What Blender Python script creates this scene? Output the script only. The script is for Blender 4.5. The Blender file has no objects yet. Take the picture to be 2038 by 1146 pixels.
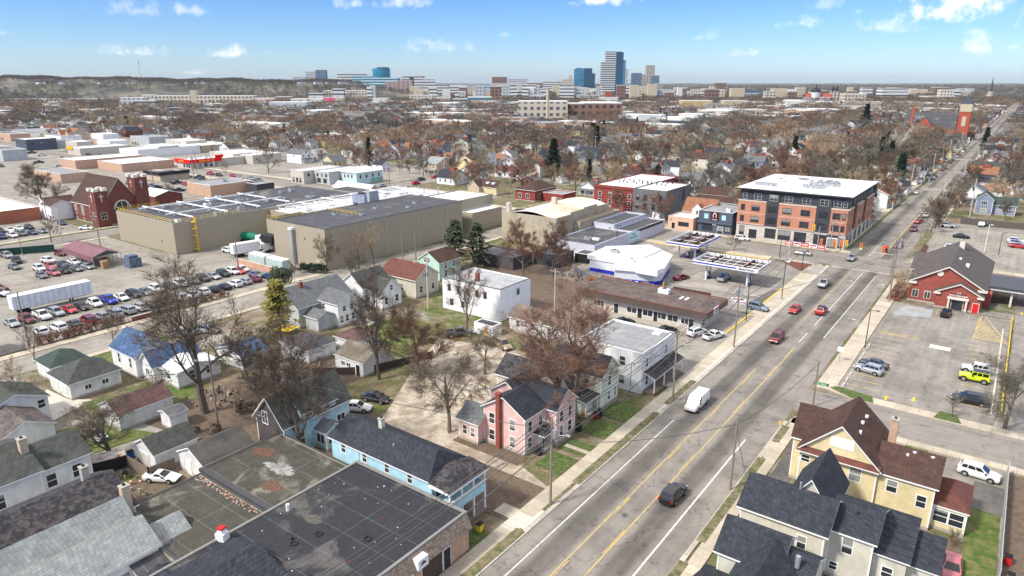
import bpy, math, random
from mathutils import Vector, Matrix, noise
R = math.radians
random.seed(7)
SC = bpy.context.scene
COL = SC.collection

# ------------------------------------------------------------------ camera, sky, sun, exposure
CAMH = 48.0
YAW = R(36.5)
PITCH = math.atan(410 / 1359)
cam = bpy.data.cameras.new('camera'); cam.lens = 24; cam.sensor_width = 36
cam.clip_start = 0.5; cam.clip_end = 60000
camo = bpy.data.objects.new('camera', cam); COL.objects.link(camo)
camo.location = (0, 0, CAMH); camo.rotation_euler = (R(90) - PITCH, 0, YAW)
SC.camera = camo
SC.view_settings.view_transform = 'Standard'; SC.view_settings.look = 'None'
SC.view_settings.gamma = 1; SC.view_settings.exposure = 0.70
SC.cycles.max_bounces = 5; SC.cycles.diffuse_bounces = 3; SC.cycles.glossy_bounces = 2
SC.cycles.volume_bounces = 0; SC.cycles.transparent_max_bounces = 6

SUN_EL, SUN_AZ = R(46), R(205)     # azimuth: direction the sun stands in, clockwise from +Y
sd = Vector((math.sin(SUN_AZ) * math.cos(SUN_EL), math.cos(SUN_AZ) * math.cos(SUN_EL), math.sin(SUN_EL)))
sl = bpy.data.lights.new('sun', 'SUN'); sl.energy = 2.8; sl.angle = R(7); sl.color = (1, .935, .83)
so = bpy.data.objects.new('sun', sl); COL.objects.link(so)
so.rotation_euler = sd.to_track_quat('Z', 'Y').to_euler()

def ray_dir(px, py):               # direction in the sky, from the camera's own angles
    v = Vector((px - 1019, 573 - py, -1359)); v.rotate(camo.rotation_euler); return v.normalized()

world = bpy.data.worlds.new('World'); SC.world = world; world.use_nodes = True
nt = world.node_tree; nt.nodes.clear()
def N(tree, typ, ins=None, **kw):
    n = tree.nodes.new(typ)
    for k, v in kw.items(): setattr(n, k, v)
    if ins:
        for k, v in ins.items():
            s = n.inputs[k]
            if isinstance(v, bpy.types.NodeSocket): tree.links.new(v, s)
            else: s.default_value = v
    return n
def MA(t, op, a, b=0.0, c=0.0, clamp=False):
    n = N(t, 'ShaderNodeMath', operation=op, use_clamp=clamp)
    for i, v in enumerate((a, b, c)):
        if isinstance(v, bpy.types.NodeSocket): t.links.new(v, n.inputs[i])
        else: n.inputs[i].default_value = v
    return n.outputs[0]
def VM(t, op, a, b=None, scale=None):
    n = N(t, 'ShaderNodeVectorMath', operation=op)
    for i, v in enumerate((a, b)):
        if v is None: continue
        if isinstance(v, bpy.types.NodeSocket): t.links.new(v, n.inputs[i])
        else: n.inputs[i].default_value = v
    if scale is not None: n.inputs['Scale'].default_value = scale
    return n
def RNG(t, v, a, b, c=0.0, d=1.0, smooth=True):
    n = N(t, 'ShaderNodeMapRange', {0: v, 1: a, 2: b, 3: c, 4: d}, interpolation_type='SMOOTHSTEP' if smooth else 'LINEAR')
    return n.outputs[0]
def MIX(t, f, a, b, mode='MIX'):
    n = N(t, 'ShaderNodeMix', data_type='RGBA', blend_type=mode)
    for i, v in ((0, f), (6, a), (7, b)):
        if isinstance(v, bpy.types.NodeSocket): t.links.new(v, n.inputs[i])
        elif i == 0: n.inputs[0].default_value = v
        else: n.inputs[i].default_value = tuple(v)[:3] + (1,)
    return n.outputs[2]

sky = N(nt, 'ShaderNodeTexSky', sky_type='NISHITA', sun_disc=False, sun_elevation=SUN_EL, sun_rotation=SUN_AZ,
        air_density=1.0, dust_density=0.6, ozone_density=2.2, altitude=200)
tc = N(nt, 'ShaderNodeTexCoord')
D = tc.outputs['Generated']
dn = VM(nt, 'NORMALIZE', D).outputs[0]
sep = N(nt, 'ShaderNodeSeparateXYZ', {0: dn})
wob = N(nt, 'ShaderNodeTexNoise', {'Vector': dn, 'Scale': 55.0, 'Detail': 7.0, 'Roughness': .62})
mask = None
# small fair-weather clouds: centre (az/el taken as a direction), half widths in radians, strength
CL = [(258, 105, .036, .0085, .75), (458, 107, .026, .0085, .85), (275, 20, .040, .013, .42), (378, 22, .024, .009, .5), (720, 8, .045, .012, .55),
      (820, 8, .045, .012, .55), (1200, 2, .065, .010, .95), (1945, 14, .082, .026, 1.1), (1590, 46, .030, .009, .55), (1645, 10, .024, .010, .35),
      (1490, 106, .026, .007, .75), (1400, 74, .026, .008, .4), (1745, 55, .030, .010, .45), (1955, 98, .030, .013, .8), (885, 96, .042, .009, .6), (1005, 68, .008, .006, .5),
      (1800, 61, .026, .005, .3), (4, 66, .010, .006, .6), (855, 87, .03, .006, .45), (1945, 66, .022, .006, .35), (540, 106, .05, .005, .22), (380, 145, .02, .004, .4), (1400, 60, .0, .0, 0)]
for (cx, cy, wx, wy, st) in CL:
    if st == 0: continue
    c = ray_dir(cx, cy)
    right = Vector((0, 0, 1)).cross(c).normalized(); up = c.cross(right)
    df = VM(nt, 'SUBTRACT', dn, tuple(c)).outputs[0]
    a = VM(nt, 'DOT_PRODUCT', df, tuple(right / (wx * 1.35))).outputs['Value']
    b = VM(nt, 'DOT_PRODUCT', df, tuple(up / (wy * 1.5))).outputs['Value']
    # flat base, rounder top
    b = MA(nt, 'MULTIPLY', b, RNG(nt, b, -.05, .05, 1.9, .9))
    d2 = MA(nt, 'ADD', MA(nt, 'MULTIPLY', a, a), MA(nt, 'MULTIPLY', b, b))
    m = MA(nt, 'SUBTRACT', 1.0, MA(nt, 'SQRT', d2))
    m = MA(nt, 'ADD', m, MA(nt, 'MULTIPLY', MA(nt, 'SUBTRACT', wob.outputs[0], .53), 3.4))
    m = MA(nt, 'MULTIPLY', RNG(nt, m, .12, 1.4), st * .92, clamp=True)
    mask = m if mask is None else MA(nt, 'MAXIMUM', mask, m)
# broken white overcast added overhead and behind, out of view, to neutralise the ambient
big = N(nt, 'ShaderNodeTexNoise', {'Vector': dn, 'Scale': 2.2, 'Detail': 6.0, 'Roughness': .6})
over = MA(nt, 'MULTIPLY', RNG(nt, big.outputs[0], .34, .50), RNG(nt, sep.outputs[2], .26, .46))
mask = MA(nt, 'MAXIMUM', mask, MA(nt, 'MULTIPLY', over, .9), clamp=True)
# deeper, more saturated blue upwards
cr_ = N(nt, 'ShaderNodeValToRGB', {0: MA(nt, 'MULTIPLY', sep.outputs[2], 5.0)}).color_ramp
cr_.elements[0].color = (.82, 1.0, 1.36, 1); cr_.elements[1].position = .6; cr_.elements[1].color = (.385, .64, 1.10, 1); e_ = cr_.elements.new(.30); e_.color = (.55, .80, 1.18, 1)
skyc = MIX(nt, 1.0, sky.outputs[0], nt.nodes[-1].outputs[0], 'MULTIPLY')
cloud = MIX(nt, mask, skyc, (9.2, 9.1, 9.1))
bg = N(nt, 'ShaderNodeBackground', {'Color': cloud, 'Strength': .093})
out = N(nt, 'ShaderNodeOutputWorld'); nt.links.new(bg.outputs[0], out.inputs[0])

# ------------------------------------------------------------------ projection helpers (metres on the ground plane; +Y runs up the avenue)
F0 = 1359.0; SP, CP = math.sin(PITCH), math.cos(PITCH); SY, CY = math.sin(YAW), math.cos(YAW)
def at(px, py, z=0.0):
    a = px - 1019; b = py - 573
    k = (CAMH - z) / (F0 * SP + b * CP)
    r = a * k; f = (F0 * CP - b * SP) * k
    return (r * CY - f * SY, r * SY + f * CY)
def pix(X, Y, Z=0.0):
    r = X * CY + Y * SY; f = -X * SY + Y * CY; d = CAMH - Z
    zc = f * CP + d * SP
    if zc < 1: return (-9999, -9999)
    return (1019 + F0 * r / zc, 573 + F0 * (d * CP - f * SP) / zc)
def polar(px, f):                  # point at forward distance f on the bearing of px (at the horizon)
    r = (px - 1019) / (F0 * CP + (573 - 163) * SP) * f
    return (r * CY - f * SY, r * SY + f * CY)
def fwd(X, Y): return -X * SY + Y * CY

# ------------------------------------------------------------------ materials
MATS = {}
def mat(name, c=(.5, .5, .5), rough=.85, var=.14, sc=.8, kind='', c2=None, metal=0.0, spec=.3, p=.2, coat=0.0, emit=0.0, rnd=0.0, bump=0.0, alpha=None):
    if name in MATS: return MATS[name]
    m = bpy.data.materials.new(name); m.use_nodes = True
    t = m.node_tree; b = t.nodes['Principled BSDF']
    b.inputs['Roughness'].default_value = rough; b.inputs['Metallic'].default_value = metal
    b.inputs['Specular IOR Level'].default_value = spec
    if coat: b.inputs['Coat Weight'].default_value = coat; b.inputs['Coat Roughness'].default_value = .05
    tcn = N(t, 'ShaderNodeTexCoord'); O = tcn.outputs['Object']
    s3 = N(t, 'ShaderNodeSeparateXYZ', {0: O})
    x, y, z = s3.outputs
    n1 = N(t, 'ShaderNodeTexNoise', {'Vector': O, 'Scale': sc, 'Detail': 6.0, 'Roughness': .65}).outputs[0]
    f1 = RNG(t, n1, .3, .7, 1 - var, 1 + var, False)
    c2 = c2 or tuple(v * .7 for v in c)
    col = None
    if kind == 'siding':
        fr = MA(t, 'FRACT', MA(t, 'MULTIPLY', z, 1 / p))
        g = RNG(t, fr, .02, .22, .62, 1.0, False)
        col = MIX(t, 1.0, c, N(t, 'ShaderNodeCombineColor', {0: g, 1: g, 2: g}).outputs[0], 'MULTIPLY')
        st = N(t, 'ShaderNodeTexNoise', {'Vector': VM(t, 'MULTIPLY', O, (.8, .8, .5)).outputs[0], 'Scale': 1.0, 'Detail': 5.0}).outputs[0]
        f1 = MA(t, 'MULTIPLY', f1, RNG(t, st, .35, .65, .84, 1.05, False))
    elif kind in ('brick', 'shingle', 'block'):
        v = N(t, 'ShaderNodeCombineXYZ', {0: MA(t, 'ADD', x, y), 1: MA(t, 'MULTIPLY', z, 1.0 if kind != 'shingle' else 2.0)}).outputs[0]
        bw, rh, ms = {'brick': (.5, .17, .02), 'shingle': (.42, .30, .02), 'block': (.9, .45, .02)}[kind]
        mc = tuple(min(1, q * 1.5 + .04) for q in c) if kind == 'brick' else tuple(q * .6 for q in c)
        bt = N(t, 'ShaderNodeTexBrick', {'Vector': v, 'Color1': (*c, 1), 'Color2': (*c2, 1), 'Mortar': (*mc, 1), 'Scale': 1.0, 'Mortar Size': ms, 'Brick Width': bw, 'Row Height': rh})
        col = bt.outputs[0]
        if kind == 'shingle':
            st = N(t, 'ShaderNodeTexNoise', {'Vector': VM(t, 'MULTIPLY', O, (.9, .9, .25)).outputs[0], 'Scale': 1.3, 'Detail': 4.0}).outputs[0]
            f1 = MA(t, 'MULTIPLY', f1, RNG(t, st, .35, .65, .90, 1.08, False))
    elif kind == 'tar':
        n2 = N(t, 'ShaderNodeTexNoise', {'Vector': O, 'Scale': sc * .22, 'Detail': 9.0, 'Roughness': .62, 'Distortion': .6}).outputs[0]
        n3 = N(t, 'ShaderNodeTexNoise', {'Vector': O, 'Scale': 3.5, 'Detail': 3.0}).outputs[0]
        col = MIX(t, RNG(t, n2, .53, .66), c, c2)
        gx = MA(t, 'ABSOLUTE', MA(t, 'SUBTRACT', MA(t, 'FRACT', MA(t, 'MULTIPLY', y, 1 / 3.1)), .5))
        gy = MA(t, 'ABSOLUTE', MA(t, 'SUBTRACT', MA(t, 'FRACT', MA(t, 'MULTIPLY', x, 1 / 9.3)), .5))
        ln = MA(t, 'MAXIMUM', MA(t, 'GREATER_THAN', gx, .482), MA(t, 'GREATER_THAN', gy, .494))
        col = MIX(t, MA(t, 'MULTIPLY', ln, .35), col, tuple(min(1, q * 2.2 + .08) for q in c))
        f1 = MA(t, 'MULTIPLY', f1, RNG(t, n3, .3, .7, .8, 1.2, False))
    elif kind == 'corrug':
        fr = MA(t, 'FRACT', MA(t, 'MULTIPLY', MA(t, 'ADD', x, y), 1 / p))
        g = RNG(t, fr, .0, .3, .7, 1.0, False)
        col = MIX(t, 1.0, c, N(t, 'ShaderNodeCombineColor', {0: g, 1: g, 2: g}).outputs[0], 'MULTIPLY')
    elif kind == 'patch':
        n2 = N(t, 'ShaderNodeTexNoise', {'Vector': O, 'Scale': sc * .35, 'Detail': 9.0, 'Roughness': .68, 'Distortion': .5}).outputs[0]
        col = MIX(t, RNG(t, n2, .42, .60), c, c2)
    elif kind == 'rgb':
        n2 = N(t, 'ShaderNodeTexNoise', {'Vector': O, 'Scale': sc, 'Detail': 8.0, 'Roughness': .7}).outputs[0]
        col = MIX(t, RNG(t, n2, .38, .62), c, c2)
    if rnd:
        oi = N(t, 'ShaderNodeObjectInfo').outputs['Random']
        f1 = MA(t, 'MULTIPLY', f1, RNG(t, oi, 0, 1, 1 - rnd, 1 + rnd, False))
    base = col if col is not None else N(t, 'ShaderNodeRGB').outputs[0]
    if col is None: base.default_value = (*c, 1)
    fin = MIX(t, 1.0, base, N(t, 'ShaderNodeCombineColor', {0: f1, 1: f1, 2: f1}).outputs[0], 'MULTIPLY')
    t.links.new(fin, b.inputs['Base Color'])
    if emit:
        t.links.new(fin, b.inputs['Emission Color']); b.inputs['Emission Strength'].default_value = emit
    if bump:
        bn = N(t, 'ShaderNodeBump', {'Strength': bump, 'Distance': .1, 'Height': n1}); t.links.new(bn.outputs[0], b.inputs['Normal'])
    MATS[name] = m
    return m

W = dict(
 white=mat('white_siding', (.80, .81, .81), kind='siding', var=.07, sc=.4, p=.24), white2=mat('white_painted_block', (.80, .81, .82), var=.08, sc=.5), trim=mat('white_trim', (.82, .82, .80), var=.06),
 cream=mat('cream_siding', (.62, .59, .50), kind='siding', var=.08), yellow=mat('yellow_siding', (.74, .63, .37), kind='siding', var=.08, p=.26), pink=mat('pink_siding', (.80, .53, .49), kind='siding', var=.07, p=.22),
 mint=mat('mint_siding', (.50, .70, .60), kind='siding', var=.06), pale=mat('pale_green_siding', (.70, .76, .62), kind='siding', var=.06), blue=mat('light_blue_siding', (.43, .67, .75), kind='siding', var=.10, p=.26),
 blueh=mat('grey_blue_siding', (.26, .30, .40), kind='siding', var=.10), dkbrown=mat('dark_brown_siding', (.10, .085, .085), kind='siding', var=.14), grey=mat('grey_siding', (.48, .50, .51), kind='siding', var=.1),
 tan=mat('tan_siding', (.58, .47, .34), kind='siding', var=.1), brick=mat('red_brown_brick', (.17, .048, .035), kind='brick', c2=(.11, .035, .028), var=.16), bankbrick=mat('bank_red_brick', (.27, .065, .045), kind='brick', c2=(.19, .045, .035), var=.12),
 orbrick=mat('orange_brick', (.44, .20, .125), kind='brick', c2=(.35, .15, .09), var=.08), dkred=mat('dark_red_brick', (.24, .04, .03), kind='brick', c2=(.17, .03, .025), var=.12), redb=mat('bright_red_brick', (.26, .065, .04), kind='brick', c2=(.18, .05, .035)),
 tanbrick=mat('tan_brick', (.46, .30, .21), kind='brick', c2=(.38, .25, .18)), salmon=mat('salmon_stucco', (.68, .42, .30), var=.08), stone=mat('pale_stone_block', (.58, .54, .47), kind='block', c2=(.52, .48, .42), var=.08),
 beige=mat('beige_metal_cladding', (.375, .325, .245), kind='rgb', c2=(.34, .30, .225), var=.05, sc=.35), beigep=mat('stained_beige_block', (.44, .385, .29), kind='patch', c2=(.36, .31, .23), var=.10), charcoal=mat('charcoal_panel', (.055, .058, .066), var=.1), grpanel=mat('grey_panel', (.16, .165, .175), kind='corrug', p=.6),
 navy=mat('slate_blue_panel', (.085, .11, .15), kind='corrug', p=.6), garage=mat('white_garage_siding', (.74, .75, .75), kind='siding', p=.22), lilac=mat('pale_lilac_wall', (.56, .57, .64), var=.08), concrete=mat('concrete_wall', (.45, .42, .37), kind='rgb', c2=(.36, .33, .29), sc=1.2),
)
RF = dict(
 dark=mat('charcoal_shingles', (.026, .030, .040), kind='shingle', c2=(.048, .053, .067), var=.2, sc=1.5), black=mat('black_shingles', (.026, .024, .028), kind='patch', c2=(.080, .073, .077), var=.3, sc=4.5), grey=mat('grey_shingles', (.115, .12, .13), kind='shingle', c2=(.17, .18, .185), var=.16),
 lgrey=mat('light_grey_shingles', (.25, .27, .265), kind='shingle', c2=(.34, .36, .35), var=.16), brown=mat('brown_shingles', (.092, .050, .039), kind='shingle', c2=(.058, .033, .027), var=.2), red=mat('red_shingles', (.17, .065, .05), kind='shingle', c2=(.12, .048, .04), var=.2),
 orange=mat('orange_shingles', (.32, .15, .085), kind='shingle', c2=(.24, .11, .07), var=.15), mauve=mat('mottled_red_grey_shingles', (.115, .05, .05), kind='shingle', c2=(.14, .095, .09), var=.3), bluer=mat('blue_mottled_shingles', (.075, .14, .27), kind='shingle', c2=(.045, .075, .15), var=.3),
 green=mat('mossy_grey_shingles', (.055, .060, .056), kind='shingle', c2=(.085, .090, .080), var=.22), dkgrn=mat('dark_green_shingles', (.04, .065, .06), kind='shingle', c2=(.06, .08, .07)), purple=mat('purple_brown_sheet', (.22, .11, .13), kind='corrug', p=.5, var=.2),
 tar=mat('black_membrane_roofing', (.033, .034, .040), kind='tar', c2=(.10, .095, .09), var=.14), tar2=mat('dusty_membrane_roofing', (.085, .083, .080), kind='tar', c2=(.22, .19, .15), var=.18), tarold=mat('weathered_mossy_roofing', (.070, .066, .055), kind='tar', c2=(.19, .172, .14), var=.24, sc=1.0), gravel=mat('brown_gravel_roofing', (.15, .11, .095), kind='patch', c2=(.09, .07, .065), var=.35, sc=1.6),
 greyflat=mat('grey_membrane_roofing', (.26, .265, .275), kind='tar', c2=(.33, .33, .33), var=.1), wflat=mat('white_membrane_roofing', (.70, .70, .69), kind='tar', c2=(.55, .54, .51), var=.06), rust=mat('rust_stained_white_roofing', (.74, .68, .58), kind='patch', c2=(.62, .45, .32), var=.10, sc=.5), dkgrey=mat('dark_grey_membrane', (.072, .073, .082), kind='tar', c2=(.16, .155, .15), var=.16),
)
GL = mat('window_glass', (.030, .036, .045), rough=.12, var=.35, sc=.7, spec=.6)
def _blinds(t, b):                 # some windows have pale blinds or curtains behind the glass
    src = b.inputs['Base Color'].links[0].from_socket; r_ = N(t, 'ShaderNodeObjectInfo').outputs['Random']
    z_ = N(t, 'ShaderNodeSeparateXYZ', {0: N(t, 'ShaderNodeTexCoord').outputs['Object']}).outputs[2]
    f_ = MA(t, 'MULTIPLY', MA(t, 'GREATER_THAN', r_, .55), MA(t, 'GREATER_THAN', z_, MA(t, 'MULTIPLY', MA(t, 'SUBTRACT', 1.0, r_), 3.2)))
    t.links.new(MIX(t, MA(t, 'MULTIPLY', f_, .8), src, (.33, .33, .31)), b.inputs['Base Color'])
_blinds(GL.node_tree, GL.node_tree.nodes['Principled BSDF'])
GLB = mat('blue_window_glass', (.10, .17, .22), rough=.1, var=.3, spec=.6)
BLK = mat('black_metal', (.02, .02, .022), rough=.5); DGR = mat('dark_grey_metal', (.07, .07, .075), rough=.5); GRM = mat('galvanized_metal', (.45, .47, .49), rough=.45, metal=.5)
WMET = mat('white_painted_metal', (.78, .79, .80), rough=.5, var=.05); BLUEP = mat('royal_blue_paint', (.02, .03, .42), rough=.5); YEL = mat('yellow_paint', (.75, .50, .04), var=.2); YELW = mat('worn_yellow_paint', (.62, .44, .13), kind='patch', c2=(.38, .32, .22), sc=3, var=.1)
REDP = mat('red_paint', (.60, .02, .02), rough=.5); WPT = mat('white_road_paint', (.72, .72, .70), kind='patch', c2=(.52, .51, .49), sc=5, var=.1); WOOD = mat('weathered_wood', (.24, .19, .15), kind='rgb', c2=(.15, .12, .10), sc=2.5); POLEW = mat('utility_pole_wood', (.30, .25, .20), kind='rgb', c2=(.21, .17, .14), sc=2)
GREENP = mat('green_paint', (.01, .22, .10), rough=.5); ORP = mat('orange_plastic', (.75, .12, .02), rough=.5); BARKM = mat('bark', (.175, .142, .112), kind='rgb', c2=(.105, .085, .068), sc=3, rnd=.3)
TWIG = [mat('twigs_brown', (.140, .108, .080), rnd=.3, var=.3, sc=.6), mat('twigs_red_brown', (.215, .122, .086), rnd=.3, var=.3, sc=.6), mat('twigs_tan', (.33, .25, .16), rnd=.28, var=.3, sc=.6), mat('twigs_grey_brown', (.155, .14, .115), rnd=.3, var=.3, sc=.6)]
EVG = mat('evergreen_needles', (.028, .052, .030), var=.55, sc=2.0, rnd=.3); EVY = mat('yellow_green_foliage', (.23, .20, .045), var=.5, sc=2.2); EVO = mat('olive_needles', (.075, .095, .050), var=.5, sc=2.0)
PALEB = mat('pale_bark', (.52, .46, .38), var=.2); RUB = mat('tyre_rubber', (.015, .015, .016)); RIM = mat('wheel_rim_metal', (.42, .43, .45), rough=.35, metal=.6); LAMPG = mat('head_lamp_glass', (.7, .72, .72), rough=.1); TAIL = mat('tail_lamp_red', (.35, .01, .01), rough=.2)
CGL = mat('car_glass', (.012, .015, .019), rough=.06, spec=.7, var=.1)

# ------------------------------------------------------------------ mesh builder
class MB:
    def __init__(s): s.v = []; s.f = []; s.m = []
    def poly(s, pts, m=0):
        i = len(s.v); s.v += [tuple(p) for p in pts]; s.f.append(tuple(range(i, i + len(pts)))); s.m.append(m); return s
    def box(s, x0, y0, z0, x1, y1, z1, m=0):
        i = len(s.v)
        s.v += [(x0, y0, z0), (x1, y0, z0), (x1, y1, z0), (x0, y1, z0), (x0, y0, z1), (x1, y0, z1), (x1, y1, z1), (x0, y1, z1)]
        for q in ((0, 3, 2, 1), (4, 5, 6, 7), (0, 1, 5, 4), (1, 2, 6, 5), (2, 3, 7, 6), (3, 0, 4, 7)): s.f.append(tuple(i + k for k in q)); s.m.append(m)
        return s
    def prism(s, pts, z0, z1, m=0, mt=None):   # horizontal polygon, counter-clockwise
        n = len(pts); i = len(s.v)
        s.v += [(p[0], p[1], z0) for p in pts] + [(p[0], p[1], z1) for p in pts]
        for k in range(n): s.f.append((i + k, i + (k + 1) % n, i + n + (k + 1) % n, i + n + k)); s.m.append(m)
        s.f.append(tuple(i + n + k for k in range(n))); s.m.append(m if mt is None else mt)
        s.f.append(tuple(i + n - 1 - k for k in range(n))); s.m.append(m)
        return s
    def ring(s, c, ax, r, n):
        ax = Vector(ax).normalized(); u = ax.orthogonal().normalized(); w = ax.cross(u)
        return [tuple(Vector(c) + (u * math.cos(2 * math.pi * k / n) + w * math.sin(2 * math.pi * k / n)) * r) for k in range(n)]
    def tube(s, a, b, ra, rb, n=6, m=0, caps=True):
        a = Vector(a); b = Vector(b); ax = b - a
        if ax.length < 1e-6: return s
        i = len(s.v); s.v += s.ring(a, ax, ra, n) + s.ring(b, ax, rb, n)
        for k in range(n): s.f.append((i + k, i + (k + 1) % n, i + n + (k + 1) % n, i + n + k)); s.m.append(m)
        if caps:
            s.f.append(tuple(i + n + k for k in range(n))); s.m.append(m); s.f.append(tuple(i + n - 1 - k for k in range(n))); s.m.append(m)
        return s
    def path(s, pts, r, n=5, m=0):
        for a, b in zip(pts, pts[1:]): s.tube(a, b, r, r, n, m, False)
        return s
    def mesh(s, name, mats, smooth=False):
        me = bpy.data.meshes.new(name); me.from_pydata(s.v, [], s.f)
        for q in (mats if isinstance(mats, (list, tuple)) else [mats]): me.materials.append(q)
        me.polygons.foreach_set('material_index', s.m)
        if smooth: me.polygons.foreach_set('use_smooth', [True] * len(s.f))
        me.update(); return me
    def build(s, name, mats, parent=None, loc=(0, 0, 0), smooth=False):
        return link(name, s.mesh(name, mats, smooth), parent, loc)
def link(name, me, parent=None, loc=(0, 0, 0), rz=0.0):
    o = bpy.data.objects.new(name, me); COL.objects.link(o); o.location = loc; o.rotation_euler = (0, 0, rz)
    if parent is not None: o.parent = parent
    return o
def tag(o, label=None, cat=None, group=None, kind=None):
    if label: o['label'] = label
    if cat: o['category'] = cat
    if group: o['group'] = group
    if kind: o['kind'] = kind
    return o
def empty(name, x, y, z=0.0, rz=0.0, label=None, cat=None, group=None):
    o = bpy.data.objects.new(name, None); COL.objects.link(o); o.location = (x, y, z); o.rotation_euler = (0, 0, rz); o.empty_display_size = .5
    return tag(o, label, cat, group)
def copy_tree(o, parent=None):
    c = o.copy(); COL.objects.link(c)
    if parent is not None: c.parent = parent
    for ch in CH.get(o.name, []): copy_tree(ch, c)
    return c
CH = {}
def remember(root, objs):          # children lists of prototypes
    for o in objs:
        CH.setdefault(o.parent.name, []).append(o)

def text_mesh(txt, size, font_bold=True):
    cu = bpy.data.curves.new('t', 'FONT'); cu.body = txt; cu.size = size; cu.align_x = 'CENTER'; cu.align_y = 'CENTER'; cu.extrude = .02; cu.resolution_u = 2
    if font_bold: cu.offset = size * .02
    o = bpy.data.objects.new('t', cu); COL.objects.link(o)
    dg = bpy.context.evaluated_depsgraph_get(); me = bpy.data.meshes.new_from_object(o.evaluated_get(dg)); me.name = 'lettering'
    bpy.data.objects.remove(o); bpy.data.curves.remove(cu); return me
def text(txt, size, m, parent, loc, face='S', sx=1.0):
    me = text_mesh(txt, size); me.materials.clear(); me.materials.append(m)
    o = link('lettering', me, parent, loc); o.rotation_euler = (R(90), 0, {'S': 0, 'E': R(90), 'W': R(-90), 'N': R(180)}[face]); o.scale = (sx, 1, 1); return o

# ------------------------------------------------------------------ buildings
WC = {}
def win_meshes(w, h, style, tm):
    k = (round(w, 2), round(h, 2), style, tm.name)
    if k not in WC:
        f = MB(); t = .10
        f.box(-w / 2 - t, -.05, -t, w / 2 + t, .02, 0); f.box(-w / 2 - t, -.05, h, w / 2 + t, .02, h + t)
        f.box(-w / 2 - t, -.05, 0, -w / 2, .02, h); f.box(w / 2, -.05, 0, w / 2 + t, .02, h)
        if style == 'sash': f.box(-w / 2, -.04, h / 2 - .035, w / 2, .02, h / 2 + .035)
        if style in ('pair', 'grid'): f.box(-.04, -.04, 0, .04, .02, h)
        if style == 'grid': f.box(-w / 2, -.04, h / 2 - .03, w / 2, .02, h / 2 + .03)
        if style == 'triple':
            for q in (-1, 1): f.box(q * w / 6 - .04, -.04, 0, q * w / 6 + .04, .02, h)
        if style == 'pairsash':
            f.box(-.05, -.04, 0, .05, .02, h); f.box(-w / 2, -.03, h * .5 - .03, w / 2, .02, h * .5 + .03)
        p = MB(); p.box(-w / 2, -.012, 0, w / 2, .02, h)
        if style == 'sash' or style == 'pairsash':   # a pale blind drawn down behind part of the glass
            pass
        WC[k] = (f.mesh('window_frame', tm), p.mesh('window_pane', GL))
    return WC[k]
FR = {'S': 0, 'E': R(90), 'N': R(180), 'W': R(-90)}

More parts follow.
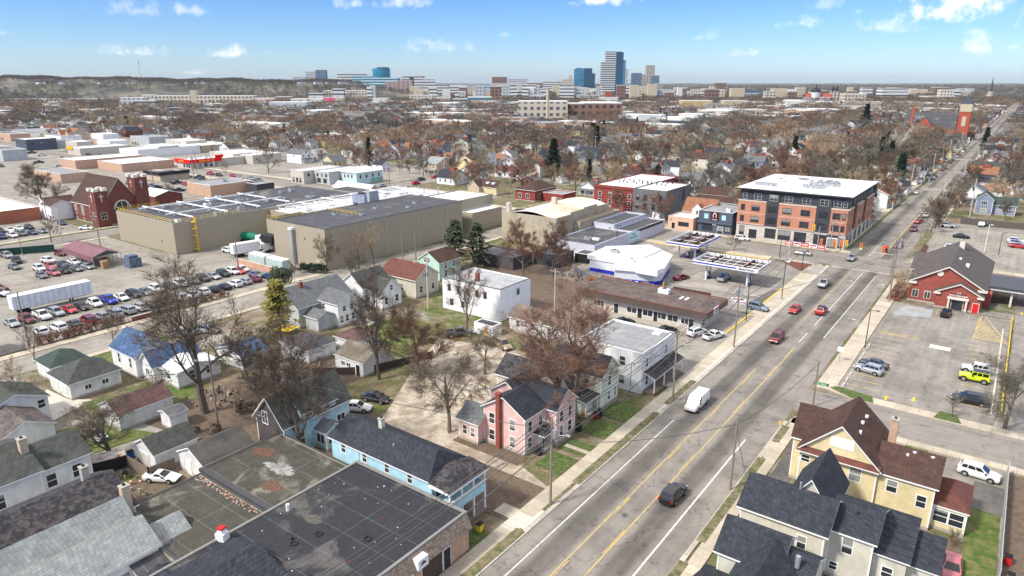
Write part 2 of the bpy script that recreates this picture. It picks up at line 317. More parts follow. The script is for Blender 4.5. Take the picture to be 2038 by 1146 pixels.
class Bld:
    def __init__(s, name, x, y, label, cat='house', group=None, rz=0.0, z=0.0):
        s.o = empty(name, x, y, z, rz, label, cat, group); s.x = x; s.y = y; s.parts = []
        s.tm = W['trim']
    def add(s, o): s.parts.append(o); return o
    def L(s, x, y): return x - s.x, y - s.y
    def gable(s, x0, y0, x1, y1, h, rh, axis, wall, roof, e=.35, z0=0.0, trim=None, chi=0.0, half=False, th=.18):
        """axis = direction of the ridge; the gables close its two ends"""
        x0, y0 = s.L(x0, y0); x1, y1 = s.L(x1, y1); trim = trim or s.tm
        b = MB(); b.box(x0, y0, z0, x1, y1, h)
        r = MB()
        if axis == 'Y':
            xm = (x0 + x1) / 2
            for y, q in ((y0, 1), (y1, -1)): b.poly([(x0, y, h), (x1, y, h), (xm, y, h + rh)][::q])
            sl_ = rh / (xm - x0)
            A = [(x0 - e, h - e * sl_), (xm, h + rh), (x1 + e, h - e * sl_)]
            P = lambda u, v, w: (u, v, w)
            lo, hi = y0 - e, y1 + e
        else:
            ym = (y0 + y1) / 2
            for x, q in ((x0, -1), (x1, 1)): b.poly([(x, y0, h), (x, y1, h), (x, ym, h + rh)][::q])
            sl_ = rh / (ym - y0)
            A = [(y0 - e, h - e * sl_), (ym, h + rh), (y1 + e, h - e * sl_)]
            P = lambda u, v, w: (v, u, w)
            lo, hi = x0 - e, x1 + e
        up = [(a, c + th) for a, c in A]
        for k in (0, 1):
            r.poly([P(up[k][0], lo, up[k][1]), P(up[k + 1][0], lo, up[k + 1][1]), P(up[k + 1][0], hi, up[k + 1][1]), P(up[k][0], hi, up[k][1])], 0)
            r.poly([P(A[k][0], lo, A[k][1]), P(A[k][0], hi, A[k][1]), P(A[k + 1][0], hi, A[k + 1][1]), P(A[k + 1][0], lo, A[k + 1][1])], 1)
            for v in (lo, hi): r.poly([P(A[k][0], v, A[k][1]), P(A[k + 1][0], v, A[k + 1][1]), P(up[k + 1][0], v, up[k + 1][1]), P(up[k][0], v, up[k][1])], 1)
        for k in (0, 2): r.poly([P(A[k][0], lo, A[k][1]), P(up[k][0], lo, up[k][1]), P(up[k][0], hi, up[k][1]), P(A[k][0], hi, A[k][1])], 1)
        s.add(b.build('wall', wall, s.o)); s.base(x0, y0, x1, y1, h, wall, trim); s.roof = s.add(r.build('roof', [roof, trim], s.o)); return s
    def base(s, x0, y0, x1, y1, h, wall, trim):
        k = .03; s.add(MB().box(x0 - k, y0 - k, -.02, x1 + k, y1 + k, .38).build('foundation', W['concrete'], s.o))
        if 'siding' in wall.name and h > 2.4:
            c = MB()
            for (a, b_) in ((x0 - k, y0 - k), (x1 - .11, y0 - k), (x0 - k, y1 - .11), (x1 - .11, y1 - .11)): c.box(a, b_, .39, a + .14, b_ + .14, h - .02)
            s.add(c.build('corner_trim', trim, s.o))
    def hip(s, x0, y0, x1, y1, h, rh, wall, roof, e=.35, z0=0.0, trim=None):
        x0, y0 = s.L(x0, y0); x1, y1 = s.L(x1, y1); trim = trim or s.tm
        if wall is not None: s.add(MB().box(x0, y0, z0, x1, y1, h).build('wall', wall, s.o)); s.base(x0, y0, x1, y1, h, wall, trim)
        X0, Y0, X1, Y1 = x0 - e, y0 - e, x1 + e, y1 + e; d = min(X1 - X0, Y1 - Y0) / 2
        if X1 - X0 > Y1 - Y0: a, b = (X0 + d, (Y0 + Y1) / 2, h + rh), (X1 - d, (Y0 + Y1) / 2, h + rh)
        else: a, b = ((X0 + X1) / 2, Y0 + d, h + rh), ((X0 + X1) / 2, Y1 - d, h + rh)
        c = [(X0, Y0, h + .02), (X1, Y0, h + .02), (X1, Y1, h + .02), (X0, Y1, h + .02)]
        r = MB(); r.box(X0, Y0, h - .15, X1, Y1, h + .017, 1)
        if X1 - X0 > Y1 - Y0:
            r.poly([c[0], c[1], b, a]); r.poly([c[1], c[2], b]); r.poly([c[2], c[3], a, b]); r.poly([c[3], c[0], a])
        else:
            r.poly([c[0], c[1], a]); r.poly([c[1], c[2], b, a]); r.poly([c[2], c[3], b]); r.poly([c[3], c[0], a, b])
        s.roof = s.add(r.build('roof', [roof, trim], s.o)); return s
    def shed(s, x0, y0, x1, y1, zl, zh, low, roof, e=.25, trim=None, th=.14, name='roof'):   # single slope, low side named
        x0, y0 = s.L(x0, y0); x1, y1 = s.L(x1, y1); trim = trim or s.tm
        X0, Y0, X1, Y1 = x0 - e, y0 - e, x1 + e, y1 + e
        z = {'S': (zl, zl, zh, zh), 'N': (zh, zh, zl, zl), 'E': (zh, zl, zl, zh), 'W': (zl, zh, zh, zl)}[low]
        p = [(X0, Y0, z[0]), (X1, Y0, z[1]), (X1, Y1, z[2]), (X0, Y1, z[3])]; q = [(a, b, c - th) for a, b, c in p]
        r = MB(); r.poly(p, 0); r.poly(q[::-1], 1)
        for k in range(4): r.poly([q[k], q[(k + 1) % 4], p[(k + 1) % 4], p[k]], 1)
        return s.add(r.build(name, [roof, trim], s.o))
    def flat(s, x0, y0, x1, y1, h, wall, roof, par=.35, cap=None, z0=0.0, t=.25):
        x0, y0 = s.L(x0, y0); x1, y1 = s.L(x1, y1); cap = cap or s.tm
        b = MB(); b.box(x0, y0, z0, x1, y1, h - par)
        for q in ((x0, y0, x1, y0 + t), (x0, y1 - t, x1, y1), (x0, y0 + t, x0 + t, y1 - t), (x1 - t, y0 + t, x1, y1 - t)): b.box(q[0], q[1], h - par, q[2], q[3], h)
        s.add(b.build('wall', wall, s.o))
        r = MB(); r.poly([(x0 + t, y0 + t, h - par + .01), (x1 - t, y0 + t, h - par + .01), (x1 - t, y1 - t, h - par + .01), (x0 + t, y1 - t, h - par + .01)], 0)
        k = .04
        for q in ((x0 - k, y0 - k, x1 + k, y0 + t), (x0 - k, y1 - t, x1 + k, y1 + k), (x0 - k, y0 + t, x0 + t, y1 - t), (x1 - t, y0 + t, x1 + k, y1 - t)): r.box(q[0], q[1], h + .002, q[2], q[3], h + .07, 1)
        s.roof = s.add(r.build('roof', [roof, cap], s.o)); return s
    def box(s, name, m, x0, y0, z0, x1, y1, z1, sub=None):
        x0, y0 = s.L(x0, y0); x1, y1 = s.L(x1, y1)
        o = MB().box(x0, y0, z0, x1, y1, z1).build(name, m, sub or s.o); s.parts.append(o); return o
    def win(s, side, plane, u, z, w=.9, h=1.5, style='sash', tm=None, name='window'):
        fm, pm = win_meshes(w, h, style, tm or s.tm)
        if side in 'SN': x, y = s.L(u, plane)
        else: x, y = s.L(plane, u)
        fo = link(name, fm, s.o, (x, y, z)); fo.rotation_euler = (0, 0, FR[side]); s.parts.append(fo)
        po = link('pane', pm, fo); s.parts.append(po); return fo
    def wins(s, side, plane, us, zs, **k):
        for z in zs:
            for u in us: s.win(side, plane, u, z, **k)
        return s
    def door(s, side, plane, u, w=1.0, h=2.1, m=None, z=0.0, name='door'):
        dx = MB(); dx.box(-w / 2 - .1, -.06, 0, w / 2 + .1, .02, h + .12, 1); dx.box(-w / 2, -.08, .01, w / 2, -.02, h, 0)
        if side in 'SN': x, y = s.L(u, plane)
        else: x, y = s.L(plane, u)
        o = dx.build(name, [m or WOOD, s.tm], s.o, (x, y, z)); o.rotation_euler = (0, 0, FR[side]); s.parts.append(o)
        hd = MB().box(w / 2 - .16, -.12, h * .45, w / 2 - .08, -.08, h * .5).build('handle', GRM, o); s.parts.append(hd); return o
    def chimney(s, x, y, z0, z1, m=None, w=.6):
        x, y = s.L(x, y); c = MB(); c.box(x - w / 2, y - w / 2, z0, x + w / 2, y + w / 2, z1); c.box(x - w / 2 - .07, y - w / 2 - .07, z1, x + w / 2 + .07, y + w / 2 + .07, z1 + .15, 1)
        c.box(x - .12, y - .12, z1 + .15, x + .12, y + .12, z1 + .35, 2)
        o = c.build('chimney', [m or W['tanbrick'], W['concrete'], BLK], s.roof); s.parts.append(o); return o
    def vent(s, x, y, z, m=None, h=.35, r=.12):
        x, y = s.L(x, y); o = MB().tube((x, y, z), (x, y, z + h), r, r, 7).build('vent', m or GRM, s.roof); s.parts.append(o); return o
    def ac(s, x, y, z, w=1.6, d=1.1, h=.9, m=None):
        x, y = s.L(x, y); c = MB(); c.box(x - w / 2, y - d / 2, z, x + w / 2, y + d / 2, z + h); c.tube((x, y, z + h), (x, y, z + h + .08), min(w, d) * .38, min(w, d) * .38, 10, 1)
        o = c.build('rooftop_unit', [m or GRM, DGR], s.roof); s.parts.append(o); return o
HAZE = 0.00003

# ------------------------------------------------------------------ ground, streets, pavements, markings
def sheet(name, rects, z, m, kind='structure', label=None, cat=None):
    b = MB()
    for i, q in enumerate(rects):
        h = (i % 7) * .0008
        if len(q) == 4 and not isinstance(q[0], tuple): b.poly([(q[0], q[1], h), (q[2], q[1], h), (q[2], q[3], h), (q[0], q[3], h)])
        else: b.poly([(p[0], p[1], h) for p in q])
    o = b.build(name, m, loc=(0, 0, z)); o['kind'] = kind
    return tag(o, label, cat)
def slab(name, rects, z0, z1, m):
    b = MB()
    for q in rects:
        if len(q) == 4 and not isinstance(q[0], tuple): b.box(q[0], q[1], z0, q[2], q[3], z1)
        else: b.prism(q, z0, z1)
    o = b.build(name, m); o['kind'] = 'structure'; return o

def ground_mat():
    m = bpy.data.materials.new('lawn_and_earth'); m.use_nodes = True; t = m.node_tree; b = t.nodes['Principled BSDF']; b.inputs['Roughness'].default_value = .95; b.inputs['Specular IOR Level'].default_value = .1
    O = N(t, 'ShaderNodeTexCoord').outputs['Object']
    n = lambda s, d=8.0, r=.65, w=0.0: N(t, 'ShaderNodeTexNoise', {'Vector': O, 'Scale': s, 'Detail': d, 'Roughness': r, 'Distortion': w}).outputs[0]
    c = MIX(t, RNG(t, n(.06, 9.0, .72), .40, .58), (.20, .15, .105), (.095, .125, .035))
    c = MIX(t, RNG(t, n(.35, 8.0, .75), .46, .62), c, (.26, .205, .15))
    c = MIX(t, RNG(t, n(1.6, 6.0, .7), .50, .72), c, (.085, .07, .05))
    c = MIX(t, RNG(t, n(.017, 6.0, .7), .50, .60), c, (.34, .32, .29))
    f = RNG(t, n(4.0, 4.0), .3, .7, .75, 1.25, False)
    c = MIX(t, 1.0, c, N(t, 'ShaderNodeCombineColor', {0: f, 1: f, 2: f}).outputs[0], 'MULTIPLY')
    t.links.new(c, b.inputs['Base Color']); return m
def asphalt(name, c, c2, lanes=(), crack=1.0, axis='x', rng=None):
    m = bpy.data.materials.new(name); m.use_nodes = True; t = m.node_tree; b = t.nodes['Principled BSDF']; b.inputs['Roughness'].default_value = .88; b.inputs['Specular IOR Level'].default_value = .2
    O = N(t, 'ShaderNodeTexCoord').outputs['Object']; s3 = N(t, 'ShaderNodeSeparateXYZ', {0: O}).outputs
    nz = lambda s, d=7.0, r=.65, v=O: N(t, 'ShaderNodeTexNoise', {'Vector': v, 'Scale': s, 'Detail': d, 'Roughness': r}).outputs[0]
    col = MIX(t, RNG(t, nz(.11, 8.0, .7), .40, .62), c, c2)
    st = VM(t, 'MULTIPLY', O, (1, .07, 1) if axis == 'x' else (.07, 1, 1)).outputs[0]
    f = RNG(t, nz(.9, 6.0, .6, st), .3, .7, .84, 1.14, False)
    f = MA(t, 'MULTIPLY', f, RNG(t, nz(7.0, 3.0), .3, .7, .88, 1.12, False))
    f = MA(t, 'MULTIPLY', f, RNG(t, nz(.55, 5.0, .7), .54, .72, 1.0, .55))          # oil and tar stains
    co = s3[0] if axis == 'x' else s3[1]
    for (cx, w, k) in lanes:                                                      # worn, oil-darkened wheel lanes
        d = MA(t, 'ABSOLUTE', MA(t, 'SUBTRACT', co, cx))
        g = RNG(t, d, w, w * .35, 1.0, k)
        f = MA(t, 'MULTIPLY', f, g)
    wv = VM(t, 'ADD', O, VM(t, 'SCALE', N(t, 'ShaderNodeTexNoise', {'Vector': O, 'Scale': .35, 'Detail': 5.0}).outputs[1], scale=5.0).outputs[0]).outputs[0]
    vo = N(t, 'ShaderNodeTexVoronoi', {'Vector': wv, 'Scale': .085}, feature='DISTANCE_TO_EDGE').outputs[0]
    vo2 = N(t, 'ShaderNodeTexVoronoi', {'Vector': wv, 'Scale': .33}, feature='DISTANCE_TO_EDGE').outputs[0]
    cr = MA(t, 'MULTIPLY', MA(t, 'LESS_THAN', vo, .004), .40 * crack)
    cr2 = MA(t, 'MULTIPLY', MA(t, 'MULTIPLY', MA(t, 'LESS_THAN', vo2, .008), .30 * crack), RNG(t, nz(.06), .50, .58))
    f = MA(t, 'MULTIPLY', f, MA(t, 'SUBTRACT', 1.0, MA(t, 'MAXIMUM', cr, cr2)))
    fin = MIX(t, 1.0, col, N(t, 'ShaderNodeCombineColor', {0: f, 1: f, 2: f}).outputs[0], 'MULTIPLY')
    t.links.new(fin, b.inputs['Base Color']); return m
def concrete(name, c, axis='y', step=1.55, c2=None):
    m = bpy.data.materials.new(name); m.use_nodes = True; t = m.node_tree; b = t.nodes['Principled BSDF']; b.inputs['Roughness'].default_value = .9; b.inputs['Specular IOR Level'].default_value = .2
    O = N(t, 'ShaderNodeTexCoord').outputs['Object']; s3 = N(t, 'ShaderNodeSeparateXYZ', {0: O}).outputs
    nz = lambda s, d=6.0, r=.65: N(t, 'ShaderNodeTexNoise', {'Vector': O, 'Scale': s, 'Detail': d, 'Roughness': r}).outputs[0]
    col = MIX(t, RNG(t, nz(.16, 8.0, .7), .38, .62), c, c2 or tuple(q * .8 for q in c))
    a = MA(t, 'MULTIPLY', s3[0 if axis == 'x' else 1], 1 / step)
    fr = MA(t, 'FRACT', a); j = MA(t, 'LESS_THAN', fr, .035)
    wn = N(t, 'ShaderNodeTexWhiteNoise', {'W': MA(t, 'FLOOR', a)}, noise_dimensions='1D').outputs[0]
    f = MA(t, 'MULTIPLY', MA(t, 'SUBTRACT', 1.0, MA(t, 'MULTIPLY', j, .38)), RNG(t, wn, 0, 1, .90, 1.08, False))
    f = MA(t, 'MULTIPLY', f, RNG(t, nz(5.0, 4.0), .3, .7, .86, 1.14, False))
    fin = MIX(t, 1.0, col, N(t, 'ShaderNodeCombineColor', {0: f, 1: f, 2: f}).outputs[0], 'MULTIPLY')
    t.links.new(fin, b.inputs['Base Color']); return m
GM = ground_mat()
A_MAIN = asphalt('worn_asphalt_avenue', (.272, .248, .222), (.20, .183, .165), [(-33.2, 1.7, .58), (-26.5, 1.7, .56)])
A_STR = asphalt('worn_asphalt_street', (.28, .255, .228), (.23, .21, .19), axis='y')
A_LOT = asphalt('worn_asphalt_lot', (.285, .262, .234), (.21, .193, .173), crack=.8)
A_PALE = asphalt('pale_asphalt_lot', (.325, .30, .262), (.245, .225, .195), crack=.8)
A_DARK = asphalt('dark_asphalt_patch', (.11, .105, .10), (.16, .15, .14), crack=.7)
C_WALK = concrete('sidewalk_concrete', (.53, .465, .37)); C_WALKX = concrete('sidewalk_concrete_cross', (.53, .465, .37), 'x'); C_PALE = concrete('new_concrete', (.60, .56, .49), c2=(.56, .52, .45)); C_KERB = concrete('kerb_concrete', (.50, .46, .40), step=3.0)
C_APRON = concrete('stained_concrete_pad', (.42, .38, .335), 'y', 4.5, c2=(.28, .255, .23))
LAWN = mat('green_lawn', (.050, .105, .016), kind='rgb', c2=(.12, .13, .05), sc=1.6, var=.28); LAWN2 = mat('patchy_lawn', (.065, .135, .018), kind='rgb', c2=(.15, .14, .06), sc=.7, var=.35)
VERGE = mat('worn_verge_grass', (.10, .125, .045), kind='rgb', c2=(.21, .165, .11), sc=1.1, var=.3); EARTH = mat('bare_earth_and_litter', (.20, .145, .105), kind='rgb', c2=(.085, .064, .046), sc=1.1, var=.4)
GRAV = mat('pale_gravel_lot', (.47, .41, .33), kind='patch', c2=(.30, .245, .185), sc=.9, var=.28); MULCH = mat('red_mulch', (.20, .07, .045), kind='rgb', c2=(.11, .05, .035), sc=2, var=.3)

sheet('ground', [(-14000, -400, 9000, 16000)], -.05, GM)
sheet('avenue', [(-37.2, -60, -21.7, 197.5), (-37.2, 213, -22.0, 3800)], 0, A_MAIN)
sheet('cross_street', [(-1200, 197.5, 700, 213)], .006, A_STR)
sheet('side_street', [(-21.7, 101.8, 400, 110.8)], .006, A_STR)
sheet('back_street', [(-141, -60, -132, 197.5), (-141, 213, -132, 1300)], 0, A_PALE)
sheet('west_avenue', [(-247, -60, -236, 197.5), (-247, 213, -236, 1300)], 0, A_STR)
sheet('dead_end_street', [(-21.8, 278, 400, 285.5)], .01, A_STR)
AV_X = [-1207, -1101, -995, -889, -783, -677, -571, -453, -347, 77, 184, 290]       # parallel avenues, centre lines
CR_Y = [292, 372, 452, 532, 612, 700, 800, 900, 1010, 1130]                        # streets crossing the avenue further on
sheet('far_avenues', [(x - 4.5, 213 if x < 0 else -60, x + 4.5, 1500) for x in AV_X if x > -500] + [(x - 4.5, 213, x + 4.5, 1500) for x in AV_X if x <= -500], .01, A_PALE)
sheet('far_cross_streets', [(-1300 if y > 292 else -236, y - 4.2, 500 if y > 292 else -37.4, y + 4.2) for y in CR_Y], .03, A_PALE)

# pavements beside the avenue, with kerbs and verges (real steps of about 0.12 m)
KH = .12
driv = [(54, 61.5), (89.5, 91.5), (111, 124), (129, 141), (147.5, 152.5)]
slab('sidewalk', [(-40.3, -60, -38.25, 54), (-42.6, 54, -38.25, 56), (-40.3, 56, -38.25, 104), (-44.0, 71.5, -40.31, 72.2) , (-40.3, 104, -38.25, 142), (-41.8, 142, -38.25, 192)], -.04, KH, C_WALK)
slab('kerb', [(-37.75, -60, -37.2, 196), (-22.3 + .55, -60, -21.2, 97)], -.04, KH - .01, C_KERB)
slab('verge', [(-38.24, 30, -37.76, 53.2), (-38.24, 57.5, -37.76, 88.3), (-38.24, 91.6, -37.76, 102.6)], -.04, KH + .015, VERGE)
slab('verge_concrete', [(-38.24, 53.21, -37.76, 57.49), (-38.24, 88.31, -37.76, 91.59), (-38.24, 102.61, -37.76, 196)], -.04, KH - .004, C_PALE)
slab('new_sidewalk_panel', [(-40.3, 52.2, -38.25, 55.7)], KH, KH + .012, C_PALE)
slab('right_sidewalk', [(-20.9, -60, -19.4, 99.3), (-21.15, 112.5, -18.2, 192), (-21.19, 84.9, -20.91, 89.7)], -.04, KH, C_WALK)
slab('right_verge', [(-21.19, 30, -20.91, 59.2), (-21.19, 62.8, -20.91, 84.89), (-21.19, 89.71, -20.91, 97)], -.04, KH + .015, VERGE)
# the verge strips read wider where the grass has crept over the walk
slab('verge_grass', [(-21.7, 30, -20.7, 58.8), (-21.6, 63.0, -20.6, 84.4), (-21.5, 89.9, -20.5, 95.4)], KH + .016, KH + .03, VERGE)
slab('left_verge_grass', [(-38.6, 36, -37.4, 53.0), (-38.5, 64.6, -37.4, 88.0), (-38.5, 91.9, -37.4, 102.4)], KH + .016, KH + .03, VERGE)
cor = [(-21.2, 97), (-20.9, 98.6), (-20.2, 100.0), (-18.9, 101.0), (-17.0, 101.6), (40, 101.6), (40, 100.0), (-17.0, 100.0), (-19.4, 98.0), (-19.4, 97)]
slab('corner_kerb', [cor[::-1]], -.04, KH, C_WALKX)
cor2 = [(-21.15, 118), (-18.2, 118), (-18.2, 115.0), (-14.5, 113.2), (40, 113.2), (40, 111.0), (-15.5, 111.0), (-18.5, 112.0), (-20.5, 114.0)]
slab('corner_kerb_north', [cor2[::-1]], -.035, KH + .004, C_WALKX)
slab('cross_street_sidewalk', [(-420, 214.2, -36.0, 217.8), (-420, 193.6, -53, 197.0), (-20.5, 214, 200, 217)], -.04, KH, C_WALKX)
slab('corner_pavement', [[(-41.6, 184), (-37.76, 184), (-37.9, 193), (-39.4, 196.0), (-44, 197.2), (-53, 197.2), (-50.5, 194.9), (-41.6, 194.9)]], -.03, KH + .006, C_APRON)
slab('north_sidewalk', [(-40.6, 218, -38.2, 270), (-40.6, 275, -38.2, 700), (-20.6, 288, -18.8, 700)], -.04, KH, C_WALK)
slab('north_verge', [(-38.19, 222, -37.3, 256), (-38.19, 262, -37.3, 700), (-21.9, 288, -20.61, 700)], -.04, KH, LAWN2)
slab('back_street_sidewalk', [(-131.9, 40, -130.4, 190), (-143.4, 20, -141.1, 108)], -.04, KH, C_WALK)
slab('west_sidewalk', [(-250.5, 20, -248.5, 190), (-234.6, 20, -232.6, 96)], -.04, KH, C_WALK)
slab('west_verge', [(-248.4, 20, -247.1, 190)], -.04, KH - .01, LAWN2)

# lots and yards
sheet('bank_parking_lot', [[(-18.2, 113.2), (3.2, 113.2), (4.2, 171.5), (-18.0, 171.5)], (4.4, 113.2, 60, 215), (-12, 172, 4.3, 176)], .012, A_LOT)
sheet('north_parking_lot', [(-19.5, 217.2, 60, 277)], .012, A_PALE)
sheet('gas_station_forecourt', [(-92, 142, -41.9, 193.5)], .012, A_LOT)
sheet('pump_pad', [[(-63.5, 154), (-44.0, 156.2), (-43.2, 169), (-63.5, 169.5)], (-80, 176, -66, 196)], .02, C_APRON)
sheet('tar_patch', [[(-41.9, 152), (-44.5, 152), (-43.2, 164), (-41.9, 164)], (-47.5, 139.5, -41.6, 143.5)], .024, A_DARK)
sheet('strip_mall_lot', [(-75, 104.5, -40.4, 141.9)], .013, A_PALE)
sheet('gravel_lot', [[(-70, 62), (-56.5, 59.5), (-52, 76), (-61, 82), (-66, 97), (-86, 92), (-78, 76)], [(-57, 59.5), (-40.4, 55.5), (-40.4, 62), (-46, 64), (-57, 64.5)]], .010, GRAV)
sheet('vacant_dirt_lot', [[(-110, 131), (-76, 120), (-76, 141), (-92, 142), (-93, 164), (-110, 164)], (-100, 118, -66, 126)], .006, EARTH)
sheet('dark_side_yard', [(5.4, 66, 30, 99.5)], .012, EARTH)
sheet('house_edge_earth', [(-57.5, 63.6, -46.2, 66.1), (-20, 88, -16.3, 95.5), (-8.5, 77.4, 2, 79.9)], .013, EARTH)
sheet('dirt_patch', [(-50, 53.5, -40.4, 61.5)], .016, EARTH)
sheet('front_lawn', [(-44.6, 65.2, -40.5, 69.6), (-44.6, 70.6, -40.5, 74.2), (-44.6, 76.5, -40.5, 81.6), (-44.8, 82.7, -40.5, 88.3), (-42.4, 46.6, -40.5, 50.4)], .03, LAWN)
sheet('back_lawn', [[(-131, 46), (-121, 46), (-122, 55), (-130.2, 62)], [(-107, 89), (-88, 76), (-84, 84), (-98, 99)], [(-112, 38), (-103, 37), (-99, 50), (-106, 52)], [(-108, 26), (-95, 24), (-93, 40), (-103, 36)], [(-18.8, 50), (-16, 50), (-16, 78), (-18.8, 78)]], .014, LAWN2)
sheet('corner_lawn', [[(-19.2, 113.3), (-15.5, 111.1), (-12.2, 111.1), (-12.8, 113.6), (-18, 114.6)], [(-4.2, 111.2), (-.6, 111.2), (-1.4, 114.2), (-3.6, 114.2)]], KH + .015, LAWN)
sheet('side_yard', [[(1.9, 72), (5, 72), (5, 90), (1.9, 90)], (-6.3, 96, -3.6, 99.9), (2.0, 100.2, 40, 101)], .02, LAWN2)
sheet('rear_driveway', [(-3.5, 90.2, 5.0, 99.8)], .016, A_LOT)
sheet('cracked_driveway', [[(2.0, 88), (5.2, 88), (5.2, 95), (2.0, 95)], (-19, 78.5, -16.7, 97)], .026, A_DARK)
sheet('garage_driveway', [[(-118, 33), (-108, 31), (-111.5, 39.5), (-114.9, 37.2), (-121.5, 36.8)]], .015, C_PALE)
sheet('west_parking_lot', [(-235, 30, -144.6, 96), (-192, 96, -143.6, 112)], .008, A_PALE)
sheet('church_parking_lot', [(-300, 60, -251, 98)], .010, A_PALE)
sheet('store_parking_lot', [(-720, 100, -312, 196), (-760, 214, -251, 300), (-311, 105, -287, 196), (-286, 146, -251, 196)], .012, A_PALE)
sheet('loading_yard', [(-192, 112, -166, 126)], .012, C_APRON)
sheet('planting_bed', [[(-50.2, 194.6), (-42.3, 185.6), (-41.7, 194.6)], (-20, 172, -17, 190)], .15, MULCH)
sheet('earth_patch', [[(-100, 40), (-60, 46), (-66, 62), (-100, 66)], (-112, 60, -84, 76), (-83, 26, -72, 34)], .007, EARTH)

# painted markings
def dashes(x0, x1, y0, y1, n, w): return [(x0 - w / 2, y0 + (y1 - y0) * k / n, x0 + w / 2, y0 + (y1 - y0) * (k + .35) / n) for k in range(n)]
sheet('white_lane_line', [(-35.1, -60, -34.93, 87.6), (-24.65, -60, -24.45, 88.2), (-25.45, 137, -25.3, 192.5), (-28.75, 143.5, -28.6, 194), (-28.75, 131.5, -28.6, 138), (-31.0, 214.5, -30.85, 238), (-31.0, 219.9, -25.5, 220.4),
      (-37, 196.2, -21.8, 196.6)], .014, WPT)
sheet('yellow_lane_line', [(-31.4, -60, -31.24, 114), (-28.6, -60, -28.44, 128), (-31.5, 146, -31.36, 193)] + [(-31.12, y_, -31.0, y_ + 4) for y_ in (30, 48, 62, 77, 92, 106)] + [(-28.78, y_, -28.66, y_ + 5) for y_ in (34, 55, 75, 95, 112, 122)] + [(-28.1, 214, -27.95, 420), (-27.8, 214, -27.65, 420)], .018, YELW)
def arrow_turn(x, y, s=1.0):
    return [[(x - .9 * s, y - .12 * s), (x + .3 * s, y - .12 * s), (x + .3 * s, y + .12 * s), (x - .9 * s, y + .12 * s)], [(x + .3 * s, y - .45 * s), (x + 1.1 * s, y), (x + .3 * s, y + .45 * s)]]
sheet('turn_arrow', arrow_turn(-23.4, 152.4, .9) + arrow_turn(-22.9, 184.4, .9) + arrow_turn(-29.9, 183.6, .8) + arrow_turn(-29.3, 228, .9), .016, WPT)
ys = [142.5 - 2.75 * k for k in range(9)]
sheet('parking_stripe', [(-17.4, 113.9 + 2.75 * k, -12.4, 114.08 + 2.75 * k) for k in range(1, 13)] + [(-2.3, 113.9 + 2.75 * k, 2.9, 114.08 + 2.75 * k) for k in range(1, 15)] + [(-15.2 + 2.9 * k, 166.5, -15.1 + 2.9 * k, 171) for k in range(0, 6)]
      + [(-17.6, 146.6 + .5 * k, -10.6, 146.72 + .5 * k) for k in range(5)], .02, YELW)
hatch = [[(-1.9, 154.4 + .9 * k), (3.4 - .30 * k, 154.4 + .9 * k), (3.4 - .30 * k, 154.8 + .9 * k), (-1.9, 154.8 + .9 * k)] for k in range(18)]
sheet('hatched_no_parking_zone', hatch + [[(-2.0, 154), (-1.85, 154), (-1.2, 171), (-1.35, 171)], [(3.6, 154), (3.8, 154), (-.7, 171.4), (-.9, 171.4)]], .021, YELW)
ar = lambda x, y, s: [[(x - .15, y - .9 * s), (x + .15, y - .9 * s), (x + .15, y + .2 * s), (x - .15, y + .2 * s)], [(x - .55, y + .2 * s), (x + .55, y + .2 * s), (x, y + .9 * s)]]
sheet('yellow_arrow', ar(-7.4, 116.6, -1) + ar(-11.0, 114.6, 1) + ar(9.5, 117, 1) + ar(5.5, 178, 1), .021, YEL)
sheet('manhole_cover', [[(cx + .4 * math.cos(a * .785), cy + .4 * math.sin(a * .785)) for a in range(8)] for cx, cy in ((-30, 62.5), (-33.8, 104), (-27, 118), (-30.6, 141), (-31, 188), (-24, 205), (-52, 204), (-12, 106))], .018, A_DARK)
sheet('drain_plate', [(-8.2, 143.4, -4.8, 145.6)], .02, C_PALE)
sheet('disabled_bay', [[(-17.0, 161), (-10, 163), (-10.2, 169.6), (-15.5, 170.2)]], .019, mat('faded_blue_bay', (.33, .37, .40), kind='patch', c2=(.31, .29, .27), sc=1.5))
sheet('lot_stripe', [(-205 + 0, 44 + 2.7 * k, -199.5, 44.1 + 2.7 * k) for k in range(12)] + [(-18 + 2.8 * k, 252, -17.9 + 2.8 * k, 257) for k in range(14)], .02, YELW)

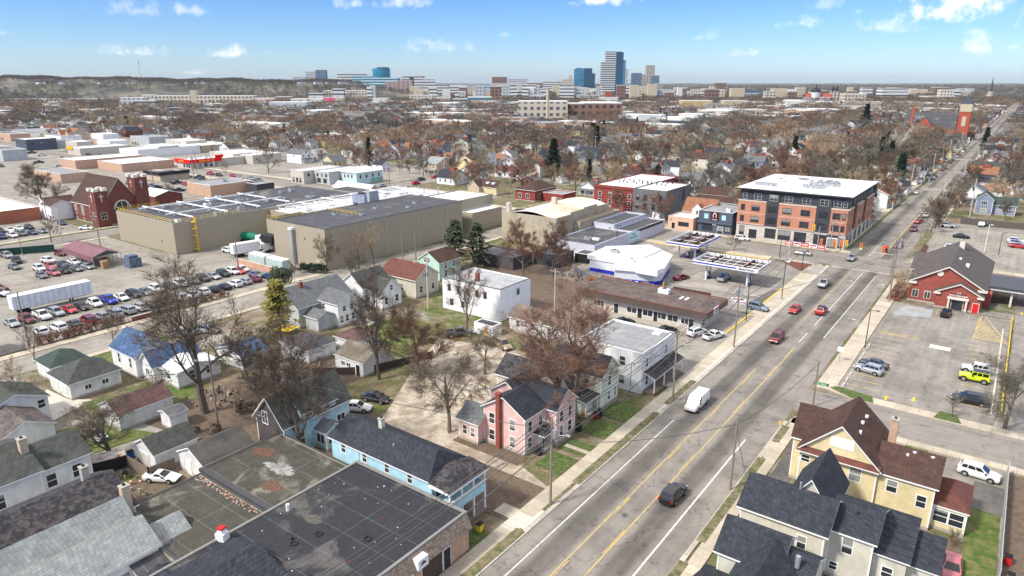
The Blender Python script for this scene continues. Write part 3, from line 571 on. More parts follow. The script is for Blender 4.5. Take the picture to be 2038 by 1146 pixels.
# ------------------------------------------------------------------ trees
def ribbon(b, p, d, ln, w, rg, m=0):
    d = d.normalized(); s = d.cross(Vector((rg.uniform(-1, 1), rg.uniform(-1, 1), rg.uniform(-.4, .4)))).normalized() * (w / 2)
    q = p + d * ln * .55 + Vector((0, 0, ln * .04)); e = p + d * ln
    b.poly([p - s, p + s, q + s * .6, q - s * .6], m); b.poly([q - s * .6, q + s * .6, e], m)
def make_tree(seed, H=14.0, tr=.32, first=.28, spread=.75, nl=(6, 5, 5), tw=9, twl=1.1, tww=.05, droop=0.0, lean=(0, 0)):
    rg = random.Random(seed); T = MB(); Cc = MB(); nlev = len(nl)
    def branch(p, d, ln, r, lev):
        segs = 4 if lev == 0 else 3 if lev < 3 else 2
        pts = [p]; rr = [r]; q = p.copy(); dd = d.normalized()
        for k in range(segs):
            j = .10 if lev == 0 else .26
            dd = (dd + Vector((rg.uniform(-j, j), rg.uniform(-j, j), rg.uniform(-j, j) + (.09 if lev and not droop else -droop * lev * .4)))).normalized()
            q = q + dd * (ln / segs); pts.append(q); rr.append(r * (1 - .62 * (k + 1) / segs))
        tgt = T if lev <= 1 or (lev == 2 and nlev > 3) else Cc
        for k in range(segs): tgt.tube(pts[k], pts[k + 1], rr[k], rr[k + 1], 7 if lev == 0 else 5 if lev == 1 else 3, 0, False)
        def point(t):
            k = min(segs - 1, int(t * segs)); return pts[k].lerp(pts[k + 1], t * segs - k), rr[k] * .8
        if lev < nlev:
            n = nl[lev]
            for i in range(n):
                t = (first + (1 - first) * (i + rg.random() * .6) / n) if lev == 0 else .22 + .75 * (i + rg.random()) / n
                t = min(t, .98); bp, br = point(t)
                az = rg.uniform(0, 6.283) if lev else i * 2.4 + rg.uniform(-.4, .4)
                tilt = spread * rg.uniform(.7, 1.2) * (1 - .35 * t)
                ax = dd.orthogonal().normalized(); ax.rotate(Matrix.Rotation(az, 3, d.normalized()))
                nd = (d.normalized() * math.cos(tilt) + ax * math.sin(tilt)).normalized()
                if not droop: nd.z = nd.z * .8 + .16
                l2 = ln * rg.uniform(.50, .72) * (1 - .25 * t) * (1.15 if lev == 0 else 1)
                branch(bp, nd, l2, br * rg.uniform(.50, .7), lev + 1)
        if lev >= nlev - 1:
            for i in range(tw):
                bp, _ = point(min(.99, .15 + .85 * rg.random()))
                dv = (dd + Vector((rg.gauss(0, .65), rg.gauss(0, .65), rg.gauss(.12 - droop * 2.2, .5)))).normalized()
                ribbon(Cc, bp, dv, twl * rg.uniform(.5, 1.25), tww, rg)
    tr *= .74
    branch(Vector((0, 0, -.1)), Vector((lean[0], lean[1], 1)), H * .62, tr, 0)
    return T, Cc
def crown_meshes(key, n, **kw):
    out = []
    for i in range(n):
        T, Cc = make_tree(kw.pop('seed', 0) + i * 17 + hash(key) % 1 + len(key) * 31, **kw)
        out.append((T.mesh('trunk', BARKM), Cc.mesh('crown', TWIG[0])))
    return out
def conifer(seed, H=12.0, r=2.6, n=900, m=None, cone=1.0, base=.08):
    rg = random.Random(seed); c = MB(); t = MB().tube((0, 0, 0), (0, 0, H * .96), .18 + H * .008, .03, 6)
    for i in range(n):
        u = rg.random() ** .75; z = H * (base + (1 - base) * u)
        lay = .72 + .34 * math.sin(z * 3.6 + rg.random())
        R0 = r * ((1 - u) ** cone) * lay * rg.uniform(.25, 1.05) + .12
        a = rg.uniform(0, 6.283); p = Vector((math.cos(a) * R0, math.sin(a) * R0, z - R0 * .18))
        d = Vector((math.cos(a), math.sin(a), rg.uniform(-.5, .15))).normalized(); s = Vector((-math.sin(a), math.cos(a), rg.uniform(-.4, .4))) * rg.uniform(.16, .40) * (r / 2.6) ** .5
        L_ = rg.uniform(.5, 1.1) * (r / 2.6) ** .5
        c.poly([p - s, p + s, p + d * L_])
    return t.mesh('trunk', BARKM), c.mesh('crown', m or EVG)
def bushy(seed, H=5.0, r=2.0, n=900, m=None, sz=.35, trunk=.12):
    rg = random.Random(seed); c = MB(); t = MB()
    for k in range(4):
        a = rg.uniform(0, 6.28); t.tube((0, 0, 0), (math.cos(a) * r * .5, math.sin(a) * r * .5, H * .7), trunk, .03, 4)
    cl = [(rg.uniform(-.6, .6) * r, rg.uniform(-.6, .6) * r, H * rg.uniform(.35, .85), rg.uniform(.3, .6) * r) for _ in range(9)]
    for i in range(n):
        cx, cy, cz, cr = rg.choice(cl); v = Vector((rg.gauss(0, 1), rg.gauss(0, 1), rg.gauss(0, 1))).normalized() * cr * rg.uniform(.55, 1.05)
        p = Vector((cx, cy, cz)) + v; u = Vector((rg.uniform(-1, 1), rg.uniform(-1, 1), rg.uniform(-1, 1))).normalized() * sz; w = u.cross(v).normalized() * sz * .5
        c.poly([p - w, p + w, p + u * 1.3])
    return t.mesh('trunk', BARKM), c.mesh('crown', m or EVG)
BIG = [make_tree(11, 17, .42, .22, .78, (6, 5, 5, 4), 7, .95, .035), make_tree(23, 15, .45, .20, .95, (7, 5, 5, 4), 6, .9, .035), make_tree(37, 13, .36, .30, .85, (6, 5, 4, 4), 7, .9, .036),
       make_tree(41, 11, .34, .30, .95, (6, 6, 5, 4), 6, .8, .034, droop=.13), make_tree(59, 14, .40, .18, .95, (8, 6, 6, 5), 9, .75, .033), make_tree(67, 9, .22, .25, .8, (6, 5, 4), 12, .8, .032)]
BIG.append(make_tree(71, 18, .62, .20, .92, (8, 7, 6, 5), 8, .75, .034)); BIG.append(make_tree(83, 16, .45, .16, .85, (7, 5, 5, 4), 8, 1.0, .036))
BIG = [(a.mesh('trunk', BARKM), b.mesh('crown', TWIG[0])) for a, b in BIG]
MID = [make_tree(100 + i, 12, .30, .22, .85, (7, 5, 4), 11, 1.25, .085) for i in range(7)]
MID = [(a.mesh('trunk', BARKM), b.mesh('crown', TWIG[0])) for a, b in MID]
SHRUB = [make_tree(300 + i, 4, .08, .05, .8, (8, 6), 12, .7, .03) for i in range(3)]
SHRUB = [(a.mesh('trunk', BARKM), b.mesh('crown', TWIG[2])) for a, b in SHRUB]
CON = [conifer(400 + i, 13, 3.3 + .5 * i, 2300) for i in range(3)]; CON.append(conifer(409, 13, 4.2, 1300, base=.24, cone=.55)); CON.append(conifer(410, 13, 3.4, 1300, base=.35, cone=.5))
THINGS = []      # (object, look, category, x, y, height) for things whose labels are worked out at the end
def tree(x, y, meshes, s=1.0, sz=None, tw=None, rz=None, label=None, name='bare_tree', cat='tree', group=None, look=None, z=0.0):
    r = empty(name, x, y, z, rz if rz is not None else random.uniform(0, 6.28), label, cat, group)
    r.scale = (s, s, sz or s)
    t = link('trunk', meshes[0], r); c = link('crown', meshes[1], r)
    if tw is not None:
        c.material_slots[0].link = 'OBJECT'; c.material_slots[0].material = tw
    if look: r['group'] = group or 'trees of the far neighbourhood'; THINGS.append((r, look, cat, x, y, 6))
    return r

# ------------------------------------------------------------------ cars
def inset(q, a0, a1, b0, b1, off):
    A, B, Cq, Dq = [Vector(v) for v in q]; P = lambda u, v: A.lerp(B, u).lerp(Dq.lerp(Cq, u), v)
    pts = [P(a0, b0), P(a1, b0), P(a1, b1), P(a0, b1)]; n = (pts[1] - pts[0]).cross(pts[3] - pts[0]).normalized() * off
    return [p + n for p in pts]
CARDEF = dict(
 sedan=dict(L=4.7, st=[(-2.35, .45, .74, .70), (-2.27, .28, .96, .84), (-1.5, .22, 1.0, .90), (-.2, .22, .97, .905), (.95, .22, .93, .90), (1.85, .25, .80, .87), (2.25, .28, .66, .78), (2.35, .38, .56, .66)], cab=(-1.75, -.95, .25, 1.15, .95, 1.44, .84, .64), wh=(-1.35, 1.42, .33)),
 suv=dict(L=4.6, st=[(-2.3, .45, .92, .80), (-2.22, .30, 1.08, .90), (-1.2, .26, 1.10, .93), (.9, .26, 1.05, .93), (1.75, .28, .98, .90), (2.2, .30, .85, .82), (2.3, .42, .72, .72)], cab=(-2.15, -1.75, .25, 1.15, 1.06, 1.68, .88, .70), wh=(-1.35, 1.38, .37)),
 hatch=dict(L=4.2, st=[(-2.1, .45, .85, .76), (-2.03, .28, 1.0, .86), (-1.1, .22, 1.02, .89), (.8, .22, .97, .89), (1.6, .25, .86, .86), (2.0, .28, .72, .78), (2.1, .38, .6, .66)], cab=(-1.98, -1.45, .15, 1.1, .99, 1.50, .84, .66), wh=(-1.25, 1.30, .33)),
 minivan=dict(L=5.0, st=[(-2.5, .45, .95, .82), (-2.42, .28, 1.08, .93), (-1, .24, 1.10, .97), (1.2, .24, 1.05, .97), (2.0, .26, .95, .93), (2.4, .30, .75, .84), (2.5, .40, .62, .72)], cab=(-2.38, -2.05, .55, 1.55, 1.06, 1.74, .92, .76), wh=(-1.5, 1.55, .35)),
 van=dict(L=5.7, st=[(-2.85, .45, 1.2, .92), (-2.8, .32, 1.30, .98), (-1, .28, 1.32, 1.0), (1.5, .28, 1.28, 1.0), (2.2, .30, 1.12, .97), (2.72, .34, 1.0, .92), (2.85, .45, .85, .85)], cab=(-2.8, -2.72, 1.05, 1.75, 1.28, 2.12, .96, .84), wh=(-1.7, 1.75, .37)),
 pickup=dict(L=5.6, st=[(-2.8, .55, .95, .90), (-2.75, .42, 1.12, .96), (-.6, .38, 1.13, .98), (.9, .36, 1.12, .98), (2.0, .36, 1.06, .96), (2.65, .40, .98, .90), (2.8, .50, .80, .82)], cab=(-.85, -.65, .55, 1.25, 1.10, 1.82, .92, .76), wh=(-1.75, 1.75, .40), bed=(-2.68, -.95)),
 jeep=dict(L=4.2, st=[(-2.0, .55, 1.1, .80), (-1.95, .50, 1.15, .84), (-.2, .45, 1.15, .84), (.9, .45, 1.13, .80), (1.9, .5, 1.08, .62), (2.0, .55, .95, .6)], cab=(-1.9, -1.84, .32, .62, 1.13, 1.84, .82, .76), wh=(-1.3, 1.35, .42), flare=1),
 coupe=dict(L=4.5, st=[(-2.25, .45, .78, .74), (-2.15, .25, .90, .86), (-1.2, .20, .94, .92), (.3, .2, .86, .90), (1.4, .22, .72, .88), (2.05, .24, .55, .80), (2.25, .30, .45, .66)], cab=(-1.7, -.7, -.05, .95, .86, 1.18, .80, .58), wh=(-1.2, 1.4, .33)),
)
PAINTS = {k: mat('car_paint_' + k, c, rough=.32, var=.05, sc=2, metal=mt, spec=.5, coat=.6) for k, c, mt in (
    ('white', (.72, .73, .73), 0), ('black', (.012, .012, .014), 0), ('silver', (.42, .44, .46), .4), ('grey', (.16, .17, .18), .3), ('dark_grey', (.055, .06, .065), .3), ('red', (.45, .015, .02), 0), ('dark_red', (.17, .015, .018), .1), ('bright_blue', (.01, .03, .42), .1),
    ('dark_blue', (.02, .035, .12), .2), ('blue_grey', (.16, .21, .27), .3), ('gold', (.36, .29, .19), .4), ('lime_yellow', (.60, .72, .01), 0), ('pink', (.45, .12, .15), 0))}
PROTO = {}
def car_proto(kind, full):
    d = CARDEF[kind]; b = MB(); st = d['st']; rings = []
    for (x, zb, zt, hw) in st:
        h = zt - zb; ring = [(x, -hw * .90, zb), (x, -hw, zb + h * .30), (x, -hw * .985, zb + h * .72), (x, -hw * .87, zt), (x, 0, zt + .035), (x, hw * .87, zt), (x, hw * .985, zb + h * .72), (x, hw, zb + h * .30), (x, hw * .90, zb)]
        i = len(b.v); b.v += ring; rings.append(i)
    for r0, r1 in zip(rings, rings[1:]):
        for k in range(9): kk = (k + 1) % 9; b.f.append((r0 + k, r1 + k, r1 + kk, r0 + kk)[::-1]); b.m.append(0)
    b.f.append(tuple(rings[0] + k for k in range(9))[::-1]); b.m.append(0); b.f.append(tuple(rings[-1] + k for k in range(9))); b.m.append(0)
    xr, xrt, xft, xf, zb, zr, hb, ht = d['cab']
    q = {(0, -1): (xr, -hb, zb - .06), (0, 1): (xr, hb, zb - .06), (1, -1): (xf, -hb, zb - .06), (1, 1): (xf, hb, zb - .06), (2, -1): (xrt, -ht, zr), (2, 1): (xrt, ht, zr), (3, -1): (xft, -ht, zr), (3, 1): (xft, ht, zr)}
    fs = {'R': [q[0, 1], q[0, -1], q[2, -1], q[2, 1]], 'F': [q[1, -1], q[1, 1], q[3, 1], q[3, -1]], 'r': [q[0, -1], q[1, -1], q[3, -1], q[2, -1]], 'l': [q[1, 1], q[0, 1], q[2, 1], q[3, 1]]}
    for v in fs.values(): b.poly(v)
    mx = (xrt + xft) / 2                                                       # slightly crowned roof
    b.poly([q[2, -1], (mx, -ht * .97, zr + .03), (mx, ht * .97, zr + .03), q[2, 1]]); b.poly([(mx, -ht * .97, zr + .03), q[3, -1], q[3, 1], (mx, ht * .97, zr + .03)])
    hwm = max(s_[3] for s_ in st)
    for wx in d['wh'][:2]:                                                     # dark wheel openings
        for sg in (-1, 1):
            rr = d['wh'][2] + .07; pts = [(wx + math.cos(a) * rr, sg * (hwm + .004), max(.2, d['wh'][2] + math.sin(a) * rr)) for a in [math.pi * k / 7 for k in range(8)]]
            b.poly(pts if sg < 0 else pts[::-1], 1)
    if 'bed' in d:
        x0, x1 = d['bed']; b.poly([(x0, -.82, 1.165), (x1, -.82, 1.165), (x1, .82, 1.165), (x0, .82, 1.165)], 1)
        for q2 in ((x0 - .1, -.94, x1, -.80), (x0 - .1, .80, x1, .94), (x0 - .12, -.80, x0, .80)): b.box(q2[0], q2[1], 1.05, q2[2], q2[3], 1.25)
    if kind == 'van': b.box(-2.78, -.9, 2.05, .9, .9, 2.14)
    b.box(st[-1][0] - .25, -hwm * .78, .26, st[-1][0] + .05, hwm * .78, .44, 1); b.box(st[0][0] - .05, -hwm * .78, .28, st[0][0] + .2, hwm * .78, .46, 1)
    for sg in (-1, 1): b.box(xf - .45, sg * (hb + .02), zb, xf - .25, sg * (hb + .22), zb + .14, 1 if full else 0)
    root = bpy.data.objects.new('parked_car', None); root.empty_display_size = .5
    objs = [link('body', b.mesh('car_body', [PAINTS['white'], BLK]), root)]
    def glass(nm, pts):
        objs.append(link(nm, MB().poly(pts).mesh(nm, CGL), root))
    if full:
        glass('windshield', inset(fs['F'], .07, .93, .12, .93, .012)); glass('rear_window', inset(fs['R'], .09, .91, .28 if kind != 'van' else .3, .88, .012))
        rngs = [(.10, .48), (.53, .90)] if kind not in ('van', 'coupe', 'minivan', 'suv', 'jeep') else {'van': [(.80, .95)], 'coupe': [(.35, .9)], 'minivan': [(.05, .33), (.36, .62), (.65, .92)], 'suv': [(.06, .28), (.31, .60), (.63, .91)], 'jeep': [(.05, .38), (.42, .66), (.70, .94)]}[kind]
        for (a0, a1) in rngs:
            glass('side_window', inset(fs['r'], a0, a1, .26, .88, .012)); glass('side_window', inset(fs['l'], 1 - a1, 1 - a0, .26, .88, .012))
        xe = st[-1][0] - .06; ze = st[-2][2] - .09; he = st[-1][3]
        for sg in (-1, 1):
            objs.append(link('headlight', MB().box(-.10, -.16, -.07, .10, .16, .07).mesh('headlight', LAMPG), root, (xe - .02, sg * he * .88, ze - .03)))
            objs.append(link('taillight', MB().box(-.05, -.11, -.12, .08, .11, .12).mesh('taillight', TAIL), root, (st[0][0] + .01, sg * (st[0][3] * .95), st[1][2] - .17)))
    else:
        g = MB(); g.poly(inset(fs['F'], .07, .93, .12, .93, .012)); g.poly(inset(fs['R'], .09, .91, .28, .88, .012)); g.poly(inset(fs['r'], .08, .92, .26, .88, .012)); g.poly(inset(fs['l'], .08, .92, .26, .88, .012))
        objs.append(link('windows', g.mesh('windows', CGL), root))
    wr = d['wh'][2]; key = ('w', wr)
    if key not in PROTO:
        w = MB().tube((0, -.12, 0), (0, .12, 0), wr, wr, 14); rm = MB().tube((0, -.135, 0), (0, .135, 0), wr * .62, wr * .62, 10)
        PROTO[key] = (w.mesh('tyre', RUB), rm.mesh('rim', RIM))
    subs = []
    for wx in d['wh'][:2]:
        for sg in (-1, 1):
            o = link('wheel', PROTO[key][0], root, (wx, sg * (hwm - .09), wr)); objs.append(o)
            if full: subs.append(link('rim', PROTO[key][1], o))
    remember(root, objs + subs); return root
NAMES = dict(sedan='parked_car', suv='suv', hatch='hatchback', minivan='minivan', van='cargo_van', pickup='pickup_truck', jeep='off_road_car', coupe='sports_car')
WORDS = dict(sedan='sedan', suv='SUV', hatch='hatchback', minivan='minivan', van='cargo van', pickup='pickup truck', jeep='boxy off-road car', coupe='sports car')
def car(kind, paint, x, y, deg, label=None, group=None, full=True, roof=None, s=1.0):
    """deg = heading, 0 along +Y (up the avenue), clockwise"""
    k = (kind, full)
    if k not in PROTO: PROTO[k] = car_proto(kind, full)
    r = PROTO[k].copy(); r.name = NAMES[kind]; COL.objects.link(r)
    r.location = (x, y, .02); r.rotation_euler = (0, 0, R(90 - deg)); r.scale = (s, s, s)
    for ch in CH[PROTO[k].name]:
        c = ch.copy(); COL.objects.link(c); c.parent = r
        if ch.name.startswith('body'): c.material_slots[0].link = 'OBJECT'; c.material_slots[0].material = PAINTS[paint]
        for g in CH.get(ch.name, []):
            e = g.copy(); COL.objects.link(e); e.parent = c
    if roof:
        d = CARDEF[kind]['cab']; c = MB().box(d[1] + .05, -d[7] + .04, d[5] + .035, d[2] - .03, d[7] - .04, d[5] + .06).build('roof_panel', roof, r)
    tag(r, label, {'pickup': 'pickup truck', 'van': 'van'}.get(kind, 'car'), group)
    if not label: THINGS.append((r, paint.replace('_', ' ') + ' ' + WORDS[kind], 'car', x, y, 1)); 
    return r
def drop_protos():
    for k, v in PROTO.items():
        if isinstance(v, bpy.types.Object):
            for ch in CH[v.name]:
                for g in CH.get(ch.name, []): bpy.data.objects.remove(g)
                bpy.data.objects.remove(ch)
            bpy.data.objects.remove(v)

# ------------------------------------------------------------------ buildings along the left of the avenue
B = Bld('blue_house', -63, 47.5, 'long light blue two-storey house with dark roof and two-level front porch')
B.tm = W['trim']
B.box('wall', W['blue'], -63, 47.5, 0, -46.2, 53.4, 6.0)
r = MB(); e = .35                        # main roof: ridge along X, hipped at the avenue end, porch roof running on lower
lx = lambda v: v + 63; ly = lambda v: v - 47.5
x0, x1, y0, y1, ym = lx(-63.3), lx(-46.2), ly(47.1), ly(53.8), ly(50.45)
r.poly([(x0, y0, 6.05), (x1, y0, 6.05), (x1 - 1.6, ym, 8.0), (x0 + .2, ym, 8.0)]); r.poly([(x0, y1, 6.05), (x0 + .2, ym, 8.0), (x1 - 1.6, ym, 8.0), (x1, y1, 6.05)]); r.poly([(x1, y0, 6.05), (x1, y1, 6.05), (x1 - 1.6, ym, 8.0)]); r.poly([(x0, y0, 6.05), (x0 + .2, ym, 8.0), (x0, y1, 6.05)])
r.box(x0, y0, 5.88, x1, y1, 6.045, 1)
B.roof = B.add(r.build('roof', [RF['dark'], B.tm], B.o))
pr = MB(); pr.poly([(lx(-46.2), ly(47.0), 6.07), (lx(-43.1), ly(47.0), 5.75), (lx(-43.1), ly(54.0), 5.75), (lx(-46.2), ly(54.0), 6.07)]); pr.poly([(lx(-46.2), ly(47.0), 6.07), (lx(-46.2), ly(54.0), 6.07), (lx(-46.3), ly(50.5), 6.9)])
pr.poly([(lx(-46.3), ly(50.5), 6.92), (lx(-46.2), ly(47.0), 6.09), (lx(-43.1), ly(47.0), 5.77)]); pr.poly([(lx(-46.3), ly(50.5), 6.92), (lx(-43.1), ly(47.0), 5.77), (lx(-43.1), ly(54.0), 5.77)]); pr.poly([(lx(-46.3), ly(50.5), 6.92), (lx(-43.1), ly(54.0), 5.77), (lx(-46.2), ly(54.0), 6.09)])
pr.box(lx(-46.2), ly(47.0), 5.5, lx(-43.1), ly(54.0), 5.74, 1)
B.add(pr.build('porch_roof', [RF['black'], B.tm], B.o))
B.box('porch_floor', W['blue'], -46.19, 47.4, 2.9, -43.4, 53.6, 3.25)
for (q0, q1, q2, q3) in ((-46.19, 47.4, -43.4, 47.55), (-43.55, 47.56, -43.4, 53.6), (-46.19, 53.45, -43.56, 53.6)): B.box('balustrade', W['blue'], q0, q1, 3.26, q2, q3, 4.15)
for (q0, q1, q2, q3) in ((-46.2, 47.37, -43.37, 47.58), (-43.58, 47.37, -43.37, 53.63)): B.box('handrail', B.tm, q0, q1 , 4.16, q2, q3, 4.24)
for yy in (47.5, 49.5, 51.5, 53.5):
    for zz, hh in ((0, 2.9), (4.24, 5.5)): B.box('post', B.tm, -43.6, yy - .09, zz, -43.42, yy + .09, hh)
B.box('porch_deck', WOOD, -46.1, 47.5, 0, -43.2, 53.6, .5)
B.wins('S', 47.5, [-60.8, -57.0, -53.2, -49.5], [4.55], w=.7, h=1.2); B.wins('E', -46.2, [48.6, 51.5], [3.6, .8], w=1.0, h=1.7); B.door('E', -46.2, 50.1, z=.5)
B.chimney(-57, 50.45, 7.4, 9.0, W['cream'], .55); B.vent(-53.5, 49, 7.1); B.box('downspout', B.tm, -58.1, 47.38, 0, -58.0, 47.49, 5.9)

B = Bld('flat_roofed_workshop', -58, 31, 'wide single-storey building with black patched membrane roof and shingled mansard edge on the avenue', 'shop')
B.flat(-58, 22, -40.9, 47.2, 4.5, W['beigep'], RF['tar'], par=.12, cap=mat('thin_metal_edge', (.24, .24, .235)))
ms = MB(); ms.poly([(17.16, -9, 4.5), (17.95, -9, 3.0), (17.95, 16.1, 3.0), (17.16, 16.1, 4.5)][::-1]); ms.poly([(17.95, -9, 3.0), (17.1, -9, 3.0), (17.1, 16.1, 3.0), (17.95, 16.1, 3.0)][::-1]); ms.poly([(17.1, 16.1, 3.0), (17.95, 16.1, 3.0), (17.16, 16.1, 4.5)][::-1])
B.add(ms.build('mansard', mat('cedar_shakes', (.22, .17, .13), kind='shingle', c2=(.36, .29, .23), var=.35, sc=3), B.o))
B.box('brick_front', W['tanbrick'], -40.895, 22, 0, -40.6, 47.1, 3.0)
B.door('E', -40.6, 41.4, 2.9, 2.5, mat('brown_roller_door', (.10, .07, .05), kind='siding', p=.4), name='garage_door'); B.door('E', -40.6, 43.6, 1.0, 2.3, mat('dark_door', (.04, .035, .035))); B.door('E', -40.6, 37.4, 2.6, 2.5, WMET, name='garage_door')
B.box('sign_board', WMET, -40.59, 38.8, 3.0, -39.85, 40.2, 4.1); sg = MB(); sg.poly([(18.17, 8.05, 3.45), (18.17, 8.95, 3.45), (18.17, 8.5, 3.85)]); B.add(sg.build('sign_emblem', BLK, B.o))
B.vent(-56.4, 36.2, 4.38, WMET, .8, .2); B.vent(-46, 31, 4.38, BLK, .4); B.vent(-52, 33.5, 4.38, BLK, .3)
for (xx, yy) in ((-50.5, 35.6), (-51.3, 33.2), (-46, 38)):
    pts = [(xx + 58 + .35 * math.cos(a), yy - 31 + .35 * math.sin(a), 4.45) for a in [k * .698 for k in range(10)]]; B.add(MB().path(pts, .07, 5).build('hose_coil', BLK, B.roof))
pud = MB()
def blob(b, cx, cy, z, rx, ry, seed, m=0, n=90):
    P = []
    for k in range(n):
        a = 2 * math.pi * k / n; q = 1 + .5 * noise.noise(Vector((math.cos(a) * 1.2, math.sin(a) * 1.2, seed))) + .35 * noise.noise(Vector((math.cos(a) * 5, math.sin(a) * 5, seed))) + .22 * noise.noise(Vector((math.cos(a) * 14, math.sin(a) * 14, seed)))
        P.append((cx + rx * math.cos(a) * q, cy + ry * math.sin(a) * q, z))
    b.poly(P, m)
blob(pud, -53.4 + 58, 36.9 - 31, 4.4, 1.7, .6, 3)
lt = MB(); g = random.Random(6)
for i in range(34): x, y = g.uniform(1, 16), g.uniform(-2, 15.5); q = g.uniform(.04, .11); lt.box(x, y, 4.40, x + q, y + q, 4.46, 0 if g.random() < .92 else 1)
B.add(lt.build('roof_litter', [WMET, REDP], B.roof))['kind'] = 'stuff'
B.add(pud.build('dried_puddle', mat('pale_dust', (.15, .14, .12), kind='rgb', c2=(.05, .05, .05), sc=2.5, var=.3), B.roof))

B = Bld('old_rear_workshop', -73, 24, 'lower rear roof with leaf-filled puddle, peeled grey coating and moss, behind the black flat roof', 'shop')
B.flat(-72.8, 35.9, -58.3, 46.8, 3.7, W['beigep'], RF['tarold'], par=.15, cap=DGR)
B.flat(-72.0, 25.4, -58.3, 35.3, 3.6, W['beigep'], RF['tarold'], par=.15, cap=DGR)
pu = MB(); blob(pu, -65.2 + 73, 41.6 - 24, 3.575, 2.4, 1.0, 1, 1); blob(pu, -62.9 + 73, 38.6 - 24, 3.575, 1.5, .9, 2, 2); blob(pu, -70.4 + 73, 42.6 - 24, 3.575, 1.5, 1.0, 4, 2); 
B.add(pu.build('roof_stain', [mat('dark_moss', (.03, .026, .018), var=.4, sc=4), mat('peeled_grey_coating', (.40, .41, .41), kind='rgb', c2=(.16, .15, .13), sc=1.8, var=.2), mat('wet_leaves', (.10, .05, .03), kind='rgb', c2=(.17, .10, .07), sc=5, var=.4)], B.roof))
B.box('gutter', DGR, -72.6, 35.35, 3.55, -58.2, 35.85, 3.95)
rb = MB(); g = random.Random(3)
for i in range(110): x, y = g.uniform(.8, 13), g.uniform(10.2, 11.1); rb.box(x, y, 3.47, x + g.uniform(.1, .3), y + g.uniform(.08, .2), 3.47 + g.uniform(.04, .14), i % 2)
B.add(rb.build('roof_debris', [mat('brick_rubble', (.42, .22, .15), var=.3), mat('pale_rubble', (.42, .38, .32), var=.3)], B.roof)); B.parts[-1]['kind'] = 'stuff'

tc_ = empty('chimney_sweep_box', -57.6, 29.4, 4.3, .3, 'small white rooftop unit with red cap at the corner of the black flat roof', 'rooftop unit')
MB().box(-.5, -.45, 0, .5, .45, .9).box(-.3, -.3, .9, .3, .3, 1.3).build('housing', WMET, tc_); MB().box(-.32, -.32, 1.3, .32, .32, 1.5).build('cap', REDP, tc_)

# bottom-edge roof (dark grey shingles)
B = Bld('corner_house', -57, 24, 'dark grey shingled roof at the bottom edge below the black flat roof')
B.gable(-58.6, 20.5, -56.62, 26.4, 3.2, 1.2, 'X', W['grey'], RF['dark']); B.gable(-56.6, 15, -48.5, 29.8, 4.4, 1.2, 'Y', W['grey'], RF['dark'])

# bottom-left houses
B = Bld('white_cottage', -92, 10, 'white sided house with mossy grey roof and tall tan chimney at the left edge')
B.gable(-96.5, 8, -85.2, 23.4, 5.0, 2.0, 'Y', W['white'], RF['green']); B.gable(-94, 23.42, -86.2, 29.0, 4.4, 1.7, 'Y', W['white'], RF['green'])
B.wins('E', -85.2, [13, 16.4, 19.0], [2.2], w=1.1, h=1.7); B.wins('E', -86.2, [24.6, 27.4], [1.9], w=1.0, h=1.6); B.wins('N', 29.0, [-88, -91], [2], w=1, h=1.5); B.chimney(-88.6, 23.2, 5.4, 8.0, W['tan'], .8)
B = Bld('white_house_with_patchy_roof', -104, 24, 'white house with grey-brown speckled shingles at the left edge above the mossy roof')
B.gable(-113, 24.3, -101.6, 30.6, 2.9, 1.5, 'X', W['white'], mat('speckled_brown_shingles', (.16, .13, .12), kind='shingle', c2=(.08, .07, .07), var=.35)); B.gable(-116, 25, -109, 32.8, 4.0, 1.6, 'X', W['white'], RF['green']); B.wins('E', -109, [31.9], [2.5], w=.9, h=1.2); B.wins('S', 24.3, [-104], [1], w=1, h=1.3)

B = Bld('black_patched_house', -75, 16, 'house with black blotched shingle roof between the white cottage and the pale grey roof')
B.gable(-80.5, 12, -70.6, 27.0, 4.4, 2.2, 'Y', W['grey'], RF['black']); B.chimney(-76.2, 24.8, 6, 8.0, W['concrete'], .7); B.chimney(-70.6, 26.3, 4, 7.0, W['tan'], .8); B.wins('N', 27.0, [-74, -77], [2]); B.wins('S', 12, [-75], [2])
B = Bld('white_house_under_repair', -66, 14, 'white house with pale grey shingles and house-wrap patches at the bottom left corner')
B.gable(-71, 12, -66.6, 25.0, 5.0, 2.0, 'Y', W['white'], RF['lgrey']); B.gable(-68.6, 9, -62.3, 25.2, 4.2, 1.8, 'Y', W['white'], RF['lgrey']); B.gable(-67.4, 25.22, -63.0, 28.8, 3.2, 1.4, 'Y', W['white'], RF['lgrey'])
B.wins('E', -62.3, [17.5, 21.8], [1.4], w=1.0, h=1.6); B.wins('E', -63.0, [27.2], [.8], w=1.0, h=1.2); B.shed(-62.28, 22.6, -60.4, 26.8, 2.9, 3.6, 'E', RF['dkgrey']); B.box('porch_wall', W['trim'], -62.28, 22.7, 0, -60.6, 26.7, 2.75); B.wins('E', -60.6, [23.6, 24.7, 25.8], [1.2], w=.8, h=1.2); B.wins('S', 12, [-69], [2.6])
wr_ = MB()
for (y, z) in ((15.2, 2.6), (19.6, 3.0), (28.0, 2.0), (25.7, 2.2)):
    for k in range(4): wr_.box(3.01 + (-66 + 66) - 0 + .71 - (.7 if y > 25.2 else 0), y - 14 + k * .22 - .3, z + .1 * (k % 2), 3.03 + .71 - (.7 if y > 25.2 else 0), y - 14 + k * .22 - .14, z + .12 + .1 * (k % 2))
B.add(wr_.build('house_wrap_print', BLUEP, B.o))

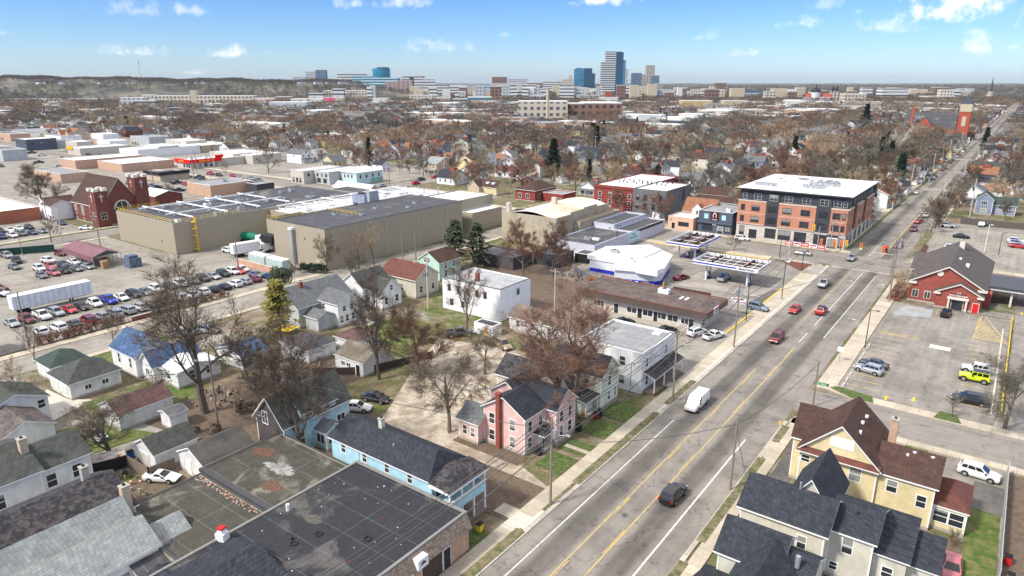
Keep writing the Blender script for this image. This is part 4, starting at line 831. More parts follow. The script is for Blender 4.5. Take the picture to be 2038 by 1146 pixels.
# garages and yards, left middle
def garage(label, x0, y0, x1, y1, h, rh, axis, roof, wall=None, hip=False, doors=(), name='garage', wins=()):
    g = Bld(name, x0, y0, label, 'garage')
    if hip: g.hip(x0, y0, x1, y1, h, rh, wall or W['garage'], roof)
    else: g.gable(x0, y0, x1, y1, h, rh, axis, wall or W['garage'], roof, e=.25)
    for (s_, u) in doors: g.door(s_, {'S': y0, 'N': y1, 'E': x1, 'W': x0}[s_], u, 2.4, 2.0, mat('panelled_garage_door', (.66, .65, .60), kind='siding', p=.5), name='garage_door')
    for (s_, u) in wins: g.win(s_, {'S': y0, 'N': y1, 'E': x1, 'W': x0}[s_], u, 1.1, .9, .7, 'pair')
    return g
garage('small white garage with mossy grey gambrel roof beside the wooden fence', -87.4, 34.8, -82.3, 40.4, 2.6, 1.4, 'Y', RF['green'], doors=[('S', -85.2)])
garage('white shed with smooth brown-grey roof joined to the old rear workshop', -80.8, 37.2, -75.0, 44.0, 2.6, 1.4, 'Y', mat('smooth_brown_roofing', (.095, .088, .08), kind='patch', c2=(.07, .065, .06), var=.2), wins=[('E', 41)]).door('S', 37.2, -78.6, 1, 2, WMET)
garage('long white garage with mottled red-brown roof on the green lawn', -103, 37.2, -97.2, 45.0, 2.6, 1.4, 'Y', RF['mauve'])
garage('small white garden shed with grey lean-to roof beside the long garage', -94.4, 41.7, -91.7, 44.2, 2.3, .4, 'Y', RF['grey'], name='garden_shed')
garage('double white garage with green-grey pyramid roof and two panel doors', -121.3, 37.4, -113.8, 45.0, 2.8, 2.3, 'Y', RF['green'], hip=True, doors=[('S', -119.4), ('S', -116.2)], wins=[('E', 42.6), ('E', 40)])
garage('white garage with dark clipped gable roof behind the pyramid-roofed garage', -129.2, 38.4, -123.2, 44.0, 2.8, 1.8, 'Y', RF['dkgrn'], hip=True)
garage('low white garage with red-brown hip roof beside the green back lawn', -97.8, 76.6, -92.2, 82.2, 2.6, 1.6, 'Y', RF['mauve'], hip=True, wins=[('E', 79.6)])
garage('weathered white garage with brown mossy roof and orange end boards', -90.6, 70.6, -83.6, 77.2, 2.6, 1.5, 'X', mat('mossy_brown_roof', (.13, .11, .085), kind='patch', c2=(.19, .165, .13), var=.3), wins=[('S', -88.6), ('S', -87.2)]).door('S', 70.6, -84.8, .9, 2, BLK)
garage('white painted garage with charcoal hip roof near the yellow tarpaulin', -103.6, 68.8, -95.8, 74.8, 2.6, 1.6, 'X', RF['dkgrey'], hip=True)
B = Bld('blue_roofed_house', -122.4, 47.6, 'white cottage with faded blue patchwork shingle roof and rear wing')
B.gable(-122.2, 47.6, -113.7, 54.2, 4.0, 2.5, 'X', W['white'], RF['bluer']); B.gable(-113.68, 48.4, -109.6, 56.5, 3.0, 2.0, 'Y', W['white'], RF['bluer']); B.gable(-109.58, 49.6, -104.2, 57.0, 2.6, 1.0, 'X', W['white'], RF['wflat'])
B.wins('S', 47.6, [-119.6, -115.6], [1.6], w=.7, h=1.7); B.wins('S', 48.4, [-111.6], [1.2], w=1.0, h=1.0, style='pair'); B.wins('E', -104.2, [52, 55], [1.1]); B.wins('S', 49.6, [-107], [1.1])
B = Bld('blue_roofed_outbuilding', -104, 58, 'low white outbuilding with blue patched roof behind the large bare elm')
B.gable(-110, 60, -102.2, 65, 2.6, 1.2, 'Y', W['white'], RF['bluer']); B.wins('E', -102.2, [61.5, 63.5], [1], w=.9, h=1)
B = Bld('green_roofed_house_edge', -150, 30, 'small white house with pale green metal roof at the left edge below the trailer')
B.gable(-151, 31.6, -145.4, 38.0, 3.0, 1.3, 'Y', W['white'], mat('pale_green_metal', (.42, .52, .47), kind='corrug')); B.wins('E', -145.4, [35.5], [1], w=1.4, h=1.1)

# grey-brown house with pale blue side, by the elm
B = Bld('brown_gabled_house', -78, 46.5, 'dark brown gabled house with pale blue side wall and glazed porch behind the blue house')
B.gable(-77.6, 46.6, -71.6, 57.4, 5.0, 3.2, 'Y', W['dkbrown'], RF['green'], e=.45); B.box('side_wall', W['blue'], -71.59, 46.8, 0, -71.45, 57.2, 5.0)
B.shed(-72.3, 49.2, -71.0, 55.0, 5.9, 6.9, 'E', RF['green'], e=.15, name='dormer_roof'); B.box('dormer', W['blue'], -73.6, 49.3, 5.0, -71.2, 54.9, 5.9)
B.wins('E', -71.2, [50.4, 51.9, 53.4], [5.0], w=1.0, h=.8); B.wins('E', -71.45, [55.8], [1.2], w=1.3, h=1.9, style='grid'); B.wins('E', -71.45, [49.0], [1.2], w=1.1, h=1.9)
B.wins('S', 46.6, [-75.6], [4.2], w=1.1, h=1.7, style='grid'); B.win('S', 46.6, -77.0, 5.0, .5, .6, 'grid')
B.gable(-71.44, 51.2, -69.0, 54.2, 2.7, .9, 'X', W['blue'], RF['grey'], e=.2); B.wins('E', -69.0, [52.0, 53.4], [1.0], w=.9, h=1.3); B.wins('S', 51.2, [-70.2], [1.0], w=1.5, h=1.3, style='pair')

# pink house and neighbours
B = Bld('pink_house', -57, 64.6, 'pink two-storey house with navy cross-gabled roof and tall red brick chimney facing the avenue')
B.gable(-53.8, 66.2, -46.9, 71.0, 5.5, 2.1, 'Y', W['pink'], RF['dark']); B.gable(-50.5, 71.02, -45.1, 76.0, 5.4, 2.1, 'X', W['pink'], RF['dark']); B.gable(-57.2, 64.8, -53.82, 69.6, 3.2, 1.5, 'X', W['pink'], RF['grey'])
B.gable(-56.4, 71.1, -50.6, 76.6, 5.3, 1.9, 'Y', W['pink'], RF['black'])
B.add(MB().box(5.7, 1.0, 0, 6.3, 1.58, 8.0).box(5.63, .93, 8.0, 6.37, 1.66, 8.25).build('chimney', W['redb'], B.o))
B.wins('S', 66.2, [-52.4, -48.9], [3.2, .7], w=.85, h=1.5); B.wins('S', 64.8, [-56.1, -54.7], [1.0], w=.7, h=1.3); B.wins('E', -46.9, [67.4, 69.9], [3.1], w=.85, h=1.5); B.wins('E', -46.9, [67.4], [.7], w=.85, h=1.5)
B.wins('E', -45.1, [72.4, 74.6], [3.1, .8], w=.85, h=1.6); B.door('E', -46.9, 69.9, .9, 2.0, WMET, .3)
B.hip(-46.88, 68.3, -45.2, 70.98, 2.55, .7, None, RF['black'], e=.15); B.box('porch_floor', W['concrete'], -46.88, 68.3, 0, -45.3, 70.9, .3); B.box('post', BLK, -45.5, 68.5, .3, -45.4, 68.6, 2.4)
B = Bld('black_roofed_house', -60, 75, 'two-storey cream house with worn black roof hidden behind the pink house')
B.gable(-60, 77.2, -49.2, 82.8, 4.8, 2.2, 'X', W['cream'], RF['black']); B.gable(-53, 74.6, -49.0, 77.18, 4.8, 1.6, 'Y', W['cream'], mat('pale_worn_roof', (.40, .34, .27), kind='patch', c2=(.25, .2, .16), var=.25)); B.wins('E', -49.2, [79, 81], [3.0, .8])
B = Bld('pale_green_house', -57, 83, 'narrow pale green two-storey gabled house with black roof beside the white flat-roofed duplex')
B.gable(-54.5, 84.0, -45.4, 89.4, 5.5, 2.3, 'X', W['pale'], RF['dark']); B.wins('E', -45.4, [86.6], [3.2], w=.8, h=1.6); B.wins('E', -45.4, [86.6, 88.6], [.8], w=.7, h=1.5); B.wins('S', 84.0, [-48.0, -51.5], [3.0], w=.8, h=1.5)
B.shed(-49.4, 80.0, -45.6, 83.98, 2.7, 3.2, 'E', RF['black'], e=.2, name='porch_roof'); B.box('post', B.tm, -45.8, 80.1, .4, -45.65, 80.25, 2.5); B.box('post', B.tm, -45.8, 83.6, .4, -45.65, 83.75, 2.5); B.box('porch_wall', W['pale'], -49.3, 80.4, 0, -46.6, 83.9, 2.6); B.box('porch_rail', mat('orange_brown_wood', (.42, .22, .09)), -46.55, 80.2, .3, -45.7, 80.3, 1.1); B.box('porch_floor', W['concrete'], -49.3, 80.1, 0, -45.6, 83.8, .3)
B = Bld('white_duplex', -55, 92, 'white two-storey flat-roofed duplex with long black porch roof beside the parking lot')
B.flat(-54.6, 92.7, -42.9, 104.8, 6.9, W['white'], RF['greyflat'], par=.25, cap=B.tm); B.wins('S', 92.7, [-46.4], [4.2, 1.0], w=1.0, h=1.5); B.wins('S', 92.7, [-51.5], [4.2, 1.0], w=.9, h=1.4); B.wins('E', -42.9, [94.4, 101.6], [4.2], w=.75, h=1.5)
B.wins('E', -42.9, [94.6], [1.0], w=.8, h=1.6); B.door('E', -42.9, 97.2, .95, 2.1, WMET, .4); B.door('E', -42.9, 100.6, .95, 2.1, WMET, .4); B.door('E', -42.9, 102.6, .95, 2.1, WMET, .4)
B.shed(-42.88, 93.4, -40.9, 104.6, 2.9, 3.7, 'E', RF['black'], e=.15, name='porch_roof')
for yy in (93.5, 97.2, 100.9, 104.4): B.box('post', B.tm, -41.1, yy, .4, -40.95, yy + .15, 2.8)
B.box('porch_floor', WOOD, -42.88, 93.4, 0, -40.9, 104.6, .4); B.box('roof_hatch', W['trim'], -46, 102.4, 6.68, -44.6, 103.6, 6.9); B.box('steps', W['concrete'], -40.88, 97.6, 0, -40.2, 99.4, .25)
B.add(MB().path([(10.6, 0 - .12, 1.2), (10.6, -.12, 5.2), (11.1, -.12, 5.4), (11.1, -.12, 4.9)], .05).build('conduit', DGR, B.o))

# strip mall
B = Bld('strip_mall', -66, 128, 'long single-storey shop strip with brown fascia and gravel roof beside the parking lot', 'shops')
B.box('wall', W['stone'], -64, 126.0, 0, -46.2, 136.0, 3.2); B.box('wall', W['stone'], -74, 126.0, 0, -64.02, 136.0, 3.2)
fa = MB(); fa.box(-8.6, -3.4, 3.2, 21.4, 8.4, 4.45); B.add(fa.build('fascia', mat('brown_fascia_panel', (.105, .075, .065), kind='corrug', p=.5), B.o))
rf = MB(); rf.poly([(-8.4, -3.2, 4.47), (21.2, -3.2, 4.47), (21.2, 8.2, 4.47), (-8.4, 8.2, 4.47)]); rf.box(-8.65, -3.45, 4.47, 21.45, -3.2, 4.58, 1); rf.box(21.2, -3.2, 4.47, 21.45, 8.45, 4.58, 1); rf.box(-8.65, 8.2, 4.47, 21.2, 8.45, 4.58, 1)
B.roof = B.add(rf.build('roof', [RF['gravel'], mat('rusty_red_edge', (.20, .07, .05), var=.3)], B.o))
B.wins('S', 126.0, [-61.5, -57.8, -54.8, -52.2], [.95], w=2.2, h=1.3, style='pair'); B.wins('S', 126.0, [-49.6], [.95], w=1.5, h=1.3, style='pair'); B.door('S', 126.0, -59.6, 1, 2.2, BLK); B.door('S', 126.0, -56.2 + .2, .9, 2.2, BLK); B.door('S', 126.0, -48.2, 1.0, 2.2, BLK); B.door('S', 126.0, -65.2, 1.0, 2.2, BLK); B.wins('S', 126.0, [-69.5], [.95], w=2.6, h=1.3, style='triple'); B.wins('E', -46.2, [127.4], [.9], w=1.2, h=1.3)
B.box('walkway', W['concrete'], -74, 123.6, 0, -45.2, 125.98, .15)
B.box('sign_board', WMET, -44.55, 128.0, 3.3, -44.45, 130.4, 4.75); text('LEONARD', .42, mat('maroon_lettering', (.25, .02, .10)), B.o, (-44.44 + 66, 1.2, 4.35), 'E'); text('ST. SHOP', .42, MATS['maroon_lettering'], B.o, (-44.44 + 66, 1.2, 3.75), 'E')
B.ac(-57.2, 132.4, 4.47, 2.4, 1.3, 1.0, WMET); B.box('skylight', WMET, -53.0, 130.4, 4.475, -52.5, 132.2, 4.6, B.roof); B.parts[-1].location = (0, 0, 0)
B.box('skylight', WMET, -51.8, 130.4, 4.475, -51.3, 132.2, 4.6, B.roof); B.box('parapet_wall', mat('dark_brown_wall', (.08, .055, .05)), -57, 136.5, 4.2, -48.5, 136.8, 5.0)

# white flat block with green window, low neighbour
B = Bld('white_flat_house', -98, 106, 'tall white painted block house with flat roof, brick chimney and red-brown windows')
B.flat(-98, 106.7, -82.0, 117.6, 7.0, W['white2'], mat('streaky_grey_roofing', (.36, .37, .38), kind='tar', c2=(.50, .44, .36), var=.15), par=.3, cap=DGR)
rw = mat('red_brown_window_surround', (.20, .06, .05))
B.wins('S', 106.7, [-96, -93.4, -90.8, -88.2, -86], [4.4], w=.7, h=1.3, tm=rw); B.wins('S', 106.7, [-95.4, -92.2], [1.2], w=.8, h=1.3, tm=rw); B.win('E', -82, 113, 4.5, .8, 1.3, 'sash', GREENP); B.chimney(-90.5, 109.8, 6.5, 8.6, W['redb'], .75)
B = Bld('long_white_cottage', -78, 103, 'long low white house with brown roof beneath the reddish maple')
B.gable(-77.6, 104.0, -60.2, 109.6, 3.0, 1.7, 'X', W['white'], mat('old_brown_roof', (.14, .105, .09), kind='patch', c2=(.20, .16, .13), var=.25)); B.wins('S', 104.0, [-75.5, -72, -68], [1.2], w=.8, h=1.2)
B = Bld('plank_shed', -81, 97.6, 'tiny white shed with yellow plywood door beside the tan minivan', 'shed'); B.flat(-82.4, 98.6, -77.6, 101.4, 2.2, W['white2'], RF['dkgrey'], par=.1); B.door('S', 98.6, -79.4, 1.0, 1.8, mat('yellow_plywood', (.68, .42, .12)))

# grey and white houses along the back street
B = Bld('grey_gabled_house', -122, 77.4, 'grey cross-gabled house with slate grey roof, red side door and brick chimney')
B.gable(-121.4, 79.0, -112.0, 92.6, 4.6, 3.0, 'Y', W['grey'], RF['grey'], e=.5); B.gable(-112.2, 84.4, -106.3, 89.6, 5.0, 1.8, 'X', W['white'], RF['grey']); B.wins('E', -106.3, [86, 88], [3.2], w=.8, h=1.1); B.wins('E', -106.3, [85.2, 86.6, 88.2], [.9], w=.8, h=1.4); B.wins('S', 84.4, [-110.8], [3.2], w=.8, h=1.1); B.door('S', 84.4, -109.2, .9, 2, REDP); B.chimney(-116, 83, 5.6, 8.4, W['redb'], .7); B.wins('S', 79.0, [-119, -115.5], [1.2, 4.2], w=.9)
B.gable(-111.98, 80.2, -107.6, 84.3, 2.8, 1.0, 'X', W['grey'], RF['grey'])
B = Bld('white_gabled_house', -120, 96, 'white gabled house with mossy grey-green roof between grey house and red-roofed house')
B.gable(-119.6, 96.4, -112.4, 104.8, 4.4, 2.7, 'Y', W['white'], RF['green']); B.gable(-112.38, 97.4, -107.4, 103.2, 4.2, 2.2, 'X', W['white'], RF['green']); B.wins('E', -107.4, [100.3], [4.0], w=.7, h=1.1); B.wins('E', -107.4, [98.6, 101.8], [1.1], w=.9); B.wins('S', 96.4, [-117.8, -115], [1.2], w=.8); B.wins('S', 97.4, [-110], [1.2])
B = Bld('red_roofed_house', -119, 107, 'cream gabled house with long rusty red-brown roof below the beige warehouse')
B.gable(-118.6, 107.8, -107.4, 115.4, 4.6, 2.6, 'X', W['cream'], RF['red'], e=.5); B.wins('S', 107.8, [-116, -112], [1.3], w=1.0); B.wins('E', -107.4, [111.6], [4.4], w=1.2, h=1.0, style='pair'); B.wins('W', -118.6, [111.6], [3.6], w=1.6, h=1.2, style='pair'); B.wins('E', -107.4, [109.6, 113.6], [1.1])
B = Bld('mint_house', -120, 121, 'mint green gabled house with brown roof beside the evergreen')
B.gable(-119.8, 121.6, -112.6, 129.6, 4.8, 2.2, 'Y', W['mint'], RF['brown']); B.wins('S', 121.6, [-117.4, -116.2], [4.4], w=.7, h=1.2); B.wins('E', -112.6, [124, 127], [3.0, .9], w=.8); B.wins('S', 121.6, [-118, -114.6], [1.2])
B = Bld('dark_low_roof', -112, 135, 'low dark flat-roofed building behind the evergreens', 'shop'); B.flat(-118, 141, -104, 150, 3.2, W['dkbrown'], RF['dkgrey'], cap=BLK); B.flat(-103.9, 150.5, -95.6, 158, 3.2, W['charcoal'], RF['dkgrey'], cap=BLK)

# ------------------------------------------------------------------ right-hand side of the avenue
B = Bld('yellow_house', -16, 79, 'large yellow sided house with brown roofs and blank white panel in its gable')
B.gable(-15.6, 79.6, -7.2, 88.6, 6.0, 4.0, 'Y', W['yellow'], RF['brown'], e=.45)
cg = MB(); cg.poly([(-.6, .9, 6.0), (4.5, 5.6, 9.8), (-.2, 5.5, 9.2)][::-1]); 
B.gable(-17.0, 82.0, -11.4, 87.2, 6.0, 3.2, 'X', W['yellow'], RF['brown'], e=.3)
B.gable(-7.3, 80.0, -1.5, 87.2, 5.5, 2.0, 'X', W['yellow'], RF['brown'], e=.35)
B.hip(-1.48, 81.0, 1.8, 87.6, 3.0, 1.1, W['yellow'], RF['red'], e=.2); B.shed(-15.9, 78.95, -7.0, 79.58, 5.75, 6.25, 'S', RF['red'], e=.05, name='pent_roof')
B.win('S', 79.6, -11.2, 7.3, 2.4, 1.1, 'none', tm=W['trim']).name = 'blank_panel'
B.parts[-1].material_slots[0].link = 'OBJECT'; B.parts[-1].material_slots[0].material = WMET; B.parts[-1].name = 'panel'
B.win('S', 79.6, -9.4, 3.6, 1.2, 1.7); B.win('S', 79.6, -14.9, 4.2, .9, .8); B.win('S', 79.6, -11.8, 3.6, .5, .8); B.win('S', 80.0, -5.6, 3.4, 1.0, 1.4); B.win('S', 80.0, -2.6, 2.6, .9, 1.4); B.win('S', 81.0, -.6, 1.0, 1.3, 1.5); B.win('S', 81.0, .9, 1.0, 1.3, 1.5); B.wins('W', -15.6, [82, 86], [1, 4])
B.chimney(-6.9, 86.4, 5.5, 9.4, W['tanbrick'], .8); B.vent(-9.8, 81.8, 8.5, B.tm, .5, .15); B.vent(-10.0, 84.0, 8.9, B.tm, .3, .2); B.vent(-9.9, 86, 8.9, B.tm, .3, .2); B.vent(-4.8, 82.6, 6.7, WMET, .6, .14); B.vent(-4.2, 83.2, 7.2, B.tm, .3, .2); B.vent(-2.4, 83.2, 7.2, B.tm, .3, .2)
B = Bld('cream_house', -17.4, 63, 'cream sided house with dark charcoal roofs stepping down in wings, beside the yellow house')
B.gable(-17.4, 63.6, -9.2, 70.4, 5.9, 1.9, 'X', W['cream'], RF['dark'], e=.4); B.gable(-13.8, 67.6, -9.6, 74.8, 6.0, 3.0, 'Y', W['cream'], RF['dark'], e=.4)
B.gable(-9.18, 65.8, -5.2, 72.6, 5.4, 1.6, 'X', W['cream'], RF['dark'], e=.35); B.shed(-5.18, 66.8, -2.3, 73.4, 3.9, 5.0, 'S', RF['dark'], e=.3); B.box('wall', W['cream'], -5.18, 66.9, 0, -2.3, 73.3, 3.8); B.shed(-2.28, 68.0, .3, 73.0, 3.0, 3.9, 'S', RF['dark'], e=.2, name='lower_roof'); B.box('wall', W['cream'], -2.28, 68.1, 0, .3, 72.9, 2.9)
B.wins('S', 65.8, [-7.4], [3.2], w=.9, h=1.7); B.wins('S', 63.6, [-11.2], [3.4, .8], w=.8, h=1.4); B.wins('S', 66.9, [-3.8], [1.4], w=.9, h=1.1); B.wins('S', 65.8, [-8.4], [.9], w=.7, h=.8); B.vent(-12.6, 66.9, 7.9, GRM, .8, .1); B.vent(-7.2, 68, 6.5, BLK, .3); B.vent(-6.2, 67.2, 6.0, BLK, .3); B.wins('W', -17.4, [65, 68.6], [1, 3.8])
B = Bld('charcoal_roofed_house', -17.6, 50, 'house with steep charcoal roof and pale gable ends at the bottom right edge')
B.gable(-16.7, 55.2, -11.4, 61.0, 6.0, 1.9, 'X', W['cream'], RF['dark'], e=.4); B.gable(-14.6, 49.0, -9.6, 57.0, 5.6, 2.2, 'Y', W['cream'], RF['dark'], e=.35); B.gable(-17.4, 47, -14.62, 55.18, 3.6, 1.2, 'X', W['cream'], RF['dark']); B.gable(-11.3, 55.3, -8.6, 60.4, 5.4, 1.4, 'X', W['cream'], RF['dark'], e=.2); B.vent(-10.0, 56.4, 6.4, GRM, 1.2, .22); B.win('S', 49.0, -12.1, 4.2)

# bank
B = Bld('brick_bank', -17, 173, 'red brick bank with big front gable, small entrance gable and drive-through canopy', 'bank')
bc = mat('cream_cornice', (.66, .62, .54), var=.06)
B.tm = bc
B.gable(-16.0, 174.6, -1.8, 206, 4.6, 4.2, 'Y', W['bankbrick'], mat('brown_grey_shingles', (.12, .10, .095), kind='shingle', c2=(.085, .075, .072), var=.15), e=.6, th=.3)
BR = MATS['brown_grey_shingles']
B.gable(-17.2, 189, -10, 200, 4.2, 3.0, 'X', W['bankbrick'], BR, e=.5); B.gable(-10.4, 172.4, -2.0, 174.58, 3.6, 2.2, 'Y', W['bankbrick'], BR, e=.5, th=.25)
B.box('cornice', bc, -16.62, 174.0, 4.2, -14.6, 174.58, 4.7); B.box('cornice', bc, -3.0, 174.1, 4.2, -1.2, 174.58, 4.7); B.box('cornice', bc, -10.9, 171.85, 3.2, -9.6, 172.38, 3.6); B.box('cornice', bc, -2.8, 171.85, 3.2, -1.5, 172.38, 3.6)
B.box('entrance_surround', bc, -8.2, 171.6, 2.5, -4.2, 172.38, 2.9)
for xx in (-8.0, -4.7): B.box('column', bc, xx, 171.7, 0, xx + .35, 172.05, 2.5)
B.door('S', 172.4, -6.2, 2.1, 2.2, GL); B.door('S', 172.4, -2.9 + .1, 1.1, 2.1, REDP); cir = MB().tube((6.6, 1.42, 7.2), (6.6, 1.5, 7.2), .62, .62, 16); B.add(cir.build('round_vent', bc, B.o))
text('FIFTH THIRD BANK', .40, WMET, B.o, (17 - 6.2, -.64, 3.22)); text('5/3', .62, mat('green_lettering', (.35, .62, .50)), B.o, (17 - 6.2, -.64, 3.85)); B.box('sign_back', BLK, -7.7, 172.3, 3.6, -4.7, 172.38, 3.66)
B.wins('S', 174.6, [-14.6, -12.2], [1.1], w=1.1, h=1.6, style='pair'); B.wins('W', -16, [178, 183], [1.2], w=1.2, h=1.7)
B.chimney(-8.4, 198.5, 7.8, 10.6, bc, 1.1); B.box('skylight', WMET, -6.4, 183.6, 7.2, -5.7, 185.4, 7.85) ; B.box('skylight', WMET, -8.0, 186, 8.3, -7.5, 187.4, 8.62)
B.box('canopy_roof', WMET, -1.15, 180.8, 3.6, 14, 192.5, 4.0); B.box('canopy_fascia', DGR, -1.3, 180.6, 4.01, 14.2, 192.7, 4.5)
for xx in (3.0, 9.0):
    for yy in (181.8, 190.8): B.box('canopy_column', bc, xx, yy, 0, xx + .4, yy + .4, 3.6)
B.box('teller_wall', W['bankbrick'], -1.78, 178, 0, -.4, 190, 3.4)

# ------------------------------------------------------------------ gas station
def canopy(label, x0, y0, x1, y1, cols, brand=None):
    o = empty('pump_canopy', (x0 + x1) / 2, (y0 + y1) / 2, 0, 0, label, 'canopy', 'gas station canopies'); cx, cy = (x0 + x1) / 2, (y0 + y1) / 2; hx, hy = (x1 - x0) / 2, (y1 - y0) / 2
    d = MB(); d.box(-hx + .15, -hy + .15, 4.3, hx - .15, hy - .15, 4.42); d.build('deck', mat('dark_canopy_deck', (.06, .035, .03), kind='patch', c2=(.12, .09, .08), sc=3), o)
    f = MB()
    for q in ((-hx, -hy, hx, -hy + .15), (-hx, hy - .15, hx, hy), (-hx, -hy + .15, -hx + .15, hy - .15), (hx - .15, -hy + .15, hx, hy - .15)): f.box(q[0], q[1], 4.2, q[2], q[3], 5.15)
    f.build('fascia', WMET, o)
    st_ = MB(); xe = hx * (.35 if brand else 1.0); st_.box(-hx - .01, -hy - .03, 4.5, xe, -hy - .004, 4.82)
    if not brand: st_.box(hx + .004, -hy, 4.5, hx + .03, hy, 4.82)
    else: st_.box(hx + .004, -hy + .4, 4.6, hx + .03, hy - .2, 4.75, 1)
    st_.box(-hx - .03, -hy, 4.5, -hx - .004, hy, 4.82); st_.build('stripe', [BLUEP, BLK], o)
    j = MB(); n = int(hx * 2 / 2.3)
    for k in range(1, n): x = -hx + k * 2 * hx / n; j.box(x - .06, -hy + .2, 4.42, x + .06, hy - .2, 4.62)
    for q in (-.33, .33): j.box(-hx + .2, q * hy - .06, 4.63, hx - .2, q * hy + .06, 4.75)
    j.build('joist', WMET, o); b = MB(); [b.box(q * hx - .15, -hy + .2, 4.43, q * hx + .15, hy - .2, 4.95) for q in (-.5, .5)]; b.build('beam', mat('dark_red_beam', (.08, .03, .03)), o)
    s = MB(); n = int(hx * 2 / 1.3)
    for k in range(n): x = -hx + (k + .5) * 2 * hx / n; s.box(x - .03, hy - .35, 4.5, x + .03, hy - .16, 5.14)
    s.build('stiffener', DGR, o)
    for (x, y) in cols: MB().box(x - cx - .2, y - cy - .2, 0, x - cx + .2, y - cy + .2, 4.3).build('column', WMET, o)
    if brand: text(brand, .66, mat('dark_blue_lettering', (.01, .02, .10)), o, (hx * .66, -hy - .03, 4.62), 'S', 1.0)
    return o
canopy('white gas canopy with blue stripe and brand lettering, the nearer one over the pickup', -62.6, 161.2, -46.2, 171.4, [(-59.6, 166), (-49.2, 166), (-59.6, 163.2), (-49.2, 163.2)], 'MARATHON')
canopy('square white gas canopy with blue stripe, the farther one beside the cross street', -76.8, 177.2, -67.4, 194.2, [(-74.5, 181), (-69.8, 181), (-74.5, 190), (-69.8, 190)])
def pump(x, y, lab):
    o = empty('fuel_pump', x, y, .02, 0, lab, 'fuel pump', 'fuel pumps under the canopies'); MB().box(-.75, -.9, 0, .75, .9, .18).build('island', mat('dark_island', (.10, .10, .10)), o)
    MB().box(-.3, -.45, .18, .3, .45, 2.0).build('cabinet', WMET, o); MB().box(-.33, -.35, 1.2, .33, .35, 1.8).build('display', BLK, o); MB().box(-.34, -.46, .2, .34, .46, .8).build('lower_panel', BLUEP, o)
    MB().path([(.35, .3, 1.5), (.6, .3, .9), (.5, .3, .5), (.36, .3, 1.2)], .04).build('hose', BLK, o)
pump(-59.6, 164.6, 'fuel pump left of the pickup under the lettered canopy'); pump(-49.2, 164.6, 'fuel pump right of the pickup under the lettered canopy'); pump(-72.2, 181.6, 'nearer fuel pump under the square canopy'); pump(-72.2, 189.6, 'farther fuel pump under the square canopy')
B = Bld('gas_station_shop', -80, 146, 'white gas station shop with chamfered corners and royal blue base band', 'shop')
wp = [(-87.6, 153.0), (-79.6, 153.0), (-77.2, 147.4), (-67.6, 150.6), (-66.8, 152.4), (-70.4, 165.5), (-80, 172.6), (-88.4, 164)]
L_ = lambda P, k=0: [(a + 80 + 0, b - 146) for a, b in P]
B.add(MB().prism(L_(wp), 0, .95).build('base_band', BLUEP, B.o)); B.add(MB().prism([(a * .995 + -.04, b) for a, b in L_(wp)], .96, 3.2).build('wall', mat('pale_shop_wall', (.66, .68, .72)), B.o))
cxp = sum(p[0] for p in wp) / 8; cyp = sum(p[1] for p in wp) / 8
ov = [((a - cxp) * 1.06 + cxp + 80, (b - cyp) * 1.06 + cyp - 146) for a, b in wp]
B.roof = B.add(MB().prism(ov, 3.21, 4.3, 1, 0).build('roof', [RF['wflat'], WMET], B.o)); B.box('sign_box', WMET, -72.0, 149.2 - .9, 3.0, -66.2, 150.6 - .9, 4.6)
B.ac(-75.6, 153.4, 4.3, 1.4, 1.0, .7, WMET); B.ac(-83.6, 159.2, 4.3, 2.2, 1.4, .8); B.box('roof_riser', WMET, -80, 158, 4.31, -74.4, 168.5, 4.8)
for k in range(3):
    o = empty('bollard', [-66.2, -65.2, -68.5][k], [152.6, 150.2, 147.6][k], 0, 0, ['yellow bollard right of the gas station shop', 'yellow bollard near the shop corner by the silver car', 'yellow bollard in front of the gas station shop'][k], 'bollard'); MB().tube((0, 0, 0), (0, 0, 1.3), .12, .12, 8).build('post', YEL, o); MB().box(-.13, -.13, 1.31, .13, .13, 1.36).build('cap', YEL, o)
o = empty('cylinder_cage', -73, 147.2, 0, .2, 'low white cage of stored items against the shop front', 'cage')
for k in range(6): MB().box(k * .8 - 2.4, -.3, .1, k * .8 - 1.8, .3, 1.0 + .1 * (k % 2)).build('crate', WMET, o)

# neighbours behind the gas station
B = Bld('pale_two_level_shop', -107, 186, 'pale lilac flat-roofed building with grey roof between warehouse and gas station', 'shop')
B.flat(-106.6, 187.6, -99.2, 210, 5.4, W['lilac'], RF['dkgrey'], par=.5, cap=W['lilac']); B.door('S', 187.6, -100.6, 1.0, 2.2, WOOD, 2.2); B.flat(-99.18, 187.8, -93.0, 212, 3.9, W['lilac'], RF['dkgrey'], par=.4, cap=W['lilac']); B.flat(-106.6, 164.5, -92.8, 187.58, 3.9, W['lilac'], RF['dkgrey'], par=.3, cap=W['lilac'])
B.ac(-98.8, 171, 3.6, 2.0, 1.2, .9); B.box('duct', WMET, -97.6, 171.2, 3.7, -95.4, 172.4, 4.3); B.box('black_band', BLK, -92.98, 191, 3.2, -92.8, 210, 4.0)
B.box('banner', mat('pale_blue_banner', (.55, .74, .80)), -92.79, 184.6, .8, -92.7, 192.6, 3.6); text('NOW OPEN', .95, mat('teal_lettering', (.10, .36, .42)), B.o, (107 - 92.68, 188.6 - 186, 2.1), 'E'); text('apply inside', .4, BLK, B.o, (107 - 92.68, 188.6 - 186, 3.1), 'E')
B = Bld('open_shelter', -95, 158, 'low black roofed shelter behind the white shop', 'shelter'); B.flat(-95.6, 158.6, -91.6, 163.6, 2.6, BLK, RF['dkgrey'], par=.1)
B = Bld('arched_roof_warehouse', -136, 164, 'beige block building with rust-stained white bowed roof and stepped parapet', 'warehouse')
x0, x1, y0, y1 = 6.6, 27, 5.5, 40
